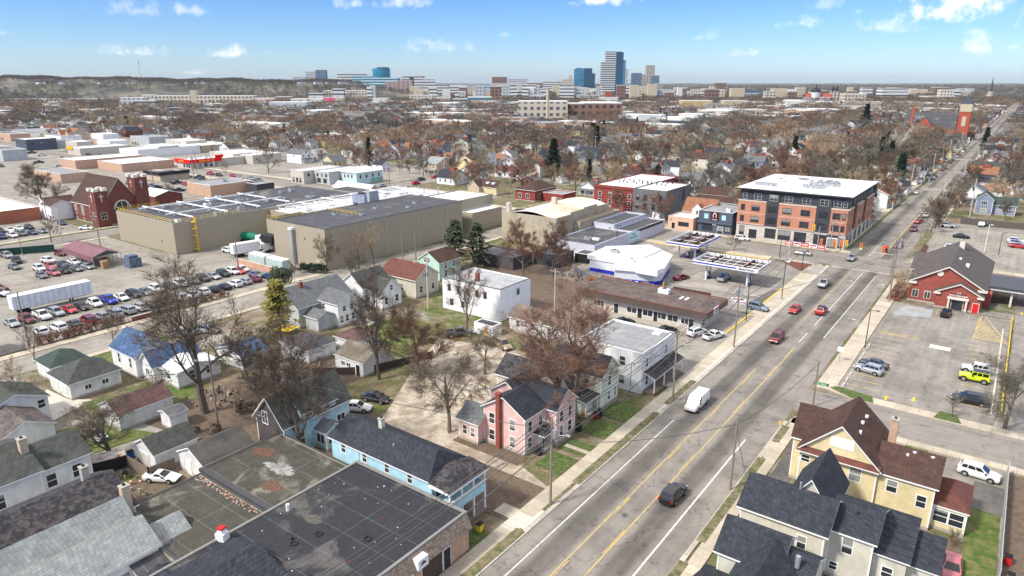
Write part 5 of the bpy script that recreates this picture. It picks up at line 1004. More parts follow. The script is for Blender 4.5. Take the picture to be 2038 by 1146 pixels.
B.box('wall', W['beigep'], -129.4, 169.5, 0, -109.2, 204, 7.6)
cp_ = MB(); prof = [(x0 + (x1 - .2 - x0) * k / 14, 7.6 + 2.3 * math.sin(math.pi * (k + .8) / 15.6)) for k in range(15)]
for (a, za), (b_, zb) in zip(prof, prof[1:]): cp_.poly([(a, y0 + .5, za), (b_, y0 + .5, zb), (b_, y1 - .4, zb), (a, y1 - .4, za)])
B.roof = B.add(cp_.build('roof', RF['rust'], B.o))
pw = MB(); pw.box(x0, y0, 7.6, x1, y0 + .4, 9.0); steps = [(5.5, 9.2), (12, 9.0), (20, 9.6), (28, 9.4)]
for k, (yy, zz) in enumerate(((5.9, 9.0), (14, 9.6), (22, 10.0), (30, 9.2))): pw.box(x1 - .4, yy, 7.6, x1, yy + 8, zz)
pw.box(x0, y0 + .4, 7.6, x0 + .4, y1, 8.6); B.add(pw.build('parapet', W['beigep'], B.o)); B.flat(-109.1, 180, -104.0 - 3, 206, 6.6, W['beigep'], RF['rust'], par=.6, cap=W['beigep'])
B.box('stack', W['stone'], -129.6, 172, 8, -128.4, 173.4, 11.4); B.box('stack', W['stone'], -121.6, 186, 8, -120, 187.2, 12); B.box('hatch', BLK, -126.6, 172.8, 9.0, -123.4, 174.2, 9.5)
st2 = MB(); blob(st2, 25.6, 10.6, 9.02, .9, .6, 4); B.add(MB().box(26.0, 8.0, 8.6, 26.58, 9.6, 9.02).build('yellow_foam', mat('yellow_foam', (.70, .52, .03)), B.o))

# ------------------------------------------------------------------ brick corner block and street fronts across the cross street
B = Bld('apartment_block', -71, 218.2, 'four-storey corner apartment block of orange brick, charcoal panels and pale stone ground floor', 'apartment building')
S0, X0, X1, Y1, HH = 218.2, -71.0, -38.5, 257.5, 15.6
B.box('ground_floor_wall', W['stone'], X0, S0, 0, X1, Y1, 4.4)
B.box('core', W['charcoal'], X0 + .3, S0 + .3, 4.4, X1 - .3, Y1 - .3, HH)
for (a, b) in ((-71.0, -62.2), (-58.3, -47.4), (-43.2, -38.5)): B.box('brick_bay', W['orbrick'], a, S0 - .25, 4.42, b, S0 + .28, 11.8); B.box('stone_band', mat('pale_coping', (.62, .50, .42)), a - .05, S0 - .35, 11.81, b + .05, S0 + .28, 12.15); B.box('stone_course', MATS['pale_coping'], a, S0 - .29, 8.0, b, S0 - .251, 8.14); B.box('stone_course', MATS['pale_coping'], a, S0 - .29, 4.5, b, S0 - .251, 4.7)
for (a, b) in ((218.0, 225.0), (230.5, 240), (245.5, 257.5)): B.box('brick_bay', W['orbrick'], X1 - .28, max(a, S0 + .285), 4.42, X1 + .25, b, 11.8); B.box('stone_band', MATS['pale_coping'], X1 - .28, max(a, S0 + .285), 11.81, X1 + .35, b, 12.15)
for (a, b) in ((-62.2, -58.3), (-47.4, -43.2)): B.box('panel_bay', W['charcoal'], a + .01, S0 - .06, 4.41, b - .01, S0 + .29, HH - .8)
rf = MB(); rf.box(-.9, -1.0, HH, X1 - X0 + .9, Y1 - S0 + .9, HH + .35, 1); rf.poly([(-.85, -.95, HH + .36), (X1 - X0 + .85, -.95, HH + .36), (X1 - X0 + .85, Y1 - S0 + .85, HH + .36), (-.85, Y1 - S0 + .85, HH + .36)])
B.roof = B.add(rf.build('roof', [RF['wflat'], W['charcoal']], B.o))
dk = DGR
for z in (5.4, 9.0):
    B.win('S', S0 - .27, -69.4, z, 1.1, 1.7, 'sash', dk); B.win('S', S0 - .27, -65.4, z, 2.4, 1.7, 'pairsash', dk); B.win('S', S0 - .27, -55.8, z, 2.5, 1.7, 'pairsash', dk); B.win('S', S0 - .27, -50.4, z, 2.5, 1.7, 'pairsash', dk)
    B.win('S', S0 - .08, -60.2, z, 2.4, 1.7, 'pairsash', BLK); B.win('S', S0 - .08, -45.3, z, 2.4, 1.7, 'pairsash', BLK)
for z in (5.4, 9.0): B.win('S', S0 - .27, -41.8 + .2, z, 2.0, 1.7, 'pairsash', dk); 
for z in (5.4, 9.0): B.win('S', S0 - .27, -39.5, z, .9, 1.7, 'sash', dk)
for x, w in ((-69.2, 1.1), (-65.2, 2.2), (-60.2, 2.2), (-55.8, 2.2), (-50.6, 2.2), (-45.4, 2.2), (-41.8, 2.0), (-39.6, .9)): B.win('S', S0 + .29 if not (-62.2 < x < -58.3 or -47.4 < x < -43.2) else S0 - .08, x, 12.6, w, 1.7, 'pairsash' if w > 1.2 else 'sash', W['grey'])
for x, w in ((-69.2, 1.4), (-60.2, 3.2), (-55.9, 3.6), (-51.2, 3.4), (-45.4, 3.6)): B.win('S', S0, x, .8, w, 2.9, 'grid', dk)
B.door('S', S0, -65.6, 2.6, 3.0, GL); B.door('S', S0, -42.0, 2.6, 3.0, GL); B.win('S', S0, -39.6, .5, 1.2, 2.8, 'grid', dk); B.box('sign_band', BLK, -43.6, S0 - .12, 3.5, -40.4, S0 - .01, 4.0)
for z in (5.4, 9.0):
    for y in (221.5, 235, 249.5, 254): B.win('E', X1 + .27, y, z, 1.3, 1.7, 'sash', dk)
    for y in (227.8, 242.8): B.win('E', X1 - .29, y, z, 2.4, 1.7, 'pairsash', dk)
for y in (221, 227.8, 233, 238, 242.8, 249, 254.5): B.win('E', X1 - .29, y, 12.6, 1.5, 1.7, 'sash', dk)
for y in (221.5, 226, 233, 240, 247, 253.5): B.win('E', X1, y, .8, 2.6, 2.8, 'grid', dk)
g = random.Random(5)
for i in range(16): B.ac(-68.5 + (i % 8) * .9 + (0 if i < 8 else 14), 226 + (i // 8) * 3 + g.uniform(-.5, .5), HH + .36, .8, .8, 1.0)
for i in range(14): B.ac(-52 + (i % 5) * 1.5 + g.uniform(-.4, .4), 236 + (i // 5) * 3.4, HH + .36, 1.1, 1.0, 1.1)
B.ac(-56.8, 238, HH + .36, 5, 6, 1.5, WMET); B.ac(-64, 238, HH + .36, 2.4, 2.4, 1.0, WMET)
B = Bld('slate_blue_diner', -84, 218.2, 'slate blue two-storey bar with horseshoe sign between cafe and brick apartment block', 'bar')
B.flat(-84.0, 218.6, -72.6, 236, 7.2, W['navy'], RF['greyflat'], par=.3, cap=B.tm); B.box('canopy', W['navy'], -84.2, 217.9, 3.2, -72.5, 218.58, 3.6); B.door('S', 218.6, -76.4, 1.8, 2.4, GL); B.win('S', 218.6, -80.8, .7, 3.4, 2.0, 'triple', BLK); B.win('S', 218.6, -73.9, .7, 1.6, 2.0, 'pair', BLK)
pb = mat('pale_teal_panel', (.45, .68, .72), var=.15)
for x in (-81.4, -75.5): B.win('S', 218.6, x, 4.7, 1.2, 1.4, 'grid', pb); B.parts[-1].material_slots[0].link = 'OBJECT'; B.parts[-1].material_slots[0].material = pb
B.box('sign_board', mat('maroon_sign', (.09, .015, .02)), -79.9, 218.45, 4.1, -77.1, 218.59, 6.9)
hs = MB(); hp = [(5.5 + .55 * math.cos(a) * (1 if a > 0 else 1), .2, 5.75 + .75 * math.sin(a)) for a in [math.pi * (1.28 - k * .156) for k in range(11)]]; hs.path(hp, .12, 5); B.add(hs.build('horseshoe', WMET, B.o))
text('DEL', .8, WMET, B.o, (84 - 78.3, .0, 2.9)); text('MITTEN', .50, WMET, B.o, (5.5, .2, 4.45)); text('THE', .42, WMET, B.o, (5.5, .2, 6.65)); B.ac(-75.2, 222, 6.92, 1.4, 1.2, 1.2, WMET)
B = Bld('salmon_cafe', -94, 217, 'low salmon-pink corner cafe with flat white roof', 'cafe')
B.flat(-94.2, 217.2, -85.2, 226, 4.2, W['salmon'], RF['wflat'], par=.3, cap=W['stone']); B.win('S', 217.2, -88.6, 1.3, 3.6, 1.3, 'pair', DGR); B.door('S', 217.2, -92.2, 1.2, 2.2, BLK); B.box('lamp', mat('brass_lamp', (.5, .33, .08)), -93.4, 216.8, 3.2, -93.0, 217.18, 3.6)
B = Bld('orange_roofed_house', -93, 226, 'house with steep orange shingle roof and small white dormer gable behind the salmon cafe')
B.gable(-93.6, 228, -82.6, 236, 4.6, 4.2, 'X', W['tan'], RF['orange']); B.gable(-89.4, 226.2, -85.8, 229.6, 5.6, 1.9, 'Y', W['white'], RF['orange'], e=.2); B.win('S', 226.2, -87.6, 4.2, .9, 1.2)
B = Bld('grey_townhouse_block', -114, 221, 'grey and dark red brick three-storey apartment row with white flat roof', 'apartment building')
B.flat(-113.6, 228.6, -100.4, 251, 10.6, W['grpanel'], RF['wflat'], par=.3, cap=W['grpanel']); B.flat(-131.0, 230.2, -113.62, 270, 10.4, W['dkred'], RF['wflat'], par=.3, cap=W['dkred']); B.box('cornice', W['dkred'], -131.1, 229.9, 9.4, -113.7, 230.18, 10.3)
B.wins('S', 228.6, [-111.6, -108.6, -105.2, -102.6], [6.6, 3.4], w=1.2, h=2.0, tm=BLK); B.wins('S', 230.2, [-128.4, -124.0, -119.6, -115.8], [6.2, 3.4, .8], w=1.3, h=1.7, tm=W['trim']); B.door('S', 228.6, -104, 2.6, 2.4, WMET); B.wins('E', -100.4, [232, 238, 244], [5.5], w=1.6, h=4.0, style='pair', tm=DGR)
g = random.Random(9)
for i in range(22): B.vent(-127 + (i % 11) * 2.0, 243 + (i // 11) * 5 + g.uniform(-1, 1), 10.2, BLK, .8, .22)
B = Bld('brown_roofed_bungalow', -99, 250, 'long low tan bungalow with brown roof right of the grey townhouse block')
B.gable(-98.6, 251, -84, 259, 4.2, 2.2, 'X', W['tan'], RF['brown']); B.gable(-101, 262, -90, 270, 5.6, 2.4, 'X', W['cream'], RF['brown']); B.wins('S', 251, [-96, -91, -87], [1.4], w=1.6, h=1.2, style='pair')

# ------------------------------------------------------------------ warehouses, church and shops on the left
B = Bld('beige_warehouse', -166, 111, 'tall beige metal warehouse with dark flat roof in the centre left', 'warehouse')
B.flat(-165.8, 111.4, -143.3, 166.4, 11.2, W['beige'], RF['dkgrey'], par=.12, cap=BLK)
for (x, y) in ((-151, 131), (-156, 141), (-149, 148), (-158, 127), (-153, 155)): B.ac(x, y, 11.1, 1.5, 1.2, .5)
for k in range(4): B.box('downpipe', W['stone'], -143.29, 120 + k * 13, 0, -143.15, 120.15 + k * 13, 11)
B.door('E', -143.3, 158, 1.1, 2.2, DGR); B.door('S', 111.4, -147, 1.1, 2.2, W['beigep']); B.box('wall_lamp', DGR, -152, 111.2, 7.5, -151.6, 111.39, 7.8)
B.box('duct', GRM, -157.2, 110.4, 0, -156.2, 111.38, 9.6); B.box('duct_elbow', WMET, -157.4, 110.2, 9.61, -156.0, 111.39, 10.2)
B.flat(-175.6, 116, -165.85, 128, 9.8, W['beige'], RF['dkgrey'], par=.4, cap=BLK); B.box('dock_hood', BLK, -175.4, 113.4, 3.2, -170, 115.98, 5.4)
def rail(b, name, m, pts, z, h=1.0, step=2.0):
    r = MB()
    for (p, q) in zip(pts, pts[1:]):
        n = max(1, int(math.hypot(q[0] - p[0], q[1] - p[1]) / step)); P = [(p[0] + (q[0] - p[0]) * k / n - b.x, p[1] + (q[1] - p[1]) * k / n - b.y) for k in range(n + 1)]
        for k in P: r.box(k[0] - .04, k[1] - .04, z, k[0] + .04, k[1] + .04, z + h)
        for zz in (z + h, z + h * .5): r.tube((*P[0], zz), (*P[-1], zz), .05, .05, 4)
    return b.add(r.build(name, m, b.o))
rail(B, 'roof_railing', YEL, [(-165, 112.2), (-165, 130), (-152, 130)], 11.1)
rail(B, 'roof_railing', YEL, [(-175.4, 116.4), (-166.4, 116.4)], 9.6)
B = Bld('white_roofed_plant', -192, 126, 'beige plant wing with bright white roof crowded with pipes behind the tall warehouse', 'factory')
B.flat(-191.8, 128.2, -165.9, 192, 8.6, W['beige'], RF['wflat'], par=.3, cap=W['beige']); B.flat(-165.85, 166.6, -150, 191, 9.8, W['beige'], RF['wflat'], par=.3, cap=W['beige']); B.flat(-149.95, 172, -143.6, 188, 6.4, W['beige'], RF['wflat'])
g = random.Random(21)
pp = MB()
for k in range(16):
    y = 131 + k * 3.6; z = 9.0 + (k % 3) * .5; xa = g.uniform(0, 8); xb = xa + g.uniform(8, 17); pp.tube((xa, y - 126, z), (xb, y - 126, z), .16, .16, 6)
for k in range(6): x = 2 + k * 4.2; pp.tube((x, 4, 9.9), (x, 58, 9.9), .2, .2, 6)
B.add(pp.build('roof_pipes', WMET, B.o))
for i in range(26): B.ac(g.uniform(-190, -168), g.uniform(131, 188), 8.35, g.uniform(.8, 2.4), g.uniform(.8, 2.2), g.uniform(.5, 1.6), g.choice([WMET, GRM, GRM]))
for i in range(10): B.vent(g.uniform(-190, -168), g.uniform(131, 188), 8.3, GRM, g.uniform(1.5, 3.2), .35)
ct = empty('cooling_tower', -171, 150, 8.35, 0, 'blue-grey boxy cooling unit on the roof behind the warehouse', 'cooling unit'); MB().box(-3, -2.6, 0, 3, 2.6, 4.6).build('housing', W['blueh'], ct); MB().box(-2.9, -2.62, .4, -.2, -2.61, 2.0).build('louvre', BLK, ct)
for q in (-1.5, 1.5): MB().tube((q, 0, 4.6), (q, 0, 5.1), 1.1, 1.1, 14).build('fan', DGR, ct)
MB().box(3.2, -2, 1, 4.6, 2, 6.0).build('tank', GRM, ct)
B = Bld('low_beige_factory', -226, 96, 'beige factory block with pipe racks and yellow railings on its grey flat roof', 'factory')
B.flat(-226.2, 96.6, -192.0, 166, 9.3, W['beige'], RF['dkgrey'], par=.25, cap=W['concrete'])
pp = MB()
for k in range(4): y = 8 + k * 11.2; pp.tube((2, y, 9.9), (32, y, 9.9), .26, .26, 6); [pp.box(x, y - .1, 9.06, x + .2, y + .1, 9.7) for x in (3, 12, 21, 30)]
for k in range(2): x = 8 + k * 16; pp.tube((x, 4, 10.3), (x, 44, 10.3), .2, .2, 6)
B.add(pp.build('roof_pipes', WMET, B.o))
for i in range(20): B.ac(g.uniform(-224, -194), g.uniform(99, 160), 9.06, g.uniform(1, 3.4), g.uniform(.8, 2.2), g.uniform(.5, 1.3), g.choice([WMET, GRM, GRM]))
rail(B, 'roof_railing', YEL, [(-225.8, 110), (-225.8, 97), (-192.4, 97), (-192.4, 120)], 9.3)
ld = MB(); [ld.box(x, -.0 + 6.6, 0, x + .14, 6.8, 10.4) for x in (34.3, 35.3)]; [ld.box(34.3, 6.62, k * .45, 35.44, 6.7, k * .45 + .07) for k in range(23)]; [ld.box(34.3, 5.6, k * 2.0 + 1, 35.5, 6.6, k * 2.0 + 1.08) for k in range(5)]
B.add(ld.build('yellow_ladder', YEL, B.o)); B.box('dark_stain', DGR, -200, 96.55, 3.0, -199.2, 96.59, 3.4)

B = Bld('brick_church', -276, 103, 'dark red-brown brick church with steep roof and two white-capped corner towers', 'church')
B.tm = mat('church_trim', (.72, .68, .60)); ct_ = B.tm
B.gable(-276, 103.2, -252.6, 117.2, 6.6, 9.2, 'X', W['brick'], RF['brown'], e=.3, th=.25)
B.box('tower', W['brick'], -256.2, 101.2, 0, -251.4, 105.4, 12.2); B.box('tower', W['brick'], -256.6, 115.0, 0, -251.4, 119.6, 15.6)
for (x0, y0, x1, y1, z) in ((-256.2, 101.2, -251.4, 105.4, 12.2), (-256.6, 115.0, -251.4, 119.6, 15.6)):
    m_ = MB()
    for (a, b) in ((x0, y0), (x1 - 1.3, y0), (x0, y1 - 1.3), (x1 - 1.3, y1 - 1.3)): m_.box(a - .15 - B.x, b - .15 - B.y, z + .01, a + 1.45 - B.x, b + 1.45 - B.y, z + 1.0)
    B.add(m_.build('battlement', ct_, B.o)); B.box('cross', ct_, x1 + .01, (y0 + y1) / 2 - .12, z - 3.6, x1 + .1, (y0 + y1) / 2 + .12, z - .8); B.box('cross_arm', ct_, x1 + .101, (y0 + y1) / 2 - .7, z - 1.9, x1 + .14, (y0 + y1) / 2 + .7, z - 1.6); B.box('cross', ct_, (x0 + x1) / 2 - .12, y0 - .1, z - 3.6, (x0 + x1) / 2 + .12, y0 - .01, z - .8); B.box('cross_arm', ct_, (x0 + x1) / 2 - .7, y0 - .14, z - 1.9, (x0 + x1) / 2 + .7, y0 - .101, z - 1.6)
ar_ = MB(); pts = [(110.2 + 2.6 * math.cos(a), 5.4 + 2.8 * math.sin(a)) for a in [math.pi * k / 10 for k in range(11)]]; ar_.path([(23.55, y - 103, z) for y, z in pts], .22, 5); [ar_.tube((23.55, y - 103, 3.2), (23.55, y - 103, 7.8), .1, .1, 4) for y in (108.4, 110.2, 112.0)]; ar_.tube((23.55, 4.6, 4.2), (23.55, 9.8, 4.2), .12, .12, 4)
B.add(ar_.build('arched_window_tracery', ct_, B.o)); gl_ = MB(); gl_.poly([(23.46, y - 103, z) for y, z in pts] + [(23.46, 4.6, 3.0), (23.46, 9.8, 3.0)][::-1][::-1]); B.add(gl_.build('arched_window', GL, B.o))
B.wins('S', 103.2, [-273, -267.6, -261], [2.4], w=1.9, h=3.2, style='grid'); B.wins('S', 103.2, [-273, -267.6, -261], [.3], w=1.2, h=.9, style='pair'); B.win('S', 101.2, -254, 2.6, 1.8, 2.2, 'grid'); B.win('E', -251.4, 103.3, 2.6, 1.8, 2.2, 'grid'); B.door('E', -251.4, 117.2, 2.0, 2.8, mat('dark_door', (.04, .035, .035)))
B = Bld('church_hall', -286, 96, 'white walled church hall with low brown roofs left of the brick church', 'hall')
B.gable(-285, 96.4, -276.6, 104, 5.4, 1.8, 'X', W['white2'], RF['brown']); B.gable(-292, 98, -285.02, 108, 5.0, 2.0, 'Y', W['white2'], RF['brown'])
B = Bld('low_brick_store', -312, 84, 'low red brick building with white window panels at the left edge', 'shop')
B.flat(-330, 82, -284.4, 95.6, 4.6, mat('mottled_orange_brick', (.34, .12, .06), kind='brick', c2=(.2, .06, .04)), RF['wflat'], par=.3); B.wins('S', 82, [-288, -294.5, -301, -308], [1.2], w=2.6, h=1.6, style='none', tm=WMET)
for p_ in list(B.parts):
    if p_.name.startswith('pane'): p_.material_slots[0].link = 'OBJECT'; p_.material_slots[0].material = WMET
B = Bld('church_annexe', -285, 132, 'small red brick annexe with white low gable roof right of the church tower', 'hall'); B.gable(-285, 131, -271, 142, 5.0, 1.6, 'X', W['brick'], RF['wflat'])

def shop(name, label, x0, y0, x1, y1, h, wall, roof, cat='shop', par=.3, cap=None, wn=()):
    b = Bld(name, x0, y0, label, cat); b.flat(x0, y0, x1, y1, h, wall, roof, par=par, cap=cap or b.tm)
    for (sd_, us, z, w, hh, st) in wn: b.wins(sd_, {'S': y0, 'E': x1, 'W': x0, 'N': y1}[sd_], us, [z], w=w, h=hh, style=st, tm=DGR)
    return b
shop('tan_brick_shop', 'tan brick flat-roofed shop with grey roof behind the beige factory', -300, 160, -281, 181, 5.0, W['tanbrick'], RF['greyflat']).ac(-290, 172, 4.7, 2.5, 2, 1)
shop('dark_garage', 'small dark grey flat-roofed garage behind the beige factory', -279, 176, -271, 185, 4.6, W['charcoal'], RF['greyflat'], 'garage')
shop('white_shop', 'cream corner shop with dark openings and tiny lettering beside the grey corner building', -291.6, 209, -281.4, 232, 6.4, W['stone'], RF['wflat'], wn=[('S', [-289.6, -286.8, -284.2], .6, 1.4, 2.2, 'pair'), ('E', [212, 216], 3.6, 1.2, 1.4, 'sash')])
shop('grey_corner_building', 'pale grey two-storey flat-roofed building between cream shop and pale aqua building', -280.8, 215, -269.6, 236, 6.2, W['grey'], RF['wflat'], wn=[('S', [-278.4, -275, -271.8], 3.6, 1.1, 1.4, 'pair'), ('S', [-277.5, -273], .6, 2.4, 2, 'triple')])
B = Bld('aqua_building', -268.4, 221, 'pale aqua two-storey building with low white hip roof and painted mural side', 'building'); B.hip(-268.4, 221.6, -257.4, 238.4, 6.0, 2.2, mat('pale_aqua_wall', (.50, .64, .63), var=.06), RF['wflat'], e=.5); B.wins('S', 221.6, [-266, -263.4, -260.8], [3.4], w=.8, h=1.4, tm=DGR); B.wins('E', -257.4, [224, 228, 232, 236], [3.2], w=.8, h=1.4, tm=DGR); B.box('mural', mat('green_mural', (.10, .38, .22), kind='patch', c2=(.30, .52, .55), sc=4), -257.39, 231, .3, -257.3, 238, 2.6); B.box('orange_panel', ORP, -257.39, 238.02 - .01, .3, -257.2, 238.35, 2.8)
B = Bld('low_metal_roof_store', -250, 190, 'low building with pale blue metal gable roof behind the factory pipes', 'shop'); B.gable(-252 + 16, 198 - 16 + 8, -214, 196 + 0, 5.0, 2.2, 'X', W['tan'], mat('pale_blue_metal_roof', (.50, .60, .70), kind='corrug')); 
shop('tan_warehouse', 'low tan warehouse with yellow roof rail beside the west avenue', -226, 168.5, -196, 190, 6.0, W['beige'], RF['dkgrey'], 'warehouse').ac(-210, 178, 5.7, 2, 2, 1)
B = Bld('blue_barn', -481, 364, 'long blue-grey building with white gable roof among the trees', 'barn'); B.gable(-480, 365, -463, 386, 5.2, 1.8, 'Y', W['blueh'], RF['wflat'])
redf = mat('bright_red_fascia', (.72, .008, .008)); ylt = mat('yellow_lettering', (.85, .55, .05))
B = Bld('auto_parts_store', -400, 208, 'white store with bright red wraparound fascia and yellow lettering', 'shop'); B.flat(-399.6, 208.5, -384.2, 243, 4.6, W['stone'], RF['wflat'], par=.2)
B.box('fascia', redf, -400.2, 207.9, 3.2, -383.6, 208.48, 5.2); B.box('fascia', redf, -384.18, 208.49, 3.2, -383.5, 228, 5.2); B.box('raised_fascia', redf, -384.19, 224, 5.21, -383.4, 229, 6.8); text('Advance Auto', 1.3, ylt, B.o, (400 - 383.46, 9.2, 4.2), 'E'); text('Auto Parts', 1.3, ylt, B.o, (7.0, -.16, 4.2), 'S'); B.wins('E', -384.2, [211, 214.4, 217.8, 221.2, 224.6], [.5], w=2.2, h=2.4, style='none', tm=WMET); B.wins('S', 208.5, [-391, -388, -385.6], [.5], w=2.0, h=2.4, style='none', tm=WMET)
for i in range(8): B.ac(-397 + (i % 4) * 3, 214 + (i // 4) * 9, 4.41, 1.8, 1.6, 1.1, WMET if i % 2 else GRM)
shop('long_white_store', 'long white flat-roofed store behind the red fascia store', -420, 243.5, -376, 264, 5.4, W['stone'], RF['wflat'])
shop('tan_brick_row', 'tan brick store row with white roof left of the red fascia store', -430, 178, -400.6, 207.6, 4.6, W['tanbrick'], RF['wflat'])
shop('tan_brick_hall', 'brown and cream brick building with pale flat roof, left of the tan store row', -456, 168, -434, 206, 5.2, W['tanbrick'], RF['wflat'])
B = shop('dark_canopied_shop', 'grey roofed shop with black mansard canopy behind the church', -363, 172, -347.6, 187.4, 3.4, W['tan'], RF['dkgrey']); B.box('mansard', BLK, -363.3, 171.4, 3.0, -347.2, 171.98, 4.6); B.box('mansard', BLK, -347.58, 171.99, 3.0, -346.8, 187.4, 4.6)
shop('brown_block_store', 'brown brick building with patched flat roof left of the church roof', -414, 139, -379, 152, 4.6, W['tanbrick'], RF['greyflat'])
g = random.Random(88)
for i, (lab, wm_) in enumerate([(a + ' ' + b, c) for a, c in (('tan', W['tanbrick']), ('white', W['white2']), ('grey', W['grey']), ('cream', W['stone'])) for b in ('flat-roofed shop in the far left shopping strip', 'low store beyond the store parking lots', 'block behind the tan brick stores', 'shop beside the far cross street')]):
    x = (-735, -470, -700, -640)[i % 4] + g.uniform(0, 50) + (i // 4) * 52; y = (222, 236, 262, 160)[i % 4] + g.uniform(-4, 6)
    if x > -500 and y > 200 or x > -470: x -= 150
    shop('strip_shop', lab, x, y, x + g.uniform(14, 30), y + g.uniform(10, 18), g.uniform(4.5, 7.5), wm_, RF['wflat'] if g.random() < .6 else RF['greyflat'], wn=[('S', [x + 3, x + 7, x + 11], .8, 2, 1.8, 'pair')])
shop('slate_corner_block', 'slate grey corner block with white framed windows at the far left', -604, 196, -584, 216, 8.0, W['navy'], RF['wflat'], wn=[('S', [-601, -597, -592, -587], 5, 1.8, 1.6, 'pair'), ('E', [200, 206, 212], 4, 1.8, 1.6, 'pair')])
B = Bld('turreted_orange_house', -636, 240, 'orange-brown turreted house with steep roofs and white trim at the far left'); B.gable(-636, 241, -622, 254, 7.0, 5.0, 'X', W['tan'], RF['orange']); B.gable(-634, 236, -627, 246, 7.0, 4.0, 'Y', W['salmon'], RF['orange']); B.hip(-623.5, 238, -619.5, 242, 9.0, 4.5, W['salmon'], RF['orange']); B.wins('S', 241, [-624.5], [4.5], w=1.6, h=1.6, style='pair')
shop('long_white_market', 'long white market building with black roof edge and red gables', -492.5, 219, -467, 262, 5.4, W['white2'], RF['wflat'], cap=BLK)
B = Bld('yellow_fascia_canopy', -536, 204, 'fuel stop with white roof and yellow-orange fascia at the far left', 'shop'); B.flat(-536, 204, -516, 236, 4.8, W['stone'], RF['wflat']); B.box('fascia', mat('amber_fascia', (.80, .42, .03)), -536.2, 203.5, 3.4, -527, 203.98, 5.4)
B = Bld('blue_awning_store', -503, 263, 'white roofed store with deep blue corner awning', 'shop'); B.flat(-503, 264, -470, 290, 4.8, W['tan'], RF['wflat']); B.box('awning', mat('deep_blue_awning', (.01, .03, .25)), -481, 263.4, 2.8, -469.4, 263.98, 5.2)
B = Bld('brown_pyramid_roof_building', -172, 233, 'dark red building with brown pyramid roof beyond the arched warehouse', 'building'); B.hip(-171.4, 234, -161.2, 250, 4.6, 3.0, W['dkred'], RF['brown'], e=.6); B.wins('S', 234, [-169, -165], [1.2], w=1.6, h=1.8, style='pair'); B.wins('E', -161.2, [237, 241, 245], [1.2], w=1.6, h=1.8, style='pair')
shop('low_dark_red_annexe', 'low dark red brick annexe with grey roof right of the brown pyramid roof', -160, 238, -150, 248, 3.6, W['dkred'], RF['greyflat'])
B = Bld('tan_skylight_house', -196, 236, 'low tan building with brown cross gables and two white skylights'); B.gable(-200, 237, -184, 245, 3.4, 2.6, 'X', W['yellow'], RF['brown']); B.gable(-198, 234.6, -192, 240, 3.4, 2.6, 'Y', W['tan'], RF['brown']); B.box('skylight', WMET, -190.6, 238, 4.6, -189.2, 239.4, 5.35); B.box('skylight', WMET, -187.4, 238, 4.6, -186.0, 239.4, 5.35)
B = Bld('cream_red_roof_house', -216, 299, 'cream two-storey house with red-brown gable roof left of the tall spruce'); B.gable(-216, 300, -204, 309, 6.2, 2.8, 'X', W['cream'], RF['red']); B.gable(-206, 296, -201, 304, 5.8, 2.2, 'Y', W['cream'], RF['red']); B.wins('S', 300, [-213, -209], [3.6, 1], w=1, h=1.4)
B = Bld('low_white_long_house', -222, 284, 'long low white house with dark red-brown roof in front of the cream house'); B.gable(-222, 285, -207, 292, 3.6, 2.4, 'X', W['white2'], RF['red']); B.gable(-210, 283, -205.5, 288, 3.0, 1.6, 'Y', W['white2'], RF['green']); B.wins('S', 285, [-219, -215.5, -212], [1.3], w=.9, h=1.5)
B = Bld('white_shed_by_spruce', -186, 285, 'small white shed with grey roof right of the tall spruce', 'shed'); B.gable(-186, 285, -180.6, 290, 3.0, 1.8, 'Y', W['white2'], RF['grey'])
B = Bld('periwinkle_house', -12, 310, 'periwinkle blue-grey gabled house with white window frames beyond the north parking lot'); B.gable(-11.6, 311, -6.2, 320, 5.8, 2.2, 'Y', W['blueh'], RF['dkgrn']); B.gable(-6.18, 313, 1.0, 322, 3.8, 2.4, 'X', W['blueh'], RF['dkgrn']); B.wins('S', 311, [-8.9], [3.8, 1.0], w=1.7, h=1.3, style='triple'); B.wins('S', 313, [-4, -.8], [1.2], w=1.6, h=1, style='triple')
B = Bld('orange_hip_roof_house', -15, 346, 'white house with tan-orange hip roof beyond the periwinkle house'); B.hip(-14, 348, -2, 360, 4.4, 3.0, W['white2'], mat('tan_orange_shingles', (.34, .17, .10), kind='shingle', c2=(.27, .13, .08)))
B = Bld('dark_roofed_long_house', -17, 372, 'long house with dark grey roof behind the orange hip roof'); B.gable(-16, 374, 6, 386, 4.6, 2.8, 'X', W['white2'], RF['dark'])
# the slatted fence by the periwinkle house
def fence(label, pts, h, m, name='fence', post=None):
    x, y = pts[0]; o = empty(name, x, y, 0, 0, label, 'fence'); 
    for (p, q) in zip(pts, pts[1:]):
        d = Vector((q[0] - p[0], q[1] - p[1], 0)); n = d.normalized().cross(Vector((0, 0, 1))) * .04; a = Vector((p[0] - x, p[1] - y, 0)); b_ = a + d
        f = MB(); f.prism([tuple((a + n)[:2]), tuple((b_ + n)[:2]), tuple((b_ - n)[:2]), tuple((a - n)[:2])], .05, h); f.build('panel', m, o)
        k = max(1, int(d.length / 2.4)); s = MB()
        for i in range(k + 1): c = a + d * i / k; s.box(c.x - .06, c.y - .06, 0, c.x + .06, c.y + .06, h + .12)
        s.build('posts', post or m, o)
    return o
fence('dark slatted fence between the north parking lot and the periwinkle house', [(-14, 286.2), (40, 286.2)], 2.2, mat('dark_slats', (.12, .10, .09), kind='corrug', p=.5))
fence('tall white-edged board fence on the right, beside the green back yard', [(5.2, 74), (5.2, 99)], 2.0, mat('grey_boards', (.40, .40, .40), kind='corrug', p=.3))
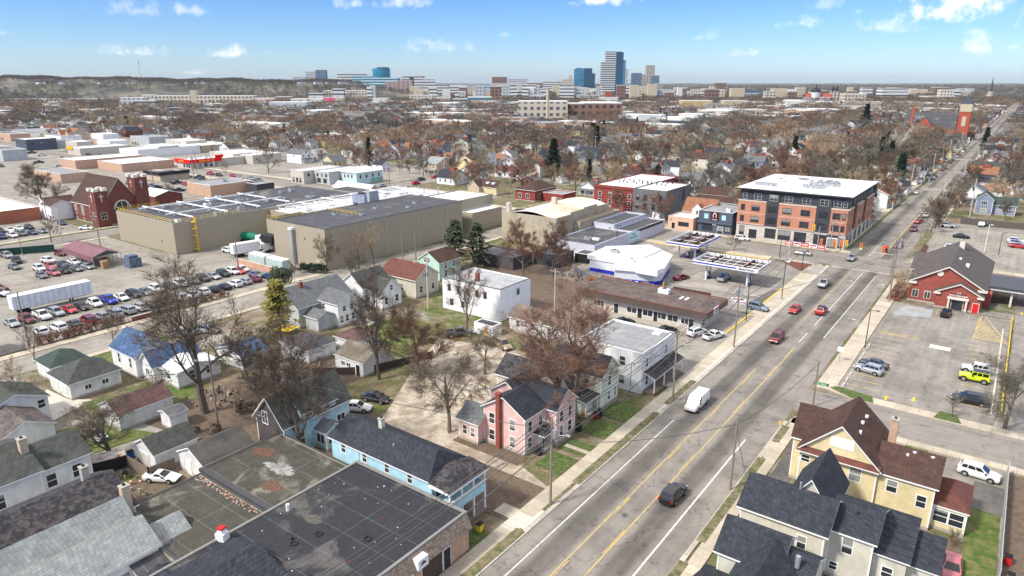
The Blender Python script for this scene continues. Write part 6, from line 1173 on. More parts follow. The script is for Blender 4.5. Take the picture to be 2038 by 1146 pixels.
fence('weathered wooden fence by the white sports car', [(-87, 33.2), (-81.4, 33.4), (-81.2, 36.6)], 1.8, WOOD); fence('broken grey wooden fence beside the black blotched roof', [(-73.4, 27.6), (-72.2, 30.4)], 1.8, WOOD)
fence('green mesh fence along the north edge of the car lot', [(-233.6, 62), (-225.4, 77.4)], 2.2, mat('green_mesh', (.02, .07, .055))); fence('dark picket fence below the green yard', [(-91, 66), (-84, 72), (-80, 84)], 1.4, mat('dark_boards', (.07, .055, .045)))
fence('wire fence in front of the blue-banded gas station shop', [(-92, 152), (-86.5, 147), (-80, 145.6)], 1.4, GRM)
o = empty('boundary_wall', -144, 61, 0, 0, 'low red-brown brick wall between car lot and street', 'wall'); MB().box(-.15, 0, 0, .15, 9.6, 1.0).build('brickwork', W['brick'], o); MB().box(-.2, -.05, 1.0, .2, 9.65, 1.08).build('coping', W['stone'], o)
o = empty('generator_wall', -160, 101.4, 0, 0, 'low salmon brick wall round the generator units', 'wall'); MB().box(-8.8, 0, 0, 9.4, .3, 1.5).build('brickwork', mat('salmon_brick', (.50, .28, .19), kind='brick', c2=(.42, .23, .16)), o); MB().box(-8.9, -.05, 1.5, 9.5, .35, 1.58).build('coping', W['stone'], o)
for i, (x, lab) in enumerate(((-163.6, 'left pale green generator cabinet behind the salmon wall'), (-155.6, 'right pale green generator cabinet behind the salmon wall'))):
    o = empty('generator_cabinet', x, 105, .02, 0, lab, 'generator'); MB().box(-3.7, -1.3, .3, 3.7, 1.3, 2.8).build('cabinet', mat('pale_green_metal_cabinet', (.46, .55, .53), kind='corrug', p=1.2), o); MB().box(-3.5, -1.1, 2.8, 3.5, 1.1, 3.0).build('lid', WMET, o)
    for q in (-2.5, 2.5): MB().box(q - .5, -1.2, 0, q + .5, 1.2, .3).build('plinth', W['concrete'], o)
o = empty('car_shelter', -204, 79, 0, 0, 'long open car shelter with purple-brown metal roof', 'shelter')
MB().poly([(-10, -3.7, 3.3), (9.4, -3.7, 3.3), (9.4, 0, 4.6), (-10, 0, 4.6)]).poly([(-10, 0, 4.6), (9.4, 0, 4.6), (9.4, 3.7, 3.3), (-10, 3.7, 3.3)]).poly([(-10, -3.7, 1.9), (9.4, -3.7, 1.9), (9.4, -3.7, 3.3), (-10, -3.7, 3.3)]).build('roof', RF['purple'], o)
for i in range(8):
    for y in (-3.6, 3.6): MB().box(-9.8 + i * 2.7, y - .06, 0, -9.65 + i * 2.7, y + .06, 3.25).build('post', GRM, o)
MB().poly([(9.38, -3.6, 3.3), (9.38, 3.6, 3.3), (9.38, 0, 4.55)]).build('gable_end', DGR, o)
for i in range(3):
    o = empty('lumber_stack', -193.6 - i * 1.5, 77.4 + i * .9, 0, .1 * i, ['stack of tan lumber in the shelter mouth', 'second stack of lumber behind the first in the shelter', 'rear stack of lumber deep in the shelter'][i], 'lumber stack'); 
    for k in range(4): MB().box(-.9, -.7, k * .55, .9, .7, k * .55 + .45).build('board_bundle', mat('fresh_lumber', (.42, .27, .15), kind='corrug', p=.15), o)
o = empty('scrap_bin', -189.6, 83, 0, 0, 'blue wrapped scrap bales beside the car shelter', 'bin'); MB().box(-1.8, -1.6, 0, 1.8, 1.6, 2.4).build('body', mat('blue_wrap', (.06, .10, .18), kind='rgb', c2=(.16, .18, .22), sc=3, var=.4), o); MB().box(-1.5, -1.3, 2.4, 1.2, 1.1, 3.2).build('top_load', MATS['blue_wrap'], o)
o = empty('semi_trailer', -169.3, 55.8, 0, 0, 'long white box trailer parked across the car lot', 'trailer')
MB().box(-1.3, -7.9, 1.15, 1.3, 7.9, 4.05).build('box', mat('white_trailer_panel', (.66, .70, .74), kind='corrug', p=1.2), o); MB().box(-1.32, -7.92, 4.05, 1.32, 7.92, 4.12).build('roof_edge', WMET, o)
MB().box(-.5, -7, .85, .5, 7.2, 1.15).build('chassis', DGR, o); MB().box(-.9, 3.6, 0, -.7, 3.9, 1.1).box(.7, 3.6, 0, .9, 3.9, 1.1).build('landing_gear', DGR, o)
for y in (-5.2, -6.4):
    for x in (-1.05, 1.05): MB().tube((x - .25, y, .5), (x + .25, y, .5), .5, .5, 12).build('wheel', RUB, o)
def truck(label, x, y, rz, col, tank=False):
    o = empty('tank_truck' if tank else 'truck', x, y, .02, rz, label, 'truck')
    if tank:
        MB().tube((-4.5, 0, 2.1), (3.0, 0, 2.1), 1.15, 1.15, 14).tube((3.0, 0, 2.1), (3.5, 0, 2.1), 1.15, .7, 14).build('tank', col, o); MB().box(-4.4, -.8, .7, 3.2, .8, .95).build('chassis', DGR, o)
    else: MB().box(-5, -1.25, 1.1, 2.6, 1.25, 3.9).build('box', col, o); MB().box(-4.9, -.6, .7, 5, .6, 1.09).build('chassis', DGR, o)
    MB().box(3.8, -1.2, .8, 5.6, 1.2, 2.9).box(5.6, -1.1, .8, 6.6, 1.1, 1.8).build('cab', WMET, o); MB().box(5.55, -1.0, 1.9, 5.62, 1.0, 2.7).build('windshield', CGL, o)
    for wx in (-3.6, -2.4, 5.4):
        for s in (-1, 1): MB().tube((wx, s * 1.0, .5), (wx, s * 1.25, .5), .5, .5, 12).build('wheel', RUB, o)
    return o
truck('green cylindrical tank trailer in the loading yard', -189.4, 118.6, R(8), mat('green_tank', (.01, .20, .11), rough=.4), True); truck('white semi trailer parked beside the beige factory wall', -199.6, 121, R(180), WMET); truck('white truck cab beside the tall warehouse corner', -175.6, 109.4, R(80), WMET)
o = empty('dumpster', -88.6, 30.4, 0, R(70), 'dark trailer with rust-striped red and white roof by the wooden fence', 'trailer'); MB().box(-3.2, -1.0, .3, 3.2, 1.0, 1.9).build('body', BLK, o); MB().prism([(-3.3, -1.1), (3.3, -1.1), (3.3, 1.1), (-3.3, 1.1)], 1.91, 2.05).build('roof', mat('rusty_striped_roof', (.62, .58, .52), kind='patch', c2=(.26, .07, .04), sc=2.2), o)
# ------------------------------------------------------------------ distant skyline
def facade(name, c, g, pu, pv, fu, fv, var=.1):
    m = mat(name, c, var=var, sc=.05); t = m.node_tree; b = t.nodes['Principled BSDF']; src = b.inputs['Base Color'].links[0].from_socket
    s3 = N(t, 'ShaderNodeSeparateXYZ', {0: N(t, 'ShaderNodeTexCoord').outputs['Object']}).outputs
    v = MA(t, 'LESS_THAN', MA(t, 'FRACT', MA(t, 'MULTIPLY', s3[2], 1 / pv)), fv)
    if fu < 1: v = MA(t, 'MULTIPLY', v, MA(t, 'LESS_THAN', MA(t, 'FRACT', MA(t, 'MULTIPLY', MA(t, 'ADD', s3[0], s3[1]), 1 / pu)), fu))
    nm = N(t, 'ShaderNodeSeparateXYZ', {0: N(t, 'ShaderNodeNewGeometry').outputs['Normal']}).outputs[2]
    v = MA(t, 'MULTIPLY', v, MA(t, 'LESS_THAN', nm, .5))
    t.links.new(MIX(t, v, src, g), b.inputs['Base Color']); return m
FW = facade('white_banded_facade', (.66, .66, .64), (.07, .09, .12), 6, 9, 1.0, .42); FT = facade('pale_gridded_facade', (.56, .50, .41), (.10, .10, .11), 8, 7.5, .5, .5); FBR = facade('brown_gridded_facade', (.24, .14, .105), (.05, .05, .06), 9, 8, .5, .5)
FTL = facade('teal_banded_facade', (.45, .62, .66), (.03, .14, .22), 9, 9, 1.0, .5); FG = facade('grey_gridded_facade', (.46, .47, .49), (.14, .16, .19), 9, 8, .5, .45); GT = facade('blue_glass_curtain', (.05, .22, .36), (.03, .12, .22), 12, 8, 1.0, .3, .5); GT2 = facade('dark_blue_glass_curtain', (.012, .06, .13), (.03, .10, .18), 12, 8, 1.0, .3, .4)
FST = facade('striped_tower_facade', (.66, .69, .68), (.03, .04, .06), 10, 8.5, 1.0, .55); FMV = facade('mauve_tower_facade', (.40, .30, .27), (.18, .15, .16), 14, 7, .4, .6); FBG = facade('beige_tower_facade', (.42, .38, .34), (.18, .17, .17), 12, 9, .45, .6); TEAL = mat('teal_glass_drum', (.02, .20, .30), rough=.25, var=.3, sc=.04); BG = facade('blue_grey_glass', (.14, .21, .30), (.08, .13, .2), 9, 8, 1.0, .4)
WH = mat('distant_white_wall', (.62, .62, .60)); TN = mat('distant_tan_wall', (.52, .44, .32)); DK = mat('distant_dark_roof', (.06, .07, .09)); PK = mat('bright_pink_wall', (.75, .12, .22)); RD = mat('distant_red_roof', (.36, .09, .07)); DOME = mat('dark_dome', (.02, .022, .03), rough=.5)
def fd(y): return CAMH * (F0 * CP - (y - 573) * SP) / (F0 * SP + (y - 573) * CP)
def zat(px_, py_, f):
    lo, hi = -50.0, 400.0; X, Y = polar(px_, f)
    for _ in range(40):
        mid = (lo + hi) / 2
        if pix(X, Y, mid)[1] > py_: lo = mid
        else: hi = mid
    return lo
def far(name, label, blocks, f, cat='building', dep=None, rz=None, group=None, z0=-1.0):
    """blocks: (px left, px right, py top, material[, py bottom][, depth m][, roof material])"""
    cxp_ = sum((b[0] + b[1]) / 2 for b in blocks) / len(blocks); X, Y = polar(cxp_, f); o = empty(name, X, Y, 0, YAW if rz is None else rz, label, cat, group)
    k = f / (F0 * CP + 410 * SP)
    for i, b in enumerate(blocks):
        x0 = (b[0] - cxp_) * k; x1 = (b[1] - cxp_) * k; zt = zat((b[0] + b[1]) / 2, b[2], f); zb = z0 if len(b) < 5 or b[4] is None else zat((b[0] + b[1]) / 2, b[4], f); d = b[5] if len(b) > 5 and b[5] else max(14, (x1 - x0) * .5)
        yo = -i * .12; MB().box(x0, yo, zb, x1, yo + d, zt).build(['wing', 'tower', 'wing', 'wing'][min(i, 3)] if len(blocks) > 1 else 'wall', b[3], o)
        MB().box(x0 - .3, yo - .05, zt, x1 + .3, yo + d + .3, zt + 1.2).build('roof', b[6] if len(b) > 6 else (DK if len(b) > 6 and False else WH), o)
    return o
far('glass_tower', 'blue glass office tower in two halves, left of the tallest tower', [(1143, 1162, 138, GT, None, 30, GT2), (1162.4, 1184, 146, GT2, None, 30, GT2), (1163, 1178, 136, GT2, None, 22, GT2), (1147, 1160, 135.5, GT, None, 20, GT2)], 3000)
far('striped_tower', 'tallest white and dark striped tower with stepped top and blue glass side', [(1196, 1237, 122, FST, None, 34, WH), (1204, 1235, 103, FST, None, 26, DK), (1237.3, 1244, 120, GT, None, 30, GT2), (1224.4, 1239, 104, GT2, None, 18, GT2)], 2900)
far('slim_pale_tower', 'slim pale tower peeking out right of the tallest tower', [(1244.5, 1249.5, 137, FW)], 3300); far('blue_grey_tower', 'blue-grey glass tower with flat top between striped and beige towers', [(1257, 1277, 145, BG, None, 24)], 3000)
far('beige_stepped_tower', 'beige stepped tower group at the right end of downtown', [(1285, 1302, 130, FBG, None, 26, FBG), (1277.5, 1292, 148, FBG), (1296, 1312, 150, BG), (1303, 1319, 166, FBG)], 3050)
far('old_hotel', 'pale old hotel block with small cupola left of the glass tower', [(1119, 1141, 157, FT), (1133, 1138, 149, FT)], 2900); far('grey_hill_tower', 'pale grey twin slab tower on the far left hill', [(610, 629, 142, FG), (629.5, 650, 139, BG)], 2700); far('white_hill_hospital', 'white banded hospital with roof plant left of the teal drum', [(672, 726, 147, FW), (700, 750, 150, FTL), (583, 610, 153, FG)], 2650)
X, Y = polar(760, 2600); o = empty('teal_drum_building', X, Y, 0, YAW, 'round teal glass drum building rising above white hospital blocks', 'building'); k = 2600 / (F0 * CP + 410 * SP); MB().tube((0, 0, 20), (0, 0, zat(760, 136, 2600)), 17 * k, 17.5 * k, 28).build('drum', TEAL, o); MB().box(-8 * k, -8, zat(760, 136, 2600), 15 * k, 8, zat(760, 133.5, 2600)).build('roof_plant', DK, o)
far('teal_banded_hospital', 'long teal and white banded hospital below the drum', [(724, 792, 155, FTL)], 2450); far('mauve_tower', 'brown and mauve slab apartment towers in front of the hospital', [(767, 790, 162, FMV), (790.5, 820, 160, FMV)], 2250); far('white_stair_tower', 'white tower with dark vertical recess right of the mauve slabs', [(800, 843, 151, FW, None, 30), (815, 824, 152, DK)], 2500)
far('stepped_white_garage', 'stepped white terraces right of the hospital', [(840, 892, 168, FW), (842, 865, 158, FW)], 2400); far('long_beige_hospital', 'long beige gridded hospital with penthouse in the left centre', [(641, 735, 181, FT), (672, 685, 177, WH)], 1900); far('dark_roofed_block', 'dark blue-black roofed block behind the beige hospital', [(690, 736, 169, DK)], 2200); far('white_panel_tower', 'narrow white tower at the end of the beige hospital', [(729, 740, 173, FW), (740.5, 746, 173, FG)], 1850)
far('pink_wall_building', 'low building with bright pink end wall', [(643, 664, 194, PK), (664.4, 682, 195, TN)], 1500); far('white_clinic', 'white clinic block left of the pink wall', [(612, 641, 186, FW)], 1650); far('tan_terraced_block', 'tan terraced apartment block right of the mauve towers', [(812, 860, 190, FT), (840, 895, 194, FT)], 1650)
far('brown_brick_block', 'brown brick office block on the centre skyline', [(979, 1009, 153, FBR), (1010, 1050, 157, FG)], 3000); far('white_office_row', 'white office row in the centre skyline', [(890, 936, 170, FW), (930, 973, 168, FTL)], 2500); far('pale_office_row', 'pale and brown offices right of the white office row', [(972, 1036, 166, FG), (995, 1012, 176, FT)], 2700); far('brown_convention_block', 'brown and white office block behind the arena', [(1039, 1091, 165, FBR), (1080, 1120, 160, FW)], 3100)
X, Y = polar(1092, 2600); o = empty('white_arena', X, Y, 0, YAW, 'white low-arched arena roof in front of the glass tower', 'arena'); k = 2600 / (F0 * CP + 410 * SP); a_ = MB(); zb_ = zat(1092, 187, 2600); zt_ = zat(1092, 179, 2600)
pr_ = [((i / 10 - .5) * 64 * k, zb_ + (zt_ - zb_) * math.sin(math.pi * i / 10)) for i in range(11)]
for (p, q) in zip(pr_, pr_[1:]): a_.poly([(p[0], 0, p[1]), (q[0], 0, q[1]), (q[0], 60, q[1]), (p[0], 60, p[1])])
a_.build('roof', WH, o); MB().box(-32 * k, 1, 0, 32 * k, 58, zb_).build('wall', FW, o)
far('long_tan_factory', 'long pale tan factory with tall pale chimney in the middle distance', [(1033, 1131, 203, FT, None, 40)], 870, 'factory'); far('brown_brick_factory', 'long brown brick factory with rows of windows', [(1126, 1163, 207, FBR, None, 30), (1163.3, 1239, 206, FBR, None, 60)], 900, 'factory')
X, Y = polar(1090.5, 850); o = empty('factory_chimney', X, Y, 0, 0, 'tall pale cylindrical factory chimney above the tan factory', 'chimney'); MB().tube((0, 0, 0), (0, 0, zat(1090, 176, 850)), 2.2, 1.7, 10).build('stack', TN, o); MB().tube((0, 0, zat(1090, 176, 850)), (0, 0, zat(1090, 174.5, 850)), 2.2, 2.2, 10).build('rim', TN, o)
far('red_brick_tower', 'red brick tower building with white tracery in front of the tallest tower', [(1205, 1218.5, 181, mat('distant_red_brick', (.34, .10, .07)), None, 10), (1196, 1232, 194, WH)], 1500); far('dark_lattice_building', 'long dark lattice building right of the red brick tower', [(1232, 1264, 186, DK, None, 30)], 1900); far('viaduct_block', 'low tan blocks under the highway right of downtown', [(1245, 1335, 196, FT, None, 12)], 1750)
far('long_beige_factory', 'very long beige factory with square penthouse on the left', [(302, 500, 191, FT, None, 30), (375, 386, 181.5, TN), (278, 302, 189, FT)], 1500, 'factory'); far('white_modern_block', 'white modern block with dark square windows left of the long beige factory', [(232, 280, 195, FG), (258, 302, 200, FW)], 1350); far('white_modern_row', 'white modern row with dark windows right of the long beige factory', [(531, 606, 204, FG)], 1150); far('pink_brick_row', 'low pinkish brick row behind the white modern row', [(500, 545, 196, mat('pinkish_wall', (.48, .34, .30))), (545, 575, 193, FBR), (575, 640, 197, WH)], 1500)
far('highway_viaduct', 'long raised highway band at the foot of the left hill', [(10, 236, 196.5, mat('viaduct_concrete', (.50, .47, .42)), 199, 12)], 1700, 'viaduct', z0=0)
B_ = polar(1630, 1750); o = empty('domed_basilica', B_[0], B_[1], 0, YAW, 'pale domed basilica with red roofs and two dark-capped bell towers', 'church'); k = 1750 / (F0 * CP + 410 * SP); z = lambda y: zat(1640, y, 1750)
MB().box(-22 * k, 0, 0, 28 * k, 18, z(193)).build('nave', WH, o); rr_ = MB()
for (a, b) in ((-23, -10), (7, 31)): rr_.poly([(a * k, -.5, z(196)), (b * k, -.5, z(196)), (b * k, 9, z(185.5)), (a * k, 9, z(185.5))]); rr_.poly([(a * k, 9, z(185.5)), (b * k, 9, z(185.5)), (b * k, 19, z(196)), (a * k, 19, z(196))])
rr_.build('roof', RD, o); MB().tube((-1 * k, 8, z(195)), (-1 * k, 8, z(183)), 9 * k, 9 * k, 14).build('drum', WH, o); dm = MB(); pr_ = [(9.4 * k * math.cos(a), z(183) + (z(173) - z(183)) * math.sin(a)) for a in [math.pi / 2 * i / 6 for i in range(7)]]
for (p, q) in zip(pr_, pr_[1:]): dm.tube((-1 * k, 8, p[1]), (-1 * k, 8, q[1]), p[0], max(q[0], .1), 14, 0, False)
dm.build('dome', DOME, o); MB().tube((-1 * k, 8, z(173.5)), (-1 * k, 8, z(167)), 1.6 * k, .3 * k, 6).build('finial', DOME, o)
for q in (33, 41):
    tw_ = MB().box((q - 3.4) * k, 4, 0, (q + 3.4) * k, 11, z(181)).build('bell_tower', FT, o); MB().tube((q * k, 7.5, z(181)), (q * k, 7.5, z(176)), 3.4 * k, 2.6 * k, 8).tube((q * k, 7.5, z(176)), (q * k, 7.5, z(169.5)), 1.6 * k, .2 * k, 8).build('cupola', DOME, tw_)
X, Y = polar(1978, 2000); o = empty('steepled_church', X, Y, 0, YAW, 'pale church with tall needle spire at the far end of the avenue', 'church'); k = 2000 / (F0 * CP + 410 * SP); z = lambda y: zat(1978, y, 2000)
MB().box(-3.2 * k, 0, 0, 3.2 * k, 9, z(182)).build('tower', FT, o); MB().tube((0, 4.5, z(182)), (0, 4.5, z(153)), 2.8 * k, .25 * k, 8).build('spire', DK, o); MB().poly([(-19 * k, -1, z(200)), (19 * k, -1, z(200)), (4 * k, 8, z(188)), (-4 * k, 8, z(188))]).build('roof', TN, o); MB().box(-18 * k, 0, 0, 18 * k, 20, z(200)).build('nave', FT, o)
far('tan_brick_office_tower', 'stocky tan and red-brown office tower left of the stadium', [(1416, 1448, 172, FT), (1424, 1446, 165, FBR)], 2600); far('blue_grey_stadium', 'blue-grey stadium with angled roof on the right skyline', [(1480, 1518, 181, BG, None, 40, DK), (1466, 1512, 186, FG)], 2300); far('yellow_brick_block', 'yellow-tan brick block right of downtown', [(1361, 1421, 201, mat('yellow_brick_wall', (.56, .42, .22))), (1445, 1492, 201, TN)], 1250); far('cream_low_shed', 'long cream industrial shed with flat roof in the right middle distance', [(1420, 1532, 219, mat('cream_wall', (.58, .54, .44)), None, 20)], 1000, 'shed')
B = Bld('grey_gabled_hall', *polar(1432, 1150), 'wide grey gabled hall roof left of the cream shed', 'hall', rz=YAW); B.gable(B.x - 18, B.y, B.x + 22, B.y + 40, 6, 9, 'Y', FT, RF['grey'])
far('white_dome_arena', 'white low arena with tan side left of the basilica', [(1546, 1592, 178, WH), (1588, 1606, 174, FT)], 2200); far('pale_apartment_block', 'pale apartment block right of the basilica', [(1685, 1729, 187, FT)], 1650); far('white_school', 'white school block on the right skyline', [(1760, 1811, 176, FW), (1768, 1812, 184, FW)], 2050); far('pink_brick_hall', 'pinkish brick hall left of the steepled church', [(1850, 1912, 192, mat('pinkish_wall', (.48, .34, .30)))], 1800)
for i, (a, b, yt, f_, m_, lb) in enumerate([(1345, 1362, 186, 2300, FT, 'small tan block right of the beige stepped tower'), (1372, 1400, 182, 2500, FG, 'grey block among trees right of downtown'), (1300, 1345, 178, 2700, FW, 'pale low block behind the beige stepped tower'), (900, 930, 197, 1500, FW, 'white block with dark windows below the centre skyline'), (930, 978, 193, 1600, FTL, 'teal windowed low office below the centre skyline'),
        (1110, 1150, 186, 2300, TN, 'tan civic block below the glass tower'), (1000, 1030, 180, 2400, FT, 'beige block below the brown brick office'), (1150, 1195, 190, 2000, FW, 'white block under the glass tower'), (880, 925, 176, 2700, FG, 'grey block behind the white terraces'), (1055, 1085, 190, 1900, FG, 'low grey garage below the arena'), (1540, 1570, 184, 2500, WH, 'white shed left of the white arena'), (740, 770, 196, 1500, WH, 'low white block under the mauve towers'),
        (1815, 1850, 178, 2500, TN, 'tan block behind the white school'), (1600, 1640, 207, 1400, FT, 'tan wall in front of the basilica')]): far('city_block', lb, [(a, b, yt, m_)], f_)
g = random.Random(61)
for i in range(120):
    a = g.uniform(660, 1400) if i < 88 else g.uniform(1400, 1960); f_ = g.uniform(1700, 3000); w_ = g.uniform(8, 30); yy = g.uniform(166, 184) if 640 < a < 1340 else g.uniform(174, 186); yy = max(yy, 163 + (2900 - f_) * .006); c_ = g.choice([('white', FW), ('tan', FT), ('grey', FG), ('tan', TN), ('white', WH), ('white', FW), ('brown', FBR)])
    o = far('city_block', None, [(a, a + w_, yy, c_[1])], f_, group='mid-rise blocks round downtown'); THINGS.append((o, c_[0] + ' mid-rise block', 'building', o.location.x, o.location.y, 12))
for i in range(34):
    a = g.uniform(40, 720); f_ = g.uniform(2020, 2400); X, Y = polar(a, f_); o = empty('hill_house', X, Y, 38, g.uniform(0, 3), None, None, 'houses on the left hill'); MB().box(-7, -5, 4, 7, 5, 10).build('wall', WH, o); MB().poly([(-7.5, -5.5, 10), (7.5, -5.5, 10), (7.5, 0, 14), (-7.5, 0, 14)]).poly([(-7.5, 5.5, 10), (7.5, 5.5, 10), (7.5, 0, 14), (-7.5, 0, 14)]).build('roof', DK, o); THINGS.append((o, 'white hill house', 'house', X, Y, 50))
far('orange_warehouse', 'low warehouse with orange wall behind bare trees left of the tan factory', [(828, 866, 235, mat('orange_wall', (.55, .26, .08)), None, 14)], 800, 'warehouse')
# radio mast
X, Y = polar(281, 2500); o = empty('radio_mast', X, Y, 30, 0, 'thin lattice radio mast on the left hill', 'mast'); zt_ = zat(281, 117, 2500) - 30; MB().tube((0, 0, 0), (0, 0, zt_), .7, .5, 4).build('mast', mat('mast_paint', (.35, .22, .22)), o); MB().box(-1.5, -1.5, zt_ * .85, 1.5, 1.5, zt_ * .88).build('platform', DK, o)
# red church beside the avenue
B = Bld('red_brick_church', -66, 712, 'vivid red brick church with slate roof and tall square bell tower beside the far avenue', 'church'); B.tm = TN; B.gable(-92, 714, -52, 736, 9, 13, 'X', mat('vivid_red_brick', (.40, .085, .05)), RF['dkgrey']); B.gable(-84, 706, -66, 718, 8.5, 10, 'Y', MATS['vivid_red_brick'], RF['dkgrey'], e=.6); B.box('bell_tower', MATS['vivid_red_brick'], -50, 706, 0, -42, 714, 24); B.box('tower_band', TN, -50.3, 705.7, 24.01, -41.7, 714.3, 30); B.hip(-50, 706, -42, 714, 30.2, 8, None, DK, e=.2); B.box('tower_arch', TN, -47.5, 705.6, 12, -44.5, 705.99, 20); B.box('turret', MATS['vivid_red_brick'], -86, 708, 0, -84.1, 711, 26)

# ------------------------------------------------------------------ hills
def hill_z(px_, f):
    s = lambda a, b, v: (lambda q: q * q * (3 - 2 * q))(max(0, min(1, (v - a) / (b - a))))
    return ((56 - 12 * s(-50, 650, px_) + 2.5 * math.sin(px_ * .031) + 1.6 * math.sin(px_ * .083)) * s(1720, 2250, f) * (1 - s(640, 930, px_)) + 26 * s(2800, 6500, f)) 
b = MB(); pxs = list(range(-260, 2360, 20)); fs = [1690, 1780, 1880, 1980, 2080, 2180, 2300, 2500, 2800, 3300, 4000, 5000, 6500, 9000, 13000]
for f in fs:
    for p in pxs:
        X, Y = polar(p, f); n_ = noise.noise(Vector((X * .004, Y * .004, 1))) ; hz = hill_z(p, f); b.v.append((X, Y, max(-.5, hz * (1 + .18 * n_) + (6 * noise.noise(Vector((X * .02, Y * .02, 5))) if f > 1750 else 0) * (hz > 1) - .4)))
W_ = len(pxs)
for i in range(len(fs) - 1):
    for j in range(W_ - 1): b.f.append((i * W_ + j, i * W_ + j + 1, (i + 1) * W_ + j + 1, (i + 1) * W_ + j)); b.m.append(0)
tag(b.build('hills', mat('wooded_hillside', (.075, .078, .068), kind='rgb', c2=(.16, .145, .11), sc=.009, var=.35), smooth=True), kind='structure')

# ------------------------------------------------------------------ houses of the neighbourhood beyond the cross street
def prism_h(b, w, d, h, rh, axis, mw=0, mr=1, e=.4):
    b.box(-w / 2, -d / 2, 0, w / 2, d / 2, h, mw)
HP = []
def house_proto(seed):
    g = random.Random(seed); w = g.uniform(7.6, 10); d = g.uniform(10, 14); h = g.choice([3.2, 5.2, 5.6, 5.8]); rh = g.uniform(2.4, 3.6); ax = g.choice('XYYX'); e = .4
    wl = MB(); rf_ = MB(); wl.box(-w / 2, -d / 2, 0, w / 2, d / 2, h)
    def gab(x0, y0, x1, y1, h, rh, ax):
        if ax == 'Y':
            xm = (x0 + x1) / 2; s = rh / (xm - x0)
            wl.poly([(x0, y0, h), (x1, y0, h), (xm, y0, h + rh)]); wl.poly([(x1, y1, h), (x0, y1, h), (xm, y1, h + rh)])
            A = [(x0 - e, h - e * s), (xm, h + rh), (x1 + e, h - e * s)]; P = lambda u, v, z: (u, v, z); lo, hi = y0 - e, y1 + e
        else:
            ym = (y0 + y1) / 2; s = rh / (ym - y0)
            wl.poly([(x0, y1, h), (x0, y0, h), (x0, ym, h + rh)]); wl.poly([(x1, y0, h), (x1, y1, h), (x1, ym, h + rh)])
            A = [(y0 - e, h - e * s), (ym, h + rh), (y1 + e, h - e * s)]; P = lambda u, v, z: (v, u, z); lo, hi = x0 - e, x1 + e
        for k in (0, 1):
            rf_.poly([P(A[k][0], lo, A[k][1] + .2), P(A[k + 1][0], lo, A[k + 1][1] + .2), P(A[k + 1][0], hi, A[k + 1][1] + .2), P(A[k][0], hi, A[k][1] + .2)])
            for v in (lo, hi): rf_.poly([P(A[k][0], v, A[k][1]), P(A[k + 1][0], v, A[k + 1][1]), P(A[k + 1][0], v, A[k + 1][1] + .2), P(A[k][0], v, A[k][1] + .2)], 1)
    gab(-w / 2, -d / 2, w / 2, d / 2, h, rh, ax)
    if g.random() < .5:
        s_ = g.choice([-1, 1]); x0, x1 = (w / 2 - .1, w / 2 + 2.6) if s_ > 0 else (-w / 2 - 2.6, -w / 2 + .1); y0 = g.uniform(-d / 2, 0); y1 = y0 + 4.6; wl.box(x0, y0, 0, x1, y1, h * .8); gab(x0, y0, x1, y1, h * .8, rh * .7, 'X')
    po = MB(); py = -d / 2 - 2.0; po.poly([(-w / 2, py, 2.5), (w / 2, py, 2.5), (w / 2, -d / 2, 3.1), (-w / 2, -d / 2, 3.1)]); [po.box(x - .08, py + .05, 0, x + .08, py + .2, 2.5, 1) for x in (-w / 2 + .2, 0, w / 2 - .2)]
    wins = []
    for z in ([1.1, 3.7] if h > 4 else [1.1]):
        for x in (-w * .27, w * .25): wins.append((x, -d / 2, z, 0))
        for y in (-d * .3, .0, d * .3): wins.append((w / 2, y, z, R(90)))
        wins.append((-w / 2, 0, z, R(-90)))
    if h + rh > 7.5 and ax == 'Y': wins.append((0, -d / 2, h + .5, 0))
    ch = MB().box(g.uniform(-1, 1), g.uniform(-2, 2), h + rh - 1.2, g.uniform(1.2, 1.6), g.uniform(2.4, 2.8), h + rh + 1.0)
    return dict(w=wl.mesh('wall', W['white']), r=rf_.mesh('roof', [RF['grey'], W['trim']]), p=po.mesh('porch', [RF['grey'], W['trim']]), c=ch.mesh('chimney', W['redb']), wins=wins, rad=max(w, d) / 2, lo=(wl.v[:], wl.f[:], rf_.v[:], rf_.f[:]))
HP = [house_proto(900 + i) for i in range(12)]
wm = MB().box(-.45, -.06, 0, .45, .02, 1.4).mesh('window', [GL])
WALLS = [('white', W['white'])] * 5 + [('white', W['white2'])] * 3 + [ ('cream', W['cream']), ('pale grey', W['grey']), ('pale blue', W['blueh']), ('yellow', W['yellow']), ('tan', W['tan']), ('white', W['white']), ('brick', W['brick'])]
ROOFS = [('grey', RF['grey'])] * 5 + [('charcoal', RF['dark'])] * 4 + [('brown', RF['brown'])] * 2 + [ ('charcoal', RF['dark']), ('brown', RF['brown']), ('red', RF['red']), ('mossy', RF['green']), ('charcoal', RF['dark']), ('pale grey', RF['lgrey']), ('orange', RF['orange'])]
OCC = []                                       # rectangles already built on
for o in list(bpy.data.objects):
    if o.parent is None and o.get('category') and o.name.split('.')[0] not in ('bare_tree',):
        xs = []; 
for nm_ in ():
    pass
def claim(x0, y0, x1, y1): OCC.append((x0, y0, x1, y1))
bpy.context.view_layer.update()
for o in bpy.data.objects:
    if o.type == 'MESH' and o.parent is not None and (o.name.startswith('wall') or o.name.startswith('wing') or o.name.startswith('ground_floor')):
        cs = [o.matrix_world @ Vector(c) for c in o.bound_box]
        claim(min(c.x for c in cs) - 1.5, min(c.y for c in cs) - 1.5, max(c.x for c in cs) + 1.5, max(c.y for c in cs) + 1.5)
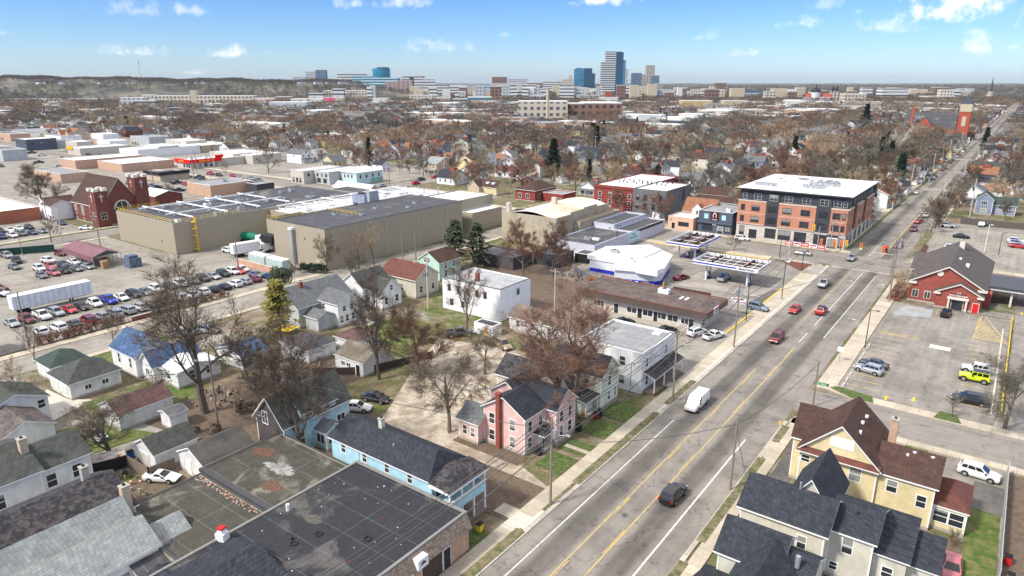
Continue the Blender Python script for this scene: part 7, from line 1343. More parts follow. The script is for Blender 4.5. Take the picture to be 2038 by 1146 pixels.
for r_ in ((-600, 120, -236, 262), (-236, 96, -142, 245), (-20, 213, 60, 286), (-100, 213, -36, 258), (-1400, 190, -420, 226), (-37.5, 100, -21, 4000), (-620, 225, -470, 300), (-142, -60, -131, 1300), (-400, 700, -300, 900), (-20, 170, 30, 213), (-180, 245, -150, 260)): claim(*r_)
for x in AV_X + [-241.5]: claim(x - 6, 213, x + 6, 1500)
for y in CR_Y: claim(-1300, y - 6, 500, y + 6)
def free(x, y, r): return not any(a - r < x < c + r and b_ - r < y < d + r for (a, b_, c, d) in OCC)
cand = []
g = random.Random(77)
for ax_ in AV_X + [-241.5, -136.5, -29.5]:
    for s in (-1, 1):
        y = 226.0
        while y < 1500:
            x = ax_ + s * (16 + g.uniform(-1, 1)); f = fwd(x, y); u, v = pix(x, y)
            if -60 < u < 2100 and f > 150 and free(x, y, 4.5): cand.append((f, x, y, s)); claim(x - 6, y - 6.5, x + 6, y + 6.5) 
            y += g.uniform(12, 15)
    for s in (0,):
        y = 230.0                                # back-lot garages and sheds
        while y < 620:
            x = ax_ + 53 + g.uniform(-6, 6); u, v = pix(x, y)
            if -20 < u < 2060 and free(x, y, 4): cand.append((fwd(x, y) + 30, x, y, 0)); claim(x - 5, y - 5, x + 5, y + 5)
            y += g.uniform(26, 40)
cand.sort()
nh = 0; FARV = []; 
for (f, x, y, s) in cand:
    P = g.choice(HP); wn_, wm_ = g.choice(WALLS); rn_, rm_ = g.choice(ROOFS); rz = g.choice([0, R(90), R(180), R(-90)]) if s == 0 else (R(90) if s > 0 else R(-90)) * -1 if g.random() < .6 else 0
    if nh < 285:
        nh += 1; sc_ = g.uniform(.88, 1.08) * (.7 if s == 0 else 1)
        if s > 0: rz = R(-90) if g.random() < .5 else 0
        h_ = empty('house' if s else 'garage_house', x, y, 0, rz, None, None, 'houses of the far neighbourhood'); h_.scale = (sc_,) * 3
        for key, nm, m_ in (('w', 'wall', wm_), ('r', 'roof', rm_), ('p', 'porch', rm_)):
            if key == 'p' and s == 0: continue
            o = link(nm, P[key], h_); o.material_slots[0].link = 'OBJECT'; o.material_slots[0].material = m_
        if f < 620:
            for (wx, wy, wz, wr) in P['wins']:
                if f < 420 or wz > 2 or len(P['wins']) < 8: link('window', wm, h_, (wx, wy, wz), wr)
        if g.random() < .5: link('chimney', P['c'], h_)
        THINGS.append((h_, f'{wn_} house, {rn_} roof,', 'house', x, y, 5))
    else: FARV.append((x, y, rz, P, wn_, rn_))
b = MB(); FM = {n: i for i, n in enumerate(['white', 'cream', 'pale grey', 'pale blue', 'yellow', 'tan', 'brick', 'rgrey', 'rcharcoal', 'rbrown', 'rred', 'rmossy', 'rpale grey', 'rorange'])}
for (x, y, rz, P, wn_, rn_) in FARV:
    c_, s_ = math.cos(rz), math.sin(rz)
    for vs, fs_, mi in ((P['lo'][0], P['lo'][1], FM[wn_]), (P['lo'][2], P['lo'][3], FM['r' + rn_])):
        i = len(b.v); b.v += [(x + a * c_ - b2 * s_, y + a * s_ + b2 * c_, z) for a, b2, z in vs]; b.f += [tuple(i + q for q in f_) for f_ in fs_]; b.m += [mi] * len(fs_)
md = dict(WALLS); rd_ = dict(ROOFS)
tag(b.build('far_houses', [md[k] for k in ('white', 'cream', 'pale grey', 'pale blue', 'yellow', 'tan', 'brick')] + [rd_[k] for k in ('grey', 'charcoal', 'brown', 'red', 'mossy', 'pale grey', 'orange')]), 'small mixed houses beyond the nearer streets', 'houses', kind='stuff')
# flat-roofed works and stores between the houses and downtown
g = random.Random(15); k_ = 0; LOTS = []
for i in range(400):
    pxx = g.uniform(-20, 2050); f = g.uniform(560, 1650) if pxx < 1350 else g.uniform(900, 1650); x, y = polar(pxx, f)
    if x > -60: continue
    w, d = g.uniform(22, 75), g.uniform(14, 40)
    if not (free(x, y, 8) or (f > 800 and g.random() < .5)): continue
    cm = g.choice([('white', WH), ('tan', TN), ('cream', W['stone']), ('pale grey', W['grey']), ('brick', W['tanbrick']), ('windowed white', FW), ('windowed tan', FT)]); hh = g.uniform(5, 10)
    o = empty('works_building', x, y, 0, 0, None, None, 'flat-roofed works beyond the houses'); MB().box(-w / 2, -d / 2, 0, w / 2, d / 2, hh).build('wall', cm[1], o); rm_ = g.choice([('white', RF['wflat']), ('white', RF['wflat']), ('grey', RF['greyflat'])]); MB().box(-w / 2 - .2, -d / 2 - .2, hh, w / 2 + .2, d / 2 + .2, hh + .5).build('roof', rm_[1], o)
    claim(x - w / 2 - 8, y - d / 2 - 10, x + w / 2 + 8, y + d / 2 + 3); THINGS.append((o, f'low {cm[0]} works, {rm_[0]} roof,', 'building', x, y, 5)); k_ += 1
    LOTS.append((x - w / 2 - g.uniform(6, 22), y - d / 2 - g.uniform(8, 22), x + w / 2 + g.uniform(6, 22), y + d / 2 + g.uniform(4, 14)))
    if k_ > 150: break
sheet('works_yards', LOTS, .05, A_PALE)

# ------------------------------------------------------------------ trees
def top(mp): return max(v.co.z for v in mp[1].vertices)
TOPS = {id(m_): top(m_) for m_ in BIG + MID + CON + SHRUB}
def T(x, y, H, mp, tw=0, label=None, name='bare_tree', wide=1.0, rz=None, group=None, look=None, m=None):
    s = H / TOPS[id(mp)]; return tree(x, y, mp, s * wide, s, TWIG[tw] if m is None else m, rz, label, name, 'tree', group, look)
NEAR = [(-93, 47.6, 26.5, 7, 0, 'great bare elm with spreading dark limbs, tallest on the left', 1.25), (-70.6, 48.0, 19.5, 7, 0, 'multi-stemmed bare tree in front of the brown gabled house', 1.05), (-59.3, 65.1, 13.0, 3, 0, 'drooping gnarled bare tree left of the pink house', 1.0), (-75.6, 75.9, 13.2, 4, 1, 'reddish bare tree at the edge of the pale gravel lot', 1.3),
        (-46.4, 77.4, 22.5, 6, 1, 'large dense red-brown budding maple beside the pink house', 1.35), (-81, 71.8, 21, 7, 0, 'tall vase-shaped bare tree by the red-brown garage', .85), (-84.4, 98.8, 16, 7, 0, 'dark forked bare tree in front of the white painted block', .9), (-90.9, 32.9, 9.5, 6, 0, 'dense dark bare tree above the rusty striped trailer', 1.7), (-99.5, 139.4, 15.5, 4, 1, 'upright reddish bare tree left of two before the arched warehouse', .9),
        (-91.8, 142, 16, 4, 1, 'upright reddish bare tree right of two before the arched warehouse', .9), (-240, 82, 10, 2, 0, 'bare dark tree on the green strip by the church lot', 1.0), (-300, 102, 20, 4, 0, 'large dark bare tree at the left edge by the brick store', 1.0), (-112, 30, 7.5, 5, 0, 'thin multi-stem bare tree beside the garage driveway', 1.2), (-17.6, 174.6, 8, 5, 2, 'small bare tree at the street corner of the brick bank', 1.3),
        (4.5, 113.5, 12, 3, 3, 'bare drooping tree at the right edge over the yellow kerb line', 1.0), (-1.9, 113.2, 4.6, 5, 3, 'small slender bare sapling on the grass by the black SUV', .9), (-64.6, 198.5, 5, 5, 0, 'small spreading bare street tree by the square canopy', 1.6), (-146, 112, 11, 5, 2, 'leftmost bare tree against the beige warehouse wall', .9), (-138.5, 118, 12, 5, 2, 'second bare tree against the beige warehouse wall', .9), (-137.5, 122.5, 12.5, 5, 2, 'tan bare tree right of two against the warehouse wall', .9),
        (-124, 104, 11, 5, 0, 'thin forked bare tree between the white and red-roofed houses', 1.1), (-132, 52, 9, 5, 0, 'slender bare street tree before the blue-roofed house', .8), (-135.5, 40, 9, 5, 0, 'slender bare tree by the charcoal clipped-roof garage', .8), (-142, 110, 11, 2, 0, 'dark bare tree before the grey-roofed house', 1), (-88, 60, 12, 1, 1, 'scruffy reddish bare tree among the brush piles', 1), (-98, 58, 9, 4, 0, 'low tangled bare tree behind the great elm', 1.2), (-68, 84, 9, 3, 0, 'twisted bare tree on the gravel lot', 1),
        (-290, 146, 8, 5, 0, 'small bare tree right of the church annexe', 1.2), (-331, 223, 17, 1, 0, 'wide dark bare tree in the store parking lot', 1), (-343, 205, 9, 5, 2, 'small tan bare tree by the store parking lot', 1)]
for (x, y, H, v, tw, lab, wd) in NEAR: T(x, y, H, BIG[v], tw, lab, wide=wd); claim(x - 3, y - 3, x + 3, y + 3)
for (x, y, H, v, lab) in [(-117.5, 133.4, 13.5, 3, 'dark shaggy evergreen behind the mint green house'), (-113.5, 137.5, 12.5, 3, 'second dark evergreen just right behind the mint house'), (-199, 305.9, 20, 2, 'tall dark spruce in the middle distance beside the white shed'), (-313, 280, 17, 0, 'tall dark conifer left of the white gabled houses'), (-251, 443, 18, 1, 'dark spruce behind the tan houses in the centre'), (-730, 336, 16, 2, 'dark conifer at the far left'), (-440, 353, 12, 0, 'pointed dark conifer behind the blue barn'), (-24, 611, 17, 1, 'dark columnar evergreen beside the far avenue'), (-144, 838, 26, 2, 'wide dark pine rising above the far trees'), (-80, 560, 14, 0, 'dark spruce left of the far avenue'), (-120, 470, 15, 1, 'dark evergreen above the apartment block'), (-300, 520, 15, 2, 'dark evergreen cluster tree in the centre left'), (-292, 526, 17, 0, 'dark evergreen right of the cluster in the centre left')]:
    T(x, y, H, CON[v], m=EVO if v == 3 else EVG, label=lab, name='evergreen_tree', wide=1.0 if v else .9)
T(-107.5, 71.5, 13, CON[4], m=EVY, label='tall thin yellow-green tree rising above the brown brush', name='ivy_tree'); yt = bushy(5, 6, 2.4, 900, EVY, .3); r = tree(-118.5, 78, yt, 1, label='low yellow-green bushy tree at the grey gabled house corner', name='ivy_tree'); yt2 = bushy(6, 7, 3.0, 1500, EVO, .4); r = tree(-136, 92, yt2, 1, label='olive leafy tree by the back street', name='leafy_tree')
for i, (x, y, s, lab) in enumerate([(-127, 34, 1.3, 'yellow-tan bare bush by the garage driveway, left'), (-124, 31, 1.0, 'yellow-tan bare bush nearest the left edge'), (-147.8, 36, 1.2, 'tan bush by the pale green metal roof'), (-108, 71, 1.3, 'brown brush beside the charcoal hip-roofed garage'), (-116, 68, 1.4, 'tangled tan brush below the yellow tarpaulin'), (-106, 63, 1.2, 'brown brush behind the blue-roofed outbuilding'), (-90, 55, 1.3, 'brown bush at the foot of the great elm'), (-84, 64, 1.1, 'bush beside the dark picket fence'), (-18, 92, .6, 'brown bush left of the yellow house'), (-17.7, 88, .5, 'small brown bush at the yellow house corner'), (1, 78.4, .6, 'low bush under the glazed sunroom'), (-3, 78.4, .5, 'low brown bush along the yellow house base'), (-146.2, 103, 1.0, 'brown bush by the warehouse corner')]):
    b_ = tree(x, y, SHRUB[i % 3], s, s, TWIG[2 if 'tan' in lab else 0], label=lab, name='bare_bush', cat='bush')
hd = bushy(44, 2.6, 1.2, 420, EVG, .22, .05)
for i in range(9):
    r = tree(-147.6 + i * .8 * .9, 106.2 + i * .75 * .5, hd, 1.0, group='dark hedge shrubs by the generators', name='hedge_shrub', cat='shrub', look='dark evergreen hedge shrub')
rh = bushy(45, 1.8, 1.3, 420, TWIG[1], .22, .04)
for i in range(9): tree(-144.3 + random.uniform(-.3, .3), 44.5 + i * 1.8, rh, 1.0, name='red_shrub', cat='shrub', group='red-brown hedge shrubs along the car lot', look='red-brown hedge shrub')
for i in range(5): tree(-143.9, 71.4 + i * 2.6, rh, 1.0, name='hedge_shrub', cat='shrub', group='shrubs past the boundary wall', look='brown hedge shrub')
for i in range(12): tree(-19.0, 174.5 + i * 1.5 - (0 if i < 6 else -44), rh, .7, name='hedge_shrub', cat='shrub', group='low shrubs in the beds near the bank', look='low red-brown shrub')
g = random.Random(19)
for (cx, cy, n_) in ((-92, 56, 12), (-107, 67, 8), (-84, 62, 6), (-100, 122, 6), (-88, 146, 6), (-128, 38, 4), (-86, 42, 4)):
    for k in range(n_):
        s_ = g.uniform(.5, 1.1); q_ = (cx + g.gauss(0, 4), cy + g.gauss(0, 3.2))
        if free(*q_, .5): tree(*q_, SHRUB[k % 3] if g.random() < .7 else rh, s_, s_, TWIG[g.choice([0, 0, 1, 2])], name='brush', cat='bush', group='brown brush scattered through the back yards', look='brown brush')
# the bare pale tree, street trees along the avenue
pb_ = make_tree(501, 20, .55, .15, .95, (8, 6, 5, 3), 3, 1.0, .09); pm = (pb_[0].mesh('trunk', PALEB), pb_[1].mesh('crown', PALEB)); TOPS[id(pm)] = top(pm); TOPS_ = T(-64, 500, 24, pm, m=PALEB, label='pale white-barked bare tree standing out left of the far avenue', name='pale_bare_tree')
cnt = len(NEAR) + 1
g = random.Random(31)
tc = []
for y in range(232, 640, 9):
    for x in (-42.6, -17.6):
        if x > -30 and y < 292: continue
        if g.random() < .78: tc.append((x + g.uniform(-.5, .5), y + g.uniform(-2, 2), g.uniform(7.5, 12.5), 'street'))
for (x, y) in ((-20.6, 262), (-20.2, 270), (-20.6, 278), (-19.4, 292)): tc.append((x, y, g.uniform(9, 13), 'street'))
i = 0
while i < 42000:
    i += 1
    f = 205 + 1500 * (g.random() ** .62); pxx = g.uniform(-120, 2150); x, y = polar(pxx, f)
    if y < 216 or (x > -21 and y < 288): continue
    if -480 < x < -236 and y < 262 and g.random() < .82: continue
    if x < -420 and y < 330 and g.random() < .5: continue
    if not free(x, y, 1.2) or (f > 1380 and 1560 < pxx < 1710) or (f > 900 and g.random() < .25): continue
    tc.append((x, y, g.uniform(8.5, 16.5) * (1 if g.random() < .75 else .65), 'yard'))
tc.sort(key=lambda t: fwd(t[0], t[1]))
# thin out so that crowns overlap only a little
grid = {}; keep = []
for t in tc:
    f_ = fwd(t[0], t[1]); cell = (9.2 if f_ < 430 else 9.0 if f_ < 800 else 9.6) * (.80 if t[0] > -150 or f_ < 330 else 1)
    k = (int(t[0] / cell), int(t[1] / cell))
    if any((k[0] + a, k[1] + b_) in grid and math.hypot(grid[(k[0] + a, k[1] + b_)][0] - t[0], grid[(k[0] + a, k[1] + b_)][1] - t[1]) < cell for a in (-1, 0, 1) for b_ in (-1, 0, 1)): continue
    grid[k] = t; keep.append(t)
print('trees', len(tc), len(keep))
TN_ = ['brown', 'red-brown', 'tan', 'grey-brown']
far_t = []
for t in keep:
    x, y, H, kd = t; c_ = noise.noise(Vector((x * .012, y * .012, 3))); tw = 0 if c_ < -.18 else 3 if c_ < .02 else 1 if c_ < .16 else 2
    if g.random() < .35: tw = g.choice([0, 1, 1, 2, 3])
    ev = g.random() < .045
    if cnt < 296:
        cnt += 1
        if ev: T(x, y, H * 1.1, CON[g.randrange(3)], m=EVG, name='evergreen_tree', look='dark evergreen')
        else: T(x, y, H, MID[g.randrange(len(MID))], tw, wide=g.uniform(.95, 1.35), look=f'{"small" if H < 8.5 else "tall" if H > 13 else "mid-sized"} bare {TN_[tw]} tree')
    else: far_t.append((x, y, H, 4 if ev else tw))
# everything beyond: one mass of trees, each a trunk and a loose crown of twig-sized faces
def low_tree(seed, n):
    rg = random.Random(seed); tv = [];
    for k in range(n):
        a = rg.uniform(0, 6.283); u = rg.random() ** .6; rr_ = .36 * math.sqrt(rg.random()) ; z = .32 + .62 * u; rad = rr_ * math.sin(math.pi * (.22 + .72 * u)) * 1.5
        p = Vector((math.cos(a) * rad, math.sin(a) * rad, z)); d = Vector((math.cos(a) * .5 + rg.uniform(-.4, .4), math.sin(a) * .5 + rg.uniform(-.4, .4), rg.uniform(.1, 1.0))).normalized()
        s = d.cross(Vector((rg.uniform(-1, 1), rg.uniform(-1, 1), rg.uniform(-1, 1)))).normalized(); L_2 = rg.uniform(.10, .2); wd = rg.uniform(.008, .02) * (150 / n) ** .6
        tv += [p - s * wd, p + s * wd, p + d * L_2]
    for k in range(5):
        a = k * 1.26; e_ = Vector((math.cos(a) * .16, math.sin(a) * .16, .62)); tv += [Vector((-.012, 0, .1)), Vector((.012, 0, .1)), e_]
    tv += [Vector((-.02, 0, 0)), Vector((.02, 0, 0)), Vector((0, 0, .6)), Vector((0, -.02, 0)), Vector((0, .02, 0)), Vector((0, 0, .6))]
    return tv
def low_con(seed, n):
    rg = random.Random(seed); tv = []
    for k in range(n):
        u = rg.random(); a = rg.uniform(0, 6.28); r_ = .17 * (1 - u) * rg.uniform(.5, 1); z = .1 + .9 * u; c_ = Vector((math.cos(a) * r_, math.sin(a) * r_, z)); s = Vector((-math.sin(a), math.cos(a), 0)) * .05
        tv += [c_ - s, c_ + s, c_ + Vector((math.cos(a) * .06, math.sin(a) * .06, -.02 + .08 * u))]
    return tv
import numpy as np
LT = [np.array([list(v) for v in low_tree(i, 240)]) for i in range(5)]; LT2 = [np.array([list(v) for v in low_tree(i + 20, 70)]) for i in range(5)]; LC = [np.array([list(v) for v in low_con(i, 90)]) for i in range(2)]
def mass(name, label, pts, mats):
    vs = []; mi = []
    for (x, y, z0, H, tw, lv) in pts:
        a = (LC[int(x) % 2] if tw == 4 else (LT if lv == 0 else LT2)[int(abs(x * 7)) % 5]); c_, s_ = math.cos(x), math.sin(x); wdt = 1.15
        q = np.empty_like(a); q[:, 0] = (a[:, 0] * c_ - a[:, 1] * s_) * H * wdt + x; q[:, 1] = (a[:, 0] * s_ + a[:, 1] * c_) * H * wdt + y; q[:, 2] = a[:, 2] * H + z0; vs.append(q); mi.append(np.full(len(a) // 3, tw, dtype=np.int32))
    v = np.concatenate(vs); m_ = np.concatenate(mi); n = len(v); me = bpy.data.meshes.new(name); me.vertices.add(n); me.vertices.foreach_set('co', v.ravel().astype(np.float32)); me.loops.add(n); me.loops.foreach_set('vertex_index', np.arange(n, dtype=np.int32)); me.polygons.add(n // 3); me.polygons.foreach_set('loop_start', np.arange(0, n, 3, dtype=np.int32)); me.polygons.foreach_set('loop_total', np.full(n // 3, 3, dtype=np.int32))
    for q in mats: me.materials.append(q)
    me.polygons.foreach_set('material_index', m_); me.update(calc_edges=True); o = link(name, me); tag(o, label, 'trees', kind='stuff'); return o
MT = TWIG + [EVG]
mass('far_trees', 'bare brown trees massed over the far streets', [(x, y, 0, H, tw, 0 if fwd(x, y) < 900 else 1) for x, y, H, tw in far_t], MT)
hp_ = []
i = 0
while i < 26000:
    i += 1
    pxx = g.uniform(-150, 2200); f = 1650 + 3600 * g.random() ** 1.5 if pxx > 700 else 1700 + 1500 * g.random(); x, y = polar(pxx, f); hz = hill_z(pxx, f)
    cl = noise.noise(Vector((x * .004, y * .004, 9)))
    if 150 < pxx < 330 and 1740 < f < 2000 and g.random() < .85: continue
    if cl < -.28: continue
    hp_.append((x, y, hz - .6, g.uniform(8, 14) * (1 + (f > 2500) * .2), 4 if g.random() < .16 else g.choice([0, 0, 3, 0, 3]), 1))
mass('distant_woods', 'hazy bare woods on the far hills and the horizon', hp_, MT)
print('far', len(far_t), 'woods', len(hp_))

# ------------------------------------------------------------------ cars
car('suv', 'black', -26.9, 69.0, 2, 'black SUV driving up the avenue at the bottom'); car('van', 'white', -34.0, 93.9, 180, 'white cargo van with green side logo on the avenue'); o = MB().box(-.55, -.25, -.3, .55, .25, .3)
car('minivan', 'dark_red', -32.4, 130.0, 180, 'dark red minivan coming down the avenue'); car('sedan', 'red', -34.4, 150.2, 180, 'bright red car coming down the avenue below the gas station'); car('suv', 'red', -29.5, 152.6, 0, 'red SUV with black roof driving up the avenue', roof=PAINTS['black'])
car('pickup', 'silver', -34.1, 174.8, 180, 'silver pickup coming down the avenue below the corner'); car('suv', 'silver', -34.0, 206.6, 180, 'silver SUV inside the intersection'); car('sedan', 'silver', -46.6, 204.6, -92, 'pale silver car waiting on the cross street'); car('suv', 'white', -67.3, 213.2, 88, 'white SUV at the kerb before the brick block')
car('sedan', 'dark_red', -25.8, 232, 182, 'dark red car waiting north of the signals'); car('suv', 'dark_red', -25.6, 262, 180, 'dark red SUV in the queue on the far avenue'); car('sedan', 'red', -26.0, 278, 200, 'red car turning onto the far avenue'); car('minivan', 'white', -25.5, 293, 180, 'white van behind the red car on the far avenue'); car('pickup', 'dark_grey', -23.2, 313, 0, 'dark pickup parked by bare trees on the far avenue'); car('sedan', 'white', -35.9, 353, 0, 'white car parked at the left kerb of the far avenue')
car('suv', 'blue_grey', -41.2, 146.6, 100, 'blue-grey SUV leaving the gas station forecourt'); car('suv', 'white', -46.0, 123.8, 20, 'white SUV parked beside the white pickup'); car('pickup', 'white', -42.6, 123.9, 20, 'white pickup parked beside the white SUV', s=.9); car('sedan', 'black', -51.4, 125.0 - 3.6, 25, 'black car parked before the shop strip, nearest the SUV'); car('sedan', 'black', -60.6, 120.8, 30, 'black car parked before the shop strip, middle'); car('hatch', 'dark_grey', -66, 119, 30, 'dark hatchback parked before the shop strip, leftmost')
car('pickup', 'silver', -55.6, 165.2, 0, 'silver pickup under the lettered canopy'); car('sedan', 'dark_red', -64.6, 159.6, 20, 'dark red car beside the gas station shop'); car('suv', 'grey', -68.6, 146.8, -50, 'silver-grey car before the gas station shop corner')
car('suv', 'silver', -15.2, 123.9, -80, 'silver SUV in the bank lot, nearer of two'); car('sedan', 'dark_grey', -15.0, 127.2, -82, 'dark grey car in the bank lot beside the silver SUV'); car('jeep', 'white', -.4, 134.6, -92, 'white boxy off-road car in the bank lot'); car('jeep', 'lime_yellow', -.3, 130.4, -92, 'lime yellow boxy off-road car with black roof', roof=PAINTS['black'], s=1.08); car('minivan', 'black', -.2, 120.4, -95, 'black SUV at the near end of the bank lot'); car('pickup', 'black', -7.6, 166.8, 4, 'black pickup parked at the bank entrance', s=.85)
car('suv', 'white', 2.3, 96.3, 95, 'white SUV on the driveway behind the yellow house'); car('sedan', 'pink', 1.3, 73.6, 178, 'faded red car at the right bottom edge')
car('sedan', 'black', -75.3, 65.8, 75, 'black car on the gravel lot'); car('sedan', 'white', -75.2, 61.8, 60, 'old white car beside the brown gabled house'); car('minivan', 'gold', -73.0, 95.6, 112, 'tan minivan at the top of the gravel lot'); car('sedan', 'dark_grey', -67.2, 97.4, 95, 'dark car under the maple, left'); car('suv', 'dark_grey', -63.8, 94.4, 90, 'dark SUV under the maple, right'); car('coupe', 'white', -80.2, 34.4, 60, 'white sports car beside the wooden fence'); car('pickup', 'dark_grey', -83.5, 95.4, 40, 'dark vehicle by the forked bare tree'); car('suv', 'white', -127.5, 63, 40, 'white SUV behind the great elm'); car('suv', 'silver', -125, 67, 60, 'silver car behind the great elm near the street'); car('hatch', 'white', -98, 34, 80, 'white car under branches in the back yard')
g = random.Random(4)
r2 = ['silver', 'dark_red', 'white', 'silver', 'red', 'black', 'white', 'bright_blue', 'white', 'black', 'grey', 'white']; k2 = ['sedan', 'suv', 'pickup', 'suv', 'sedan', 'sedan', 'suv', 'pickup', 'sedan', 'suv', 'sedan', 'suv']
for i, y in enumerate([45.2, 47.9, 50.8, 53.5, 56.0, 58.5, 61.3, 64.2, 67.0, 69.7, 72.4, 75.2]): car(k2[i], r2[i], -161.4, y, 90 + g.uniform(-3, 3), group='cars parked in the long row before the white trailer', full=i % 12 < 12)
for i, y in enumerate([46.6, 49.7, 52.6, 55.3, 58.0, 60.6, 63.2, 66.0, 68.8, 71.6]): car(g.choice(['sedan', 'suv', 'minivan', 'hatch']), ['white', 'white', 'dark_grey', 'dark_red', 'silver', 'silver', 'silver', 'white', 'silver', 'grey'][i], -150.6, y, -90 + g.uniform(-3, 3), group='cars parked in the row along the brick wall')
for i in range(8): car(g.choice(['sedan', 'suv', 'hatch']), g.choice(['white', 'silver', 'dark_grey', 'black', 'white']), -161.0, 78.2 + i * 2.8, 90 + g.uniform(-3, 3), group='cars parked in the long row before the white trailer', full=False); car(g.choice(['sedan', 'suv', 'hatch']), g.choice(['white', 'silver', 'dark_red', 'black', 'white']), -150.2, 74.6 + i * 2.8, -90 + g.uniform(-3, 3), group='cars parked in the row along the brick wall', full=False)
for i in range(9): car(g.choice(['sedan', 'suv', 'hatch']), g.choice(['white', 'silver', 'dark_grey', 'black', 'blue_grey']), -214.5 - (i % 3) * 7, 52 + (i // 3) * 2.9, 90, group='cars parked in the middle of the west lot', full=False)
for (x, ys_, cols) in ((-197.2, [63.7, 66.5, 69.2, 72.0, 74.8], ['grey', 'pink', 'black', 'grey', 'silver']), (-205.2, [66.1, 68.8, 71.8, 74.6], ['white', 'pink', 'dark_grey', 'white'])):
    for y, c in zip(ys_, cols): car(g.choice(['sedan', 'suv']), c, x, y, 90 + g.uniform(-4, 4), group='cars parked in the middle of the west lot')
for (k, c, x, y, a) in (('suv', 'white', -212.4, 71, 80), ('suv', 'dark_red', -219, 76.5, 90), ('sedan', 'grey', -212.5, 62.8, 88), ('pickup', 'black', -219.7, 65.8, 100), ('suv', 'silver', -228.4, 66.4, 88), ('suv', 'dark_red', -192, 52.5, 60), ('pickup', 'white', -187.5, 51, 60), ('suv', 'white', -182.8, 107.5, 80), ('sedan', 'red', -160.2, 96.2, 95), ('sedan', 'grey', -153.4, 96.8, 80), ('sedan', 'dark_blue', -149, 97.8, 90), ('sedan', 'dark_blue', -267.7, 95.8, 95), ('sedan', 'white', -251.8, 97.2, 60)): car(k, c, x, y, a, full=False)
for i in range(8):
    for x in (-258, -269): car(g.choice(['sedan', 'suv', 'hatch']), g.choice(['black', 'white', 'silver', 'dark_blue', 'grey', 'white', 'black']), x + g.uniform(-.5, .5), 66.5 + i * 2.8, 90 + g.uniform(-4, 4), group='cars parked in the church lot', full=False)
for (k, c, x, y, a) in (('sedan', 'black', -11.7, 258.6, 85), ('suv', 'white', -17.0, 275.5, 88), ('suv', 'silver', -7.4, 284.8, 10), ('suv', 'silver', -10.6, 291, 5), ('suv', 'white', 2.6, 260.5, 90), ('suv', 'silver', 3.0, 256.5, 90), ('sedan', 'red', 3.4, 252.5, 90), ('suv', 'white', -12.4, 238, 85), ('sedan', 'white', -10.5, 233.5, 85), ('suv', 'grey', -9, 229, 85)): car(k, c, x, y, a, full=False)
for i in range(16):
    y = 395 + i * 15 + g.uniform(-3, 3); car(g.choice(['sedan', 'suv']), g.choice(['white', 'silver', 'black', 'dark_grey', 'dark_red']), -35.6 if i % 3 else -23.2, y, 0, group='cars parked along the far avenue', full=False)
for i in range(30):
    car(g.choice(['sedan', 'suv', 'pickup']), g.choice(['white', 'silver', 'black', 'dark_grey', 'red', 'white', 'grey']), -305 - (i % 6) * 9 - g.uniform(0, 3), 146 + (i // 6) * 14 + g.uniform(-2, 2), g.choice([0, 90]), group='cars in the store parking lots', full=False) if free(-305 - (i % 6) * 9, 146 + (i // 6) * 14, 2) or True else None
for i in range(16): car(g.choice(['sedan', 'suv']), g.choice(['white', 'silver', 'black', 'dark_grey', 'red']), -240.8 + g.choice([-3.6, 3.6]), 226 + i * 13 + g.uniform(-3, 3), 0, group='cars parked along the west avenue', full=False)
for i in range(26): car(g.choice(['sedan', 'suv', 'pickup']), g.choice(['white', 'silver', 'black', 'red', 'dark_grey']), -650 + (i % 9) * 24 + g.uniform(-6, 6), (150, 168, 186, 248)[i % 4] + g.uniform(-4, 4), g.choice([0, 90]), group='cars in the far left lots', full=False)
for i in range(10): car(g.choice(['sedan', 'suv']), g.choice(['white', 'silver', 'black']), -560 + i * 12 + g.uniform(-3, 3), 216 + g.uniform(-8, -6), 90, group='cars on the far cross street', full=False)

# ------------------------------------------------------------------ poles, wires, signals, signs
WIREM = mat('cable', (.10, .10, .10)); PALEP = mat('pale_concrete_pole', (.55, .50, .43), var=.08)
def upole(x, y, h, label, arm=True, tf=False, lamp=None, m=None, r=.15):
    o = empty('utility_pole', x, y, 0, 0, label, 'utility pole', None); MB().tube((0, 0, 0), (0, 0, h), r * 1.15, r * .75, 8).build('pole', m or POLEW, o)
    if arm:
        MB().box(-1.2, -.06, h - .7, 1.2, .06, h - .55).build('crossarm', POLEW, o)
        for q in (-1.1, -.5, .5, 1.1): MB().tube((q, 0, h - .55), (q, 0, h - .35), .05, .04, 6).build('insulator', WMET, o)
    if tf: MB().tube((.42, 0, h - 2.4), (.42, 0, h - 1.3), .27, .27, 10).build('transformer', GRM, o)
    if tf == 3: MB().tube((-.42, 0, h - 2.4), (-.42, 0, h - 1.3), .27, .27, 10).build('transformer', GRM, o)
    if lamp:
        dx, dy = lamp; MB().path([(0, 0, h - 2.6), (dx * .5, dy * .5, h - 2.0), (dx, dy, h - 1.9)], .05, 5).build('lamp_arm', GRM, o); MB().box(dx - .3, dy - .14, h - 2.0, dx + .3, dy + .14, h - 1.82).build('lamp_head', GRM, o)
    return o
upole(-38.0, 59.0, 11.4, 'tall wooden pole with transformer between the pink house and the avenue', tf=True, lamp=(1.8, .6)); upole(-37.7, 93.3, 11.9, 'wooden pole before the white duplex', arm=True, lamp=(2, 0)); upole(-37.8, 121.4, 12.6, 'wooden pole with twin transformers by the shop strip', tf=3); upole(-22.0, 74.8, 9.2, 'wooden pole on the right verge near the cream house', arm=False); upole(-19.6, 104.6, 7.6, 'short wooden pole at the side street corner', arm=False)
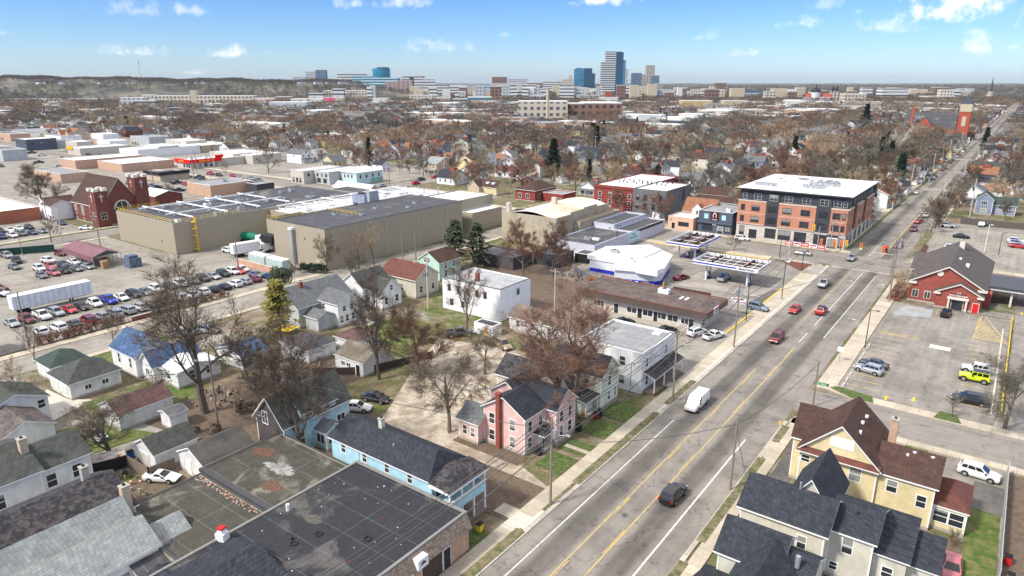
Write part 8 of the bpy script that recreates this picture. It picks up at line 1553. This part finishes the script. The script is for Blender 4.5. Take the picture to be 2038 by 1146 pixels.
upole(-86.4, 45.8, 12.6, 'wooden pole with street lamp arm beside the great elm', arm=False, lamp=(-1.8, -1.0)); upole(-143.5, 42, 11.4, 'wooden pole at the car lot corner', arm=False); upole(-19.1, 170.4, 15.0, 'tall wooden pole with transformer beside the bank', tf=True); upole(-221.9, 88.6, 9.8, 'wooden pole before the church', arm=True); upole(-236, 83.8, 10.9, 'pale pole with crossarm on the west avenue', arm=True, m=PALEP); upole(-241, 82.4, 13.5, 'tall pale concrete pole by the west avenue', arm=False, lamp=(1.8, 0), m=PALEP); upole(-120, 121, 12, 'bare wooden pole behind the mint house', arm=False)
upole(-21.2, 293.9, 14.5, 'pale wooden pole by the north lot, left', m=PALEP); upole(-11.8, 288.6, 15.8, 'tall pale pole before the periwinkle house', arm=False, m=PALEP); upole(-22.3, 194.3, 10.6, 'pole at the north-east corner holding the signal wires', tf=False, lamp=(-.9, 0)); upole(-20.0, 224.9, 9.6, 'pole north-east of the signals', arm=False); upole(-100, 104, 12, 'pale pole behind the white painted block', m=PALEP); upole(-72, 112, 12, 'pale wooden pole behind the reddish maple', m=PALEP); upole(-132, 128, 10, 'wooden pole against the warehouse wall', arm=False); upole(-160, 96, 9, 'wooden pole before the generator cabinets', arm=False)
g = random.Random(8)
for i, (x, y) in enumerate([(-245.8, 232 + 40 * k) for k in range(9)] + [(-131, 232 + 45 * k) for k in range(8)] + [(-38.4, 268 + 42 * k) for k in range(9)] + [(-21, 340 + 45 * k) for k in range(6)] + [(-330 + 0, 180), (-345, 200), (-372, 205), (-352, 240), (-310, 150)]):
    o = upole(x, y, g.uniform(11, 13.5), None, m=PALEP if i % 2 else POLEW, r=.17); o['group'] = 'utility poles beyond the cross street'; THINGS.append((o, ('pale' if i % 2 else 'brown') + ' utility pole', 'utility pole', x, y, 9))
def lpole(x, y, h, label, m=BLK, arm=1.2, dx=1, dy=0):
    o = empty('street_lamp', x, y, 0, 0, label, 'street lamp'); MB().tube((0, 0, .5), (0, 0, h), .10, .07, 8).build('pole', m, o); MB().tube((0, 0, 0), (0, 0, .5), .28, .26, 10).build('base', W['concrete'], o); MB().tube((0, 0, h - .05), (dx * arm, dy * arm, h), .05, .05, 5).build('arm', m, o); MB().box(dx * arm - .3, dy * arm - .2, h - .08, dx * arm + .3, dy * arm + .2, h + .06).build('lamp_head', m, o); return o
lpole(-17.7, 134.6, 8.0, 'brown parking-lot lamp on the bank side pavement', m=mat('bronze_pole', (.10, .075, .06))); lpole(-39.3, 157.7, 9.4, 'black lamp post at the gas station kerb', arm=.3); lpole(-41.7, 184.1, 5.4, 'short black lamp post at the planted corner', arm=.3); lpole(-50.7, 195.9, 5.6, 'black lamp post at the cross street kerb', arm=-.8); lpole(-40.6, 136.6, 10.5, 'thick black pole with small sign by the shop strip', arm=.3); lpole(-93, 178, 7.5, 'dark lamp post before the pale lilac shop', arm=.9); lpole(-228, 70, 6.2, 'lamp on yellow base in the west car lot', m=POLEW, arm=.4)
lpole(-1, 236, 7, 'lamp post in the north parking lot', arm=.8); lpole(-4.5, 238.4, 8.5, 'white lamp post in the north parking lot', m=WMET, arm=.6)
def sign(x, y, h, w, hh, txt, col, tcol, label, face='S', z=None, ph=None, size=.4, name='street_sign', post=GRM, rz=0, lines=None):
    o = empty(name, x, y, 0, rz, label, 'sign'); MB().tube((0, 0, 0), (0, 0, ph or h), .06, .06, 6).build('post', post, o); zz = z if z is not None else h
    (MB().box(-w / 2, -.05, zz - hh, w / 2, .05, zz) if face == 'S' else MB().box(-.05, -w / 2, zz - hh, .05, w / 2, zz)).build('board', col, o)
    for i, t in enumerate(lines or [txt]):
        n = len(lines or [txt]); q = zz - hh * (i + .5) / n; 
        if t: text(t, size, tcol, o, (0, -.06, q) if face == 'S' else (.06, 0, q), face)
    return o
sign(-19.3, 107.3, 3.0, 2.2, .45, 'W 11th St', GREENP, WMET, 'green street name sign hanging beside the side street pole', z=3.1, ph=3.1, size=.36); sign(-20.3, 125.8, 2.9, 1.0, .9, '', WMET, BLK, 'white sign seen from behind on the right pavement'); sign(-43.6, 140.1, 4.0, 3.0, 1.3, '', WMET, MATS['maroon_lettering'], 'white shop sign with maroon letters on a dark post', face='S', size=.52, name='shop_sign', post=BLK, lines=['LEONARD', 'OIL CHANGE'], rz=.25)
o = sign(-47.6, 193.2, 6.6, 1.5, 2.6, '', WMET, BLUEP, 'tall white gas station price sign by the planted corner', size=.6, name='price_sign', post=WMET, lines=['M', '', ''], face='E'); MB().box(-.7, -.3, 0, .7, .3, .6).build('base', WMET, o)
for k in range(5):
    o = empty('barrier', -53.5 + k * 2.3, 215.8 + (k % 2) * .3, .12, 0, None, None, 'red and white barriers at the brick block'); MB().box(-1.1, -.25, 0, 1.1, .25, .9).build('body', WMET if k % 2 else REDP, o); MB().box(-.9, -.27, .35, .9, -.251, .7).build('panel', REDP if k % 2 else WMET, o); tag(o, ['first', 'second', 'third', 'fourth', 'fifth'][k] + ' red and white barrier from the left before the brick block', 'barrier')
def hydrant(x, y, lab):
    o = empty('fire_hydrant', x, y, KH, 0, lab, 'hydrant'); MB().tube((0, 0, 0), (0, 0, .6), .14, .12, 10).build('barrel', YEL, o); MB().tube((0, 0, .6), (0, 0, .78), .15, .05, 10).build('bonnet', YEL, o); MB().tube((-.24, 0, .42), (.24, 0, .42), .06, .06, 8).build('outlet', YEL, o)
hydrant(-21.8, 95.0, 'yellow fire hydrant at the side street corner')
# traffic signals hung on a span wire
def signal(x, y, z, lab, red=True, col=None):
    o = empty('traffic_signal', x, y, z, 0, lab, 'traffic signal', 'traffic signals'); c = col or mat('signal_orange', (.75, .22, .02), rough=.5); MB().box(-.34, -.28, -.9, .34, .28, .9).build('housing', c, o)
    for i, m_ in enumerate((mat('red_lamp', (.9, .02, .01), emit=2.0) if red else DGR, DGR, DGR if red else mat('green_lamp', (.05, .9, .3), emit=1.2))): MB().tube((0, -.30, .58 - i * .58), (0, -.34, .58 - i * .58), .2, .2, 10).build('lens', m_, o)
    MB().tube((0, 0, .9), (0, 0, 1.5), .04, .04, 5).build('hanger', DGR, o)
signal(-36.0, 200, 5.6, 'orange traffic signal over the left lanes'); signal(-31.0, 200, 5.6, 'orange traffic signal over the middle of the avenue', False); signal(-25.6, 200, 5.6, 'orange traffic signal over the right lanes'); signal(-24.9, 200.6, 5.6, 'second orange signal over the right lanes', col=DGR); signal(-44.8, 206, 8.0, 'yellow signal cluster before the brick block', col=YEL); signal(-40.2, 213, 2.6, 'low orange signal on the corner pole'); signal(-43.6, 212, 3.0, 'low orange signal beside the block entrance'); signal(-37.6, 217, 2.4, 'yellow pedestrian signal at the north-west kerb', col=YEL)
o = upole(-40.9, 194.8, 10.7, 'steel signal pole at the south-west corner', arm=False, m=GRM); o = upole(-41.6, 215, 9.0, 'steel signal pole before the brick block', arm=False, m=GRM)
def wire(a, b, sag, lab, r=.045, grp='overhead wires'):
    o = empty('overhead_wire', a[0], a[1], 0, 0, None, None, grp); pts = []
    for k in range(9):
        t = k / 8; pts.append((a[0] + (b[0] - a[0]) * t - a[0], a[1] + (b[1] - a[1]) * t - a[1], a[2] + (b[2] - a[2]) * t - sag * 4 * t * (1 - t)))
    c = MB().path(pts, r, 3); bpy.data.objects.remove(o); w = c.build('overhead_wire', WIREM, loc=(a[0], a[1], 0)); tag(w, lab, 'wire', grp)
    if grp != 'signal span wires': THINGS.append((w, lab, 'wire', a[0], a[1], a[2]))
    return w
L4 = [(-38, 20, 11.2), (-38, 59, 11.2), (-37.7, 93.3, 11.7), (-37.8, 121.4, 12.2), (-38.4, 160, 12), (-39, 268, 12)]
for (a, b) in zip(L4, L4[1:]):
    for q in (-.9, -.4, .5, 1.0): wire((a[0] + q, a[1], a[2]), (b[0] + q, b[1], b[2]), .8, 'thin overhead wire')
    wire((a[0], a[1], a[2] - 2.8), (b[0], b[1], b[2] - 2.8), 1.0, 'thicker overhead cable', .07)
for (a, b) in [((-38, 59, 8.6), (-46.6, 68, 5.5)), ((-38, 59, 8.8), (-45, 52, 5.4)), ((-37.7, 93.3, 9), (-43, 96, 6)), ((-38, 59, 8.4), (-22, 74.8, 9)), ((-22, 74.8, 9), (-19.6, 104.6, 7.2)), ((-37.8, 121.4, 9.4), (-19.1, 170.4, 12)), ((-22, 74.8, 8.8), (-17, 66, 6)), ((-86.4, 45.8, 11), (-38, 59, 10)), ((-19.1, 170.4, 13), (-22.3, 194.3, 10)), ((-37.7, 93.3, 9.4), (-46, 88, 5.8))]: wire(a, b, .9, 'thin service wire', .045, 'service wires')
wire((-41.6, 215, 8.4), (-22.3, 194.3, 8.6), .5, 'span wire carrying the signals across the intersection', .04, 'signal span wires'); wire((-40.9, 200, 7.2), (-20, 200, 7.2), .15, 'straight signal wire above the stop line', .04, 'signal span wires')
# ------------------------------------------------------------------ small things
def bin_(x, y, m, lab, rz=0):
    o = empty('wheeled_bin', x, y, 0, rz, lab, 'bin'); MB().prism([(-.3, -.35), (.3, -.35), (.3, .35), (-.3, .35)], .1, 1.0).build('body', m, o); MB().box(-.34, -.4, 1.0, .34, .4, 1.08).build('lid', mat(m.name + '_lid', tuple(q * .8 for q in (.02, .02, .02))), o)
    for q in (-.28, .28): MB().tube((q - .04, .36, .12), (q + .04, .36, .12), .12, .12, 8).build('wheel', RUB, o)
DBL = mat('dark_blue_plastic', (.015, .03, .09)); bin_(-44.4, 82.2, DBL, 'dark blue wheeled bin with red lid by the pale green house', .3); bin_(-44.5, 81.2, mat('burgundy_plastic', (.3, .02, .03)), 'burgundy bin beside the pale green house'); bin_(-45.6, 67.6, BLK, 'black bin beside the pink house porch'); bin_(-44.6, 76.4, BLK, 'black bin at the pink house corner'); bin_(-41.6, 50.2, YEL, 'yellow topped bin beside the blue house porch'); bin_(-88.8, 34.6, mat('bright_blue_plastic', (.02, .12, .40)), 'bright blue bin beside the striped trailer'); bin_(5.9, 78.6, mat('red_plastic', (.5, .02, .02)), 'red bin behind the board fence'); bin_(6.2, 75.4, YEL, 'yellow bin behind the board fence'); bin_(-88.2, 28.2, DBL, 'blue bin beside the white cottage'); bin_(-87.4, 28.6, YEL, 'yellow bin beside the white cottage')
tp = empty('yellow_tarpaulin', -112.6, 76.2, 0, .4, 'bright yellow tarpaulin over a pile beside brown brush', 'tarpaulin'); t_ = MB(); pk = [(-2.2, -1.6, .9), (1.8, -1.8, 1.0), (2.4, 1.2, 1.1), (-1.6, 1.8, 1.0)]; [t_.poly([pk[k], pk[(k + 1) % 4], (0, 0, 1.9)]) for k in range(4)]; t_.build('sheet', mat('bright_yellow_sheet', (.85, .62, .01)), tp); MB().box(-1.6, -1.2, 0, 1.6, 1.2, .95).build('pile', WOOD, tp)
rn = MB(); g = random.Random(2)
for i in range(620):
    cx, cy = g.choice([(-90, 60), (-84, 30.8), (-104, 66), (-88, 145), (-120, 72), (-70, 150 - 88 + 88), (-94, 62), (-79, 149), (-98, 68), (-112, 66), (-84, 54), (-96, 52)]); x, y = g.gauss(cx, 2.8), g.gauss(cy, 1.6); s = g.uniform(.1, .38); rn.box(x, y, 0, x + s, y + s * g.uniform(.4, 1.4), g.uniform(.1, .6), g.randrange(4))
tag(rn.build('rubble', [W['concrete'], W['tanbrick'], WOOD, mat('dark_junk', (.05, .05, .055))]), 'scattered yard rubble and junk', 'rubble', kind='stuff')
for i, (x, y, c, lab) in enumerate([(-76.6, 146.4, WOOD, 'open grey skip right of the shop wire fence'), (-81.4, 144.6, mat('rust_orange_skip', (.40, .17, .08)), 'rust-orange skip left of the grey skip'), (-71.6, 144.4, W['grey'], 'pale grey skip nearest the shop strip')]):
    o = empty('skip', x, y, 0, .5, lab, 'skip'); MB().box(-1.6, -.9, .1, 1.6, -.8, 1.2).box(-1.6, .8, .1, 1.6, .9, 1.2).box(-1.6, -.8, .1, -1.5, .8, 1.2).box(1.5, -.8, .1, 1.6, .8, 1.2).box(-1.5, -.8, .1, 1.5, .8, .3).build('body', c, o); MB().box(-1.2, -.6, .3, 1.1, .5, .95).build('load', WOOD, o)
for i, (xx, yy) in enumerate([(-17.5, 114.6 + 2.75 * k) for k in range(9)]):
    o = empty('wheel_stop', xx, yy + 1.2, 0, 0, None, None, 'wheel stops along the bank lot pavement'); THINGS.append((o, 'concrete wheel stop', 'wheel stop', xx, yy, 0)); MB().box(-.12, -.95, 0, .12, .95, .16).build('bar', C_PALE, o)
o = empty('yellow_kerb_rail', 3.9, 117.6, 0, 0, 'long yellow painted low rail on the right side of the bank lot', 'rail'); MB().path([(0, 0, .55), (.0, 53.6, .55)], .09, 5).build('rail', YEL, o); 
for k in range(14): MB().tube((0, k * 4.1, 0), (0, k * 4.1, .55 if k < 11 else 1.2), .09, .09, 6).build('post', YEL, o)
MB().box(-1.35, 0, 0, -1.1, 46, .15).build('kerb_bars', C_PALE, o)
g = random.Random(12)
for i, (x0, y0, x1, y1) in enumerate([(-41.8, 152.2, -41.5, 166), (-41.8, 128, -41.5, 143), (-88, 193.2, -53, 193.5)]):
    o = MB().box(0, 0, 0, x1 - x0, y1 - y0, .17).build('yellow_kerb', YEL, loc=(x0, y0, 0)); tag(o, ['yellow painted kerb beside the pump pad', 'yellow painted kerb by the shop sign', 'yellow painted kerb along the cross street'][i], 'kerb')
def person(x, y, rz, top_m, leg_m, lab):
    bm_ = bpy.data.meshes.new('person'); V = [(0, 0, .95), (0, 0, 1.2), (0, 0, 1.42), (0, 0, 1.52), (0, .02, 1.66), (-.11, 0, .88), (-.13, .05, .48), (-.13, -.02, .06), (-.13, .12, .03), (.11, 0, .88), (.13, .14, .48), (.14, .02, .06), (.14, .16, .03), (-.20, 0, 1.38), (-.26, -.06, 1.10), (-.24, .06, .86), (.20, 0, 1.38), (.27, .03, 1.10), (.26, .14, .88)]
    E_ = [(0, 1), (1, 2), (2, 3), (3, 4), (0, 5), (5, 6), (6, 7), (7, 8), (0, 9), (9, 10), (10, 11), (11, 12), (2, 13), (13, 14), (14, 15), (2, 16), (16, 17), (17, 18)]; bm_.from_pydata(V, E_, [])
    o = bpy.data.objects.new('person', bm_); COL.objects.link(o); md_ = o.modifiers.new('skin', 'SKIN'); RR = [.15, .14, .15, .06, .105, .09, .065, .045, .04, .09, .065, .045, .04, .06, .045, .035, .06, .045, .035]
    for v_, r_ in zip(bm_.skin_vertices[0].data, RR): v_.radius = (r_, r_)
    bm_.skin_vertices[0].data[0].use_root = True; sb = o.modifiers.new('sub', 'SUBSURF'); sb.levels = 1; sb.render_levels = 2
    dg = bpy.context.evaluated_depsgraph_get(); me = bpy.data.meshes.new_from_object(o.evaluated_get(dg)); bpy.data.objects.remove(o); me.name = 'person'; me.materials.clear(); [me.materials.append(q) for q in (top_m, leg_m, mat('skin', (.45, .27, .2)), BLK)]
    for p in me.polygons: z = p.center.z; p.material_index = 2 if z > 1.5 else 0 if z > .9 else 1 if z > .1 else 3
    r = link('person', me, None, (x, y, KH), rz); tag(r, lab, 'person'); h = MB().tube((0, .0, 1.66), (0, .0, 1.80), .115, .07, 8).build('hair', mat('dark_hair', (.03, .02, .015)), r); return r
person(-39.0, 216.6, .3, BLK, BLK, 'person in dark clothes standing on the pavement at the brick block corner')
pt = empty('patio_table', -104.4, 89.4, 0, 0, 'round reddish patio table behind the grey gabled house', 'table'); MB().tube((0, 0, .68), (0, 0, .74), .8, .8, 16).build('top', W['salmon'], pt); MB().tube((0, 0, 0), (0, 0, .68), .06, .06, 8).build('leg', DGR, pt)
sheet('patio', [(-106, 87.6, -102.4, 91)], .03, C_PALE)

# ------------------------------------------------------------------ haze: the air over the whole city
hz = MB().box(-20000, -600, -2.2, 12000, 20000, 205).mesh('haze', []); hm = bpy.data.materials.new('haze_air'); hm.use_nodes = True; t = hm.node_tree; t.nodes.clear()
pv = N(t, 'ShaderNodeVolumePrincipled', {'Color': (.80, .90, 1.0, 1), 'Density': HAZE, 'Anisotropy': .3}); ou = N(t, 'ShaderNodeOutputMaterial'); t.links.new(pv.outputs[0], ou.inputs['Volume'])
hz.materials.append(hm); ho = link('haze', hz); tag(ho, None, None, kind='stuff')
drop_protos()

# ------------------------------------------------------------------ labels for the many: look, then where it stands, then its place in the row
def ordn(i, n):
    if n == 1: return ''
    if i == 0: return 'leftmost'
    if i == n - 1: return 'rightmost'
    q = i + 1; return f"{q}{'th' if 10 < q % 100 < 14 else {1: 'st', 2: 'nd', 3: 'rd'}.get(q % 10, 'th')} from left"
BANDS = ((330, 'nearest'), (430, 'second'), (560, 'third'), (760, 'fourth'), (99999, 'farthest'))
GW = {'dark hedge shrubs by the generators': 'by the generator cabinets', 'red-brown hedge shrubs along the car lot': 'between car lot and street', 'shrubs past the boundary wall': 'beyond the low brick wall', 'low shrubs in the beds near the bank': 'in the beds near the bank', 'brown brush scattered through the back yards': 'in the back yards', 'overhead wires': 'along the left pavement', 'service wires': 'near the avenue', 'wheel stops along the bank lot pavement': 'along the bank lot pavement', 'mid-rise blocks round downtown': 'on the skyline', 'houses on the left hill': 'on the left hill'}
groups = {}
for (o, look, cat, x, y, h) in THINGS:
    u, v = pix(x, y, h); grp = o.get('group')
    if cat == 'car': where = {'cars parked in the long row before the white trailer': 'in the row before the white trailer', 'cars parked in the row along the brick wall': 'in the row along the brick wall', 'cars parked in the middle of the west lot': 'in the middle of the west lot', 'cars parked in the church lot': 'in the church lot', 'cars parked along the far avenue': 'parked along the far avenue', 'cars in the store parking lots': 'in the store parking lots', 'cars parked along the west avenue': 'on the west avenue', 'cars on the far cross street': 'on the far left cross street', 'cars in the far left lots': 'in the far left lots'}.get(grp, 'in the north lot' if x > -20 else 'near the factories')
    elif grp in GW: where = GW[grp]
    elif cat == 'utility pole': where = 'beyond the cross street'
    else:
        band = next(n for d, n in BANDS if fwd(x, y) < d)
        side = 'left of the red fascia' if u < 400 else 'between fascia and spruce' if u < 1100 else 'behind the brick block' if u < 1780 else 'along the far avenue'
        where = f'{side}, {band} band'
    groups.setdefault((look, where, cat), []).append((u, v, o))
GN = {'house': 'houses of the far neighbourhood', 'tree': 'trees of the far neighbourhood', 'building': 'flat-roofed works beyond the houses'}
for (look, where, cat), L in groups.items():
    L.sort(key=lambda t: (t[0], t[1]))
    for i, (u, v, o) in enumerate(L):
        q = ordn(i, len(L)); o['label'] = (look + ' ' + where + (', ' + q if q else '')); o['category'] = cat
        if cat in GN and not o.get('group'): o['group'] = GN[cat]
print('objects', len(bpy.data.objects), 'things', sum(1 for o in bpy.data.objects if o.parent is None))
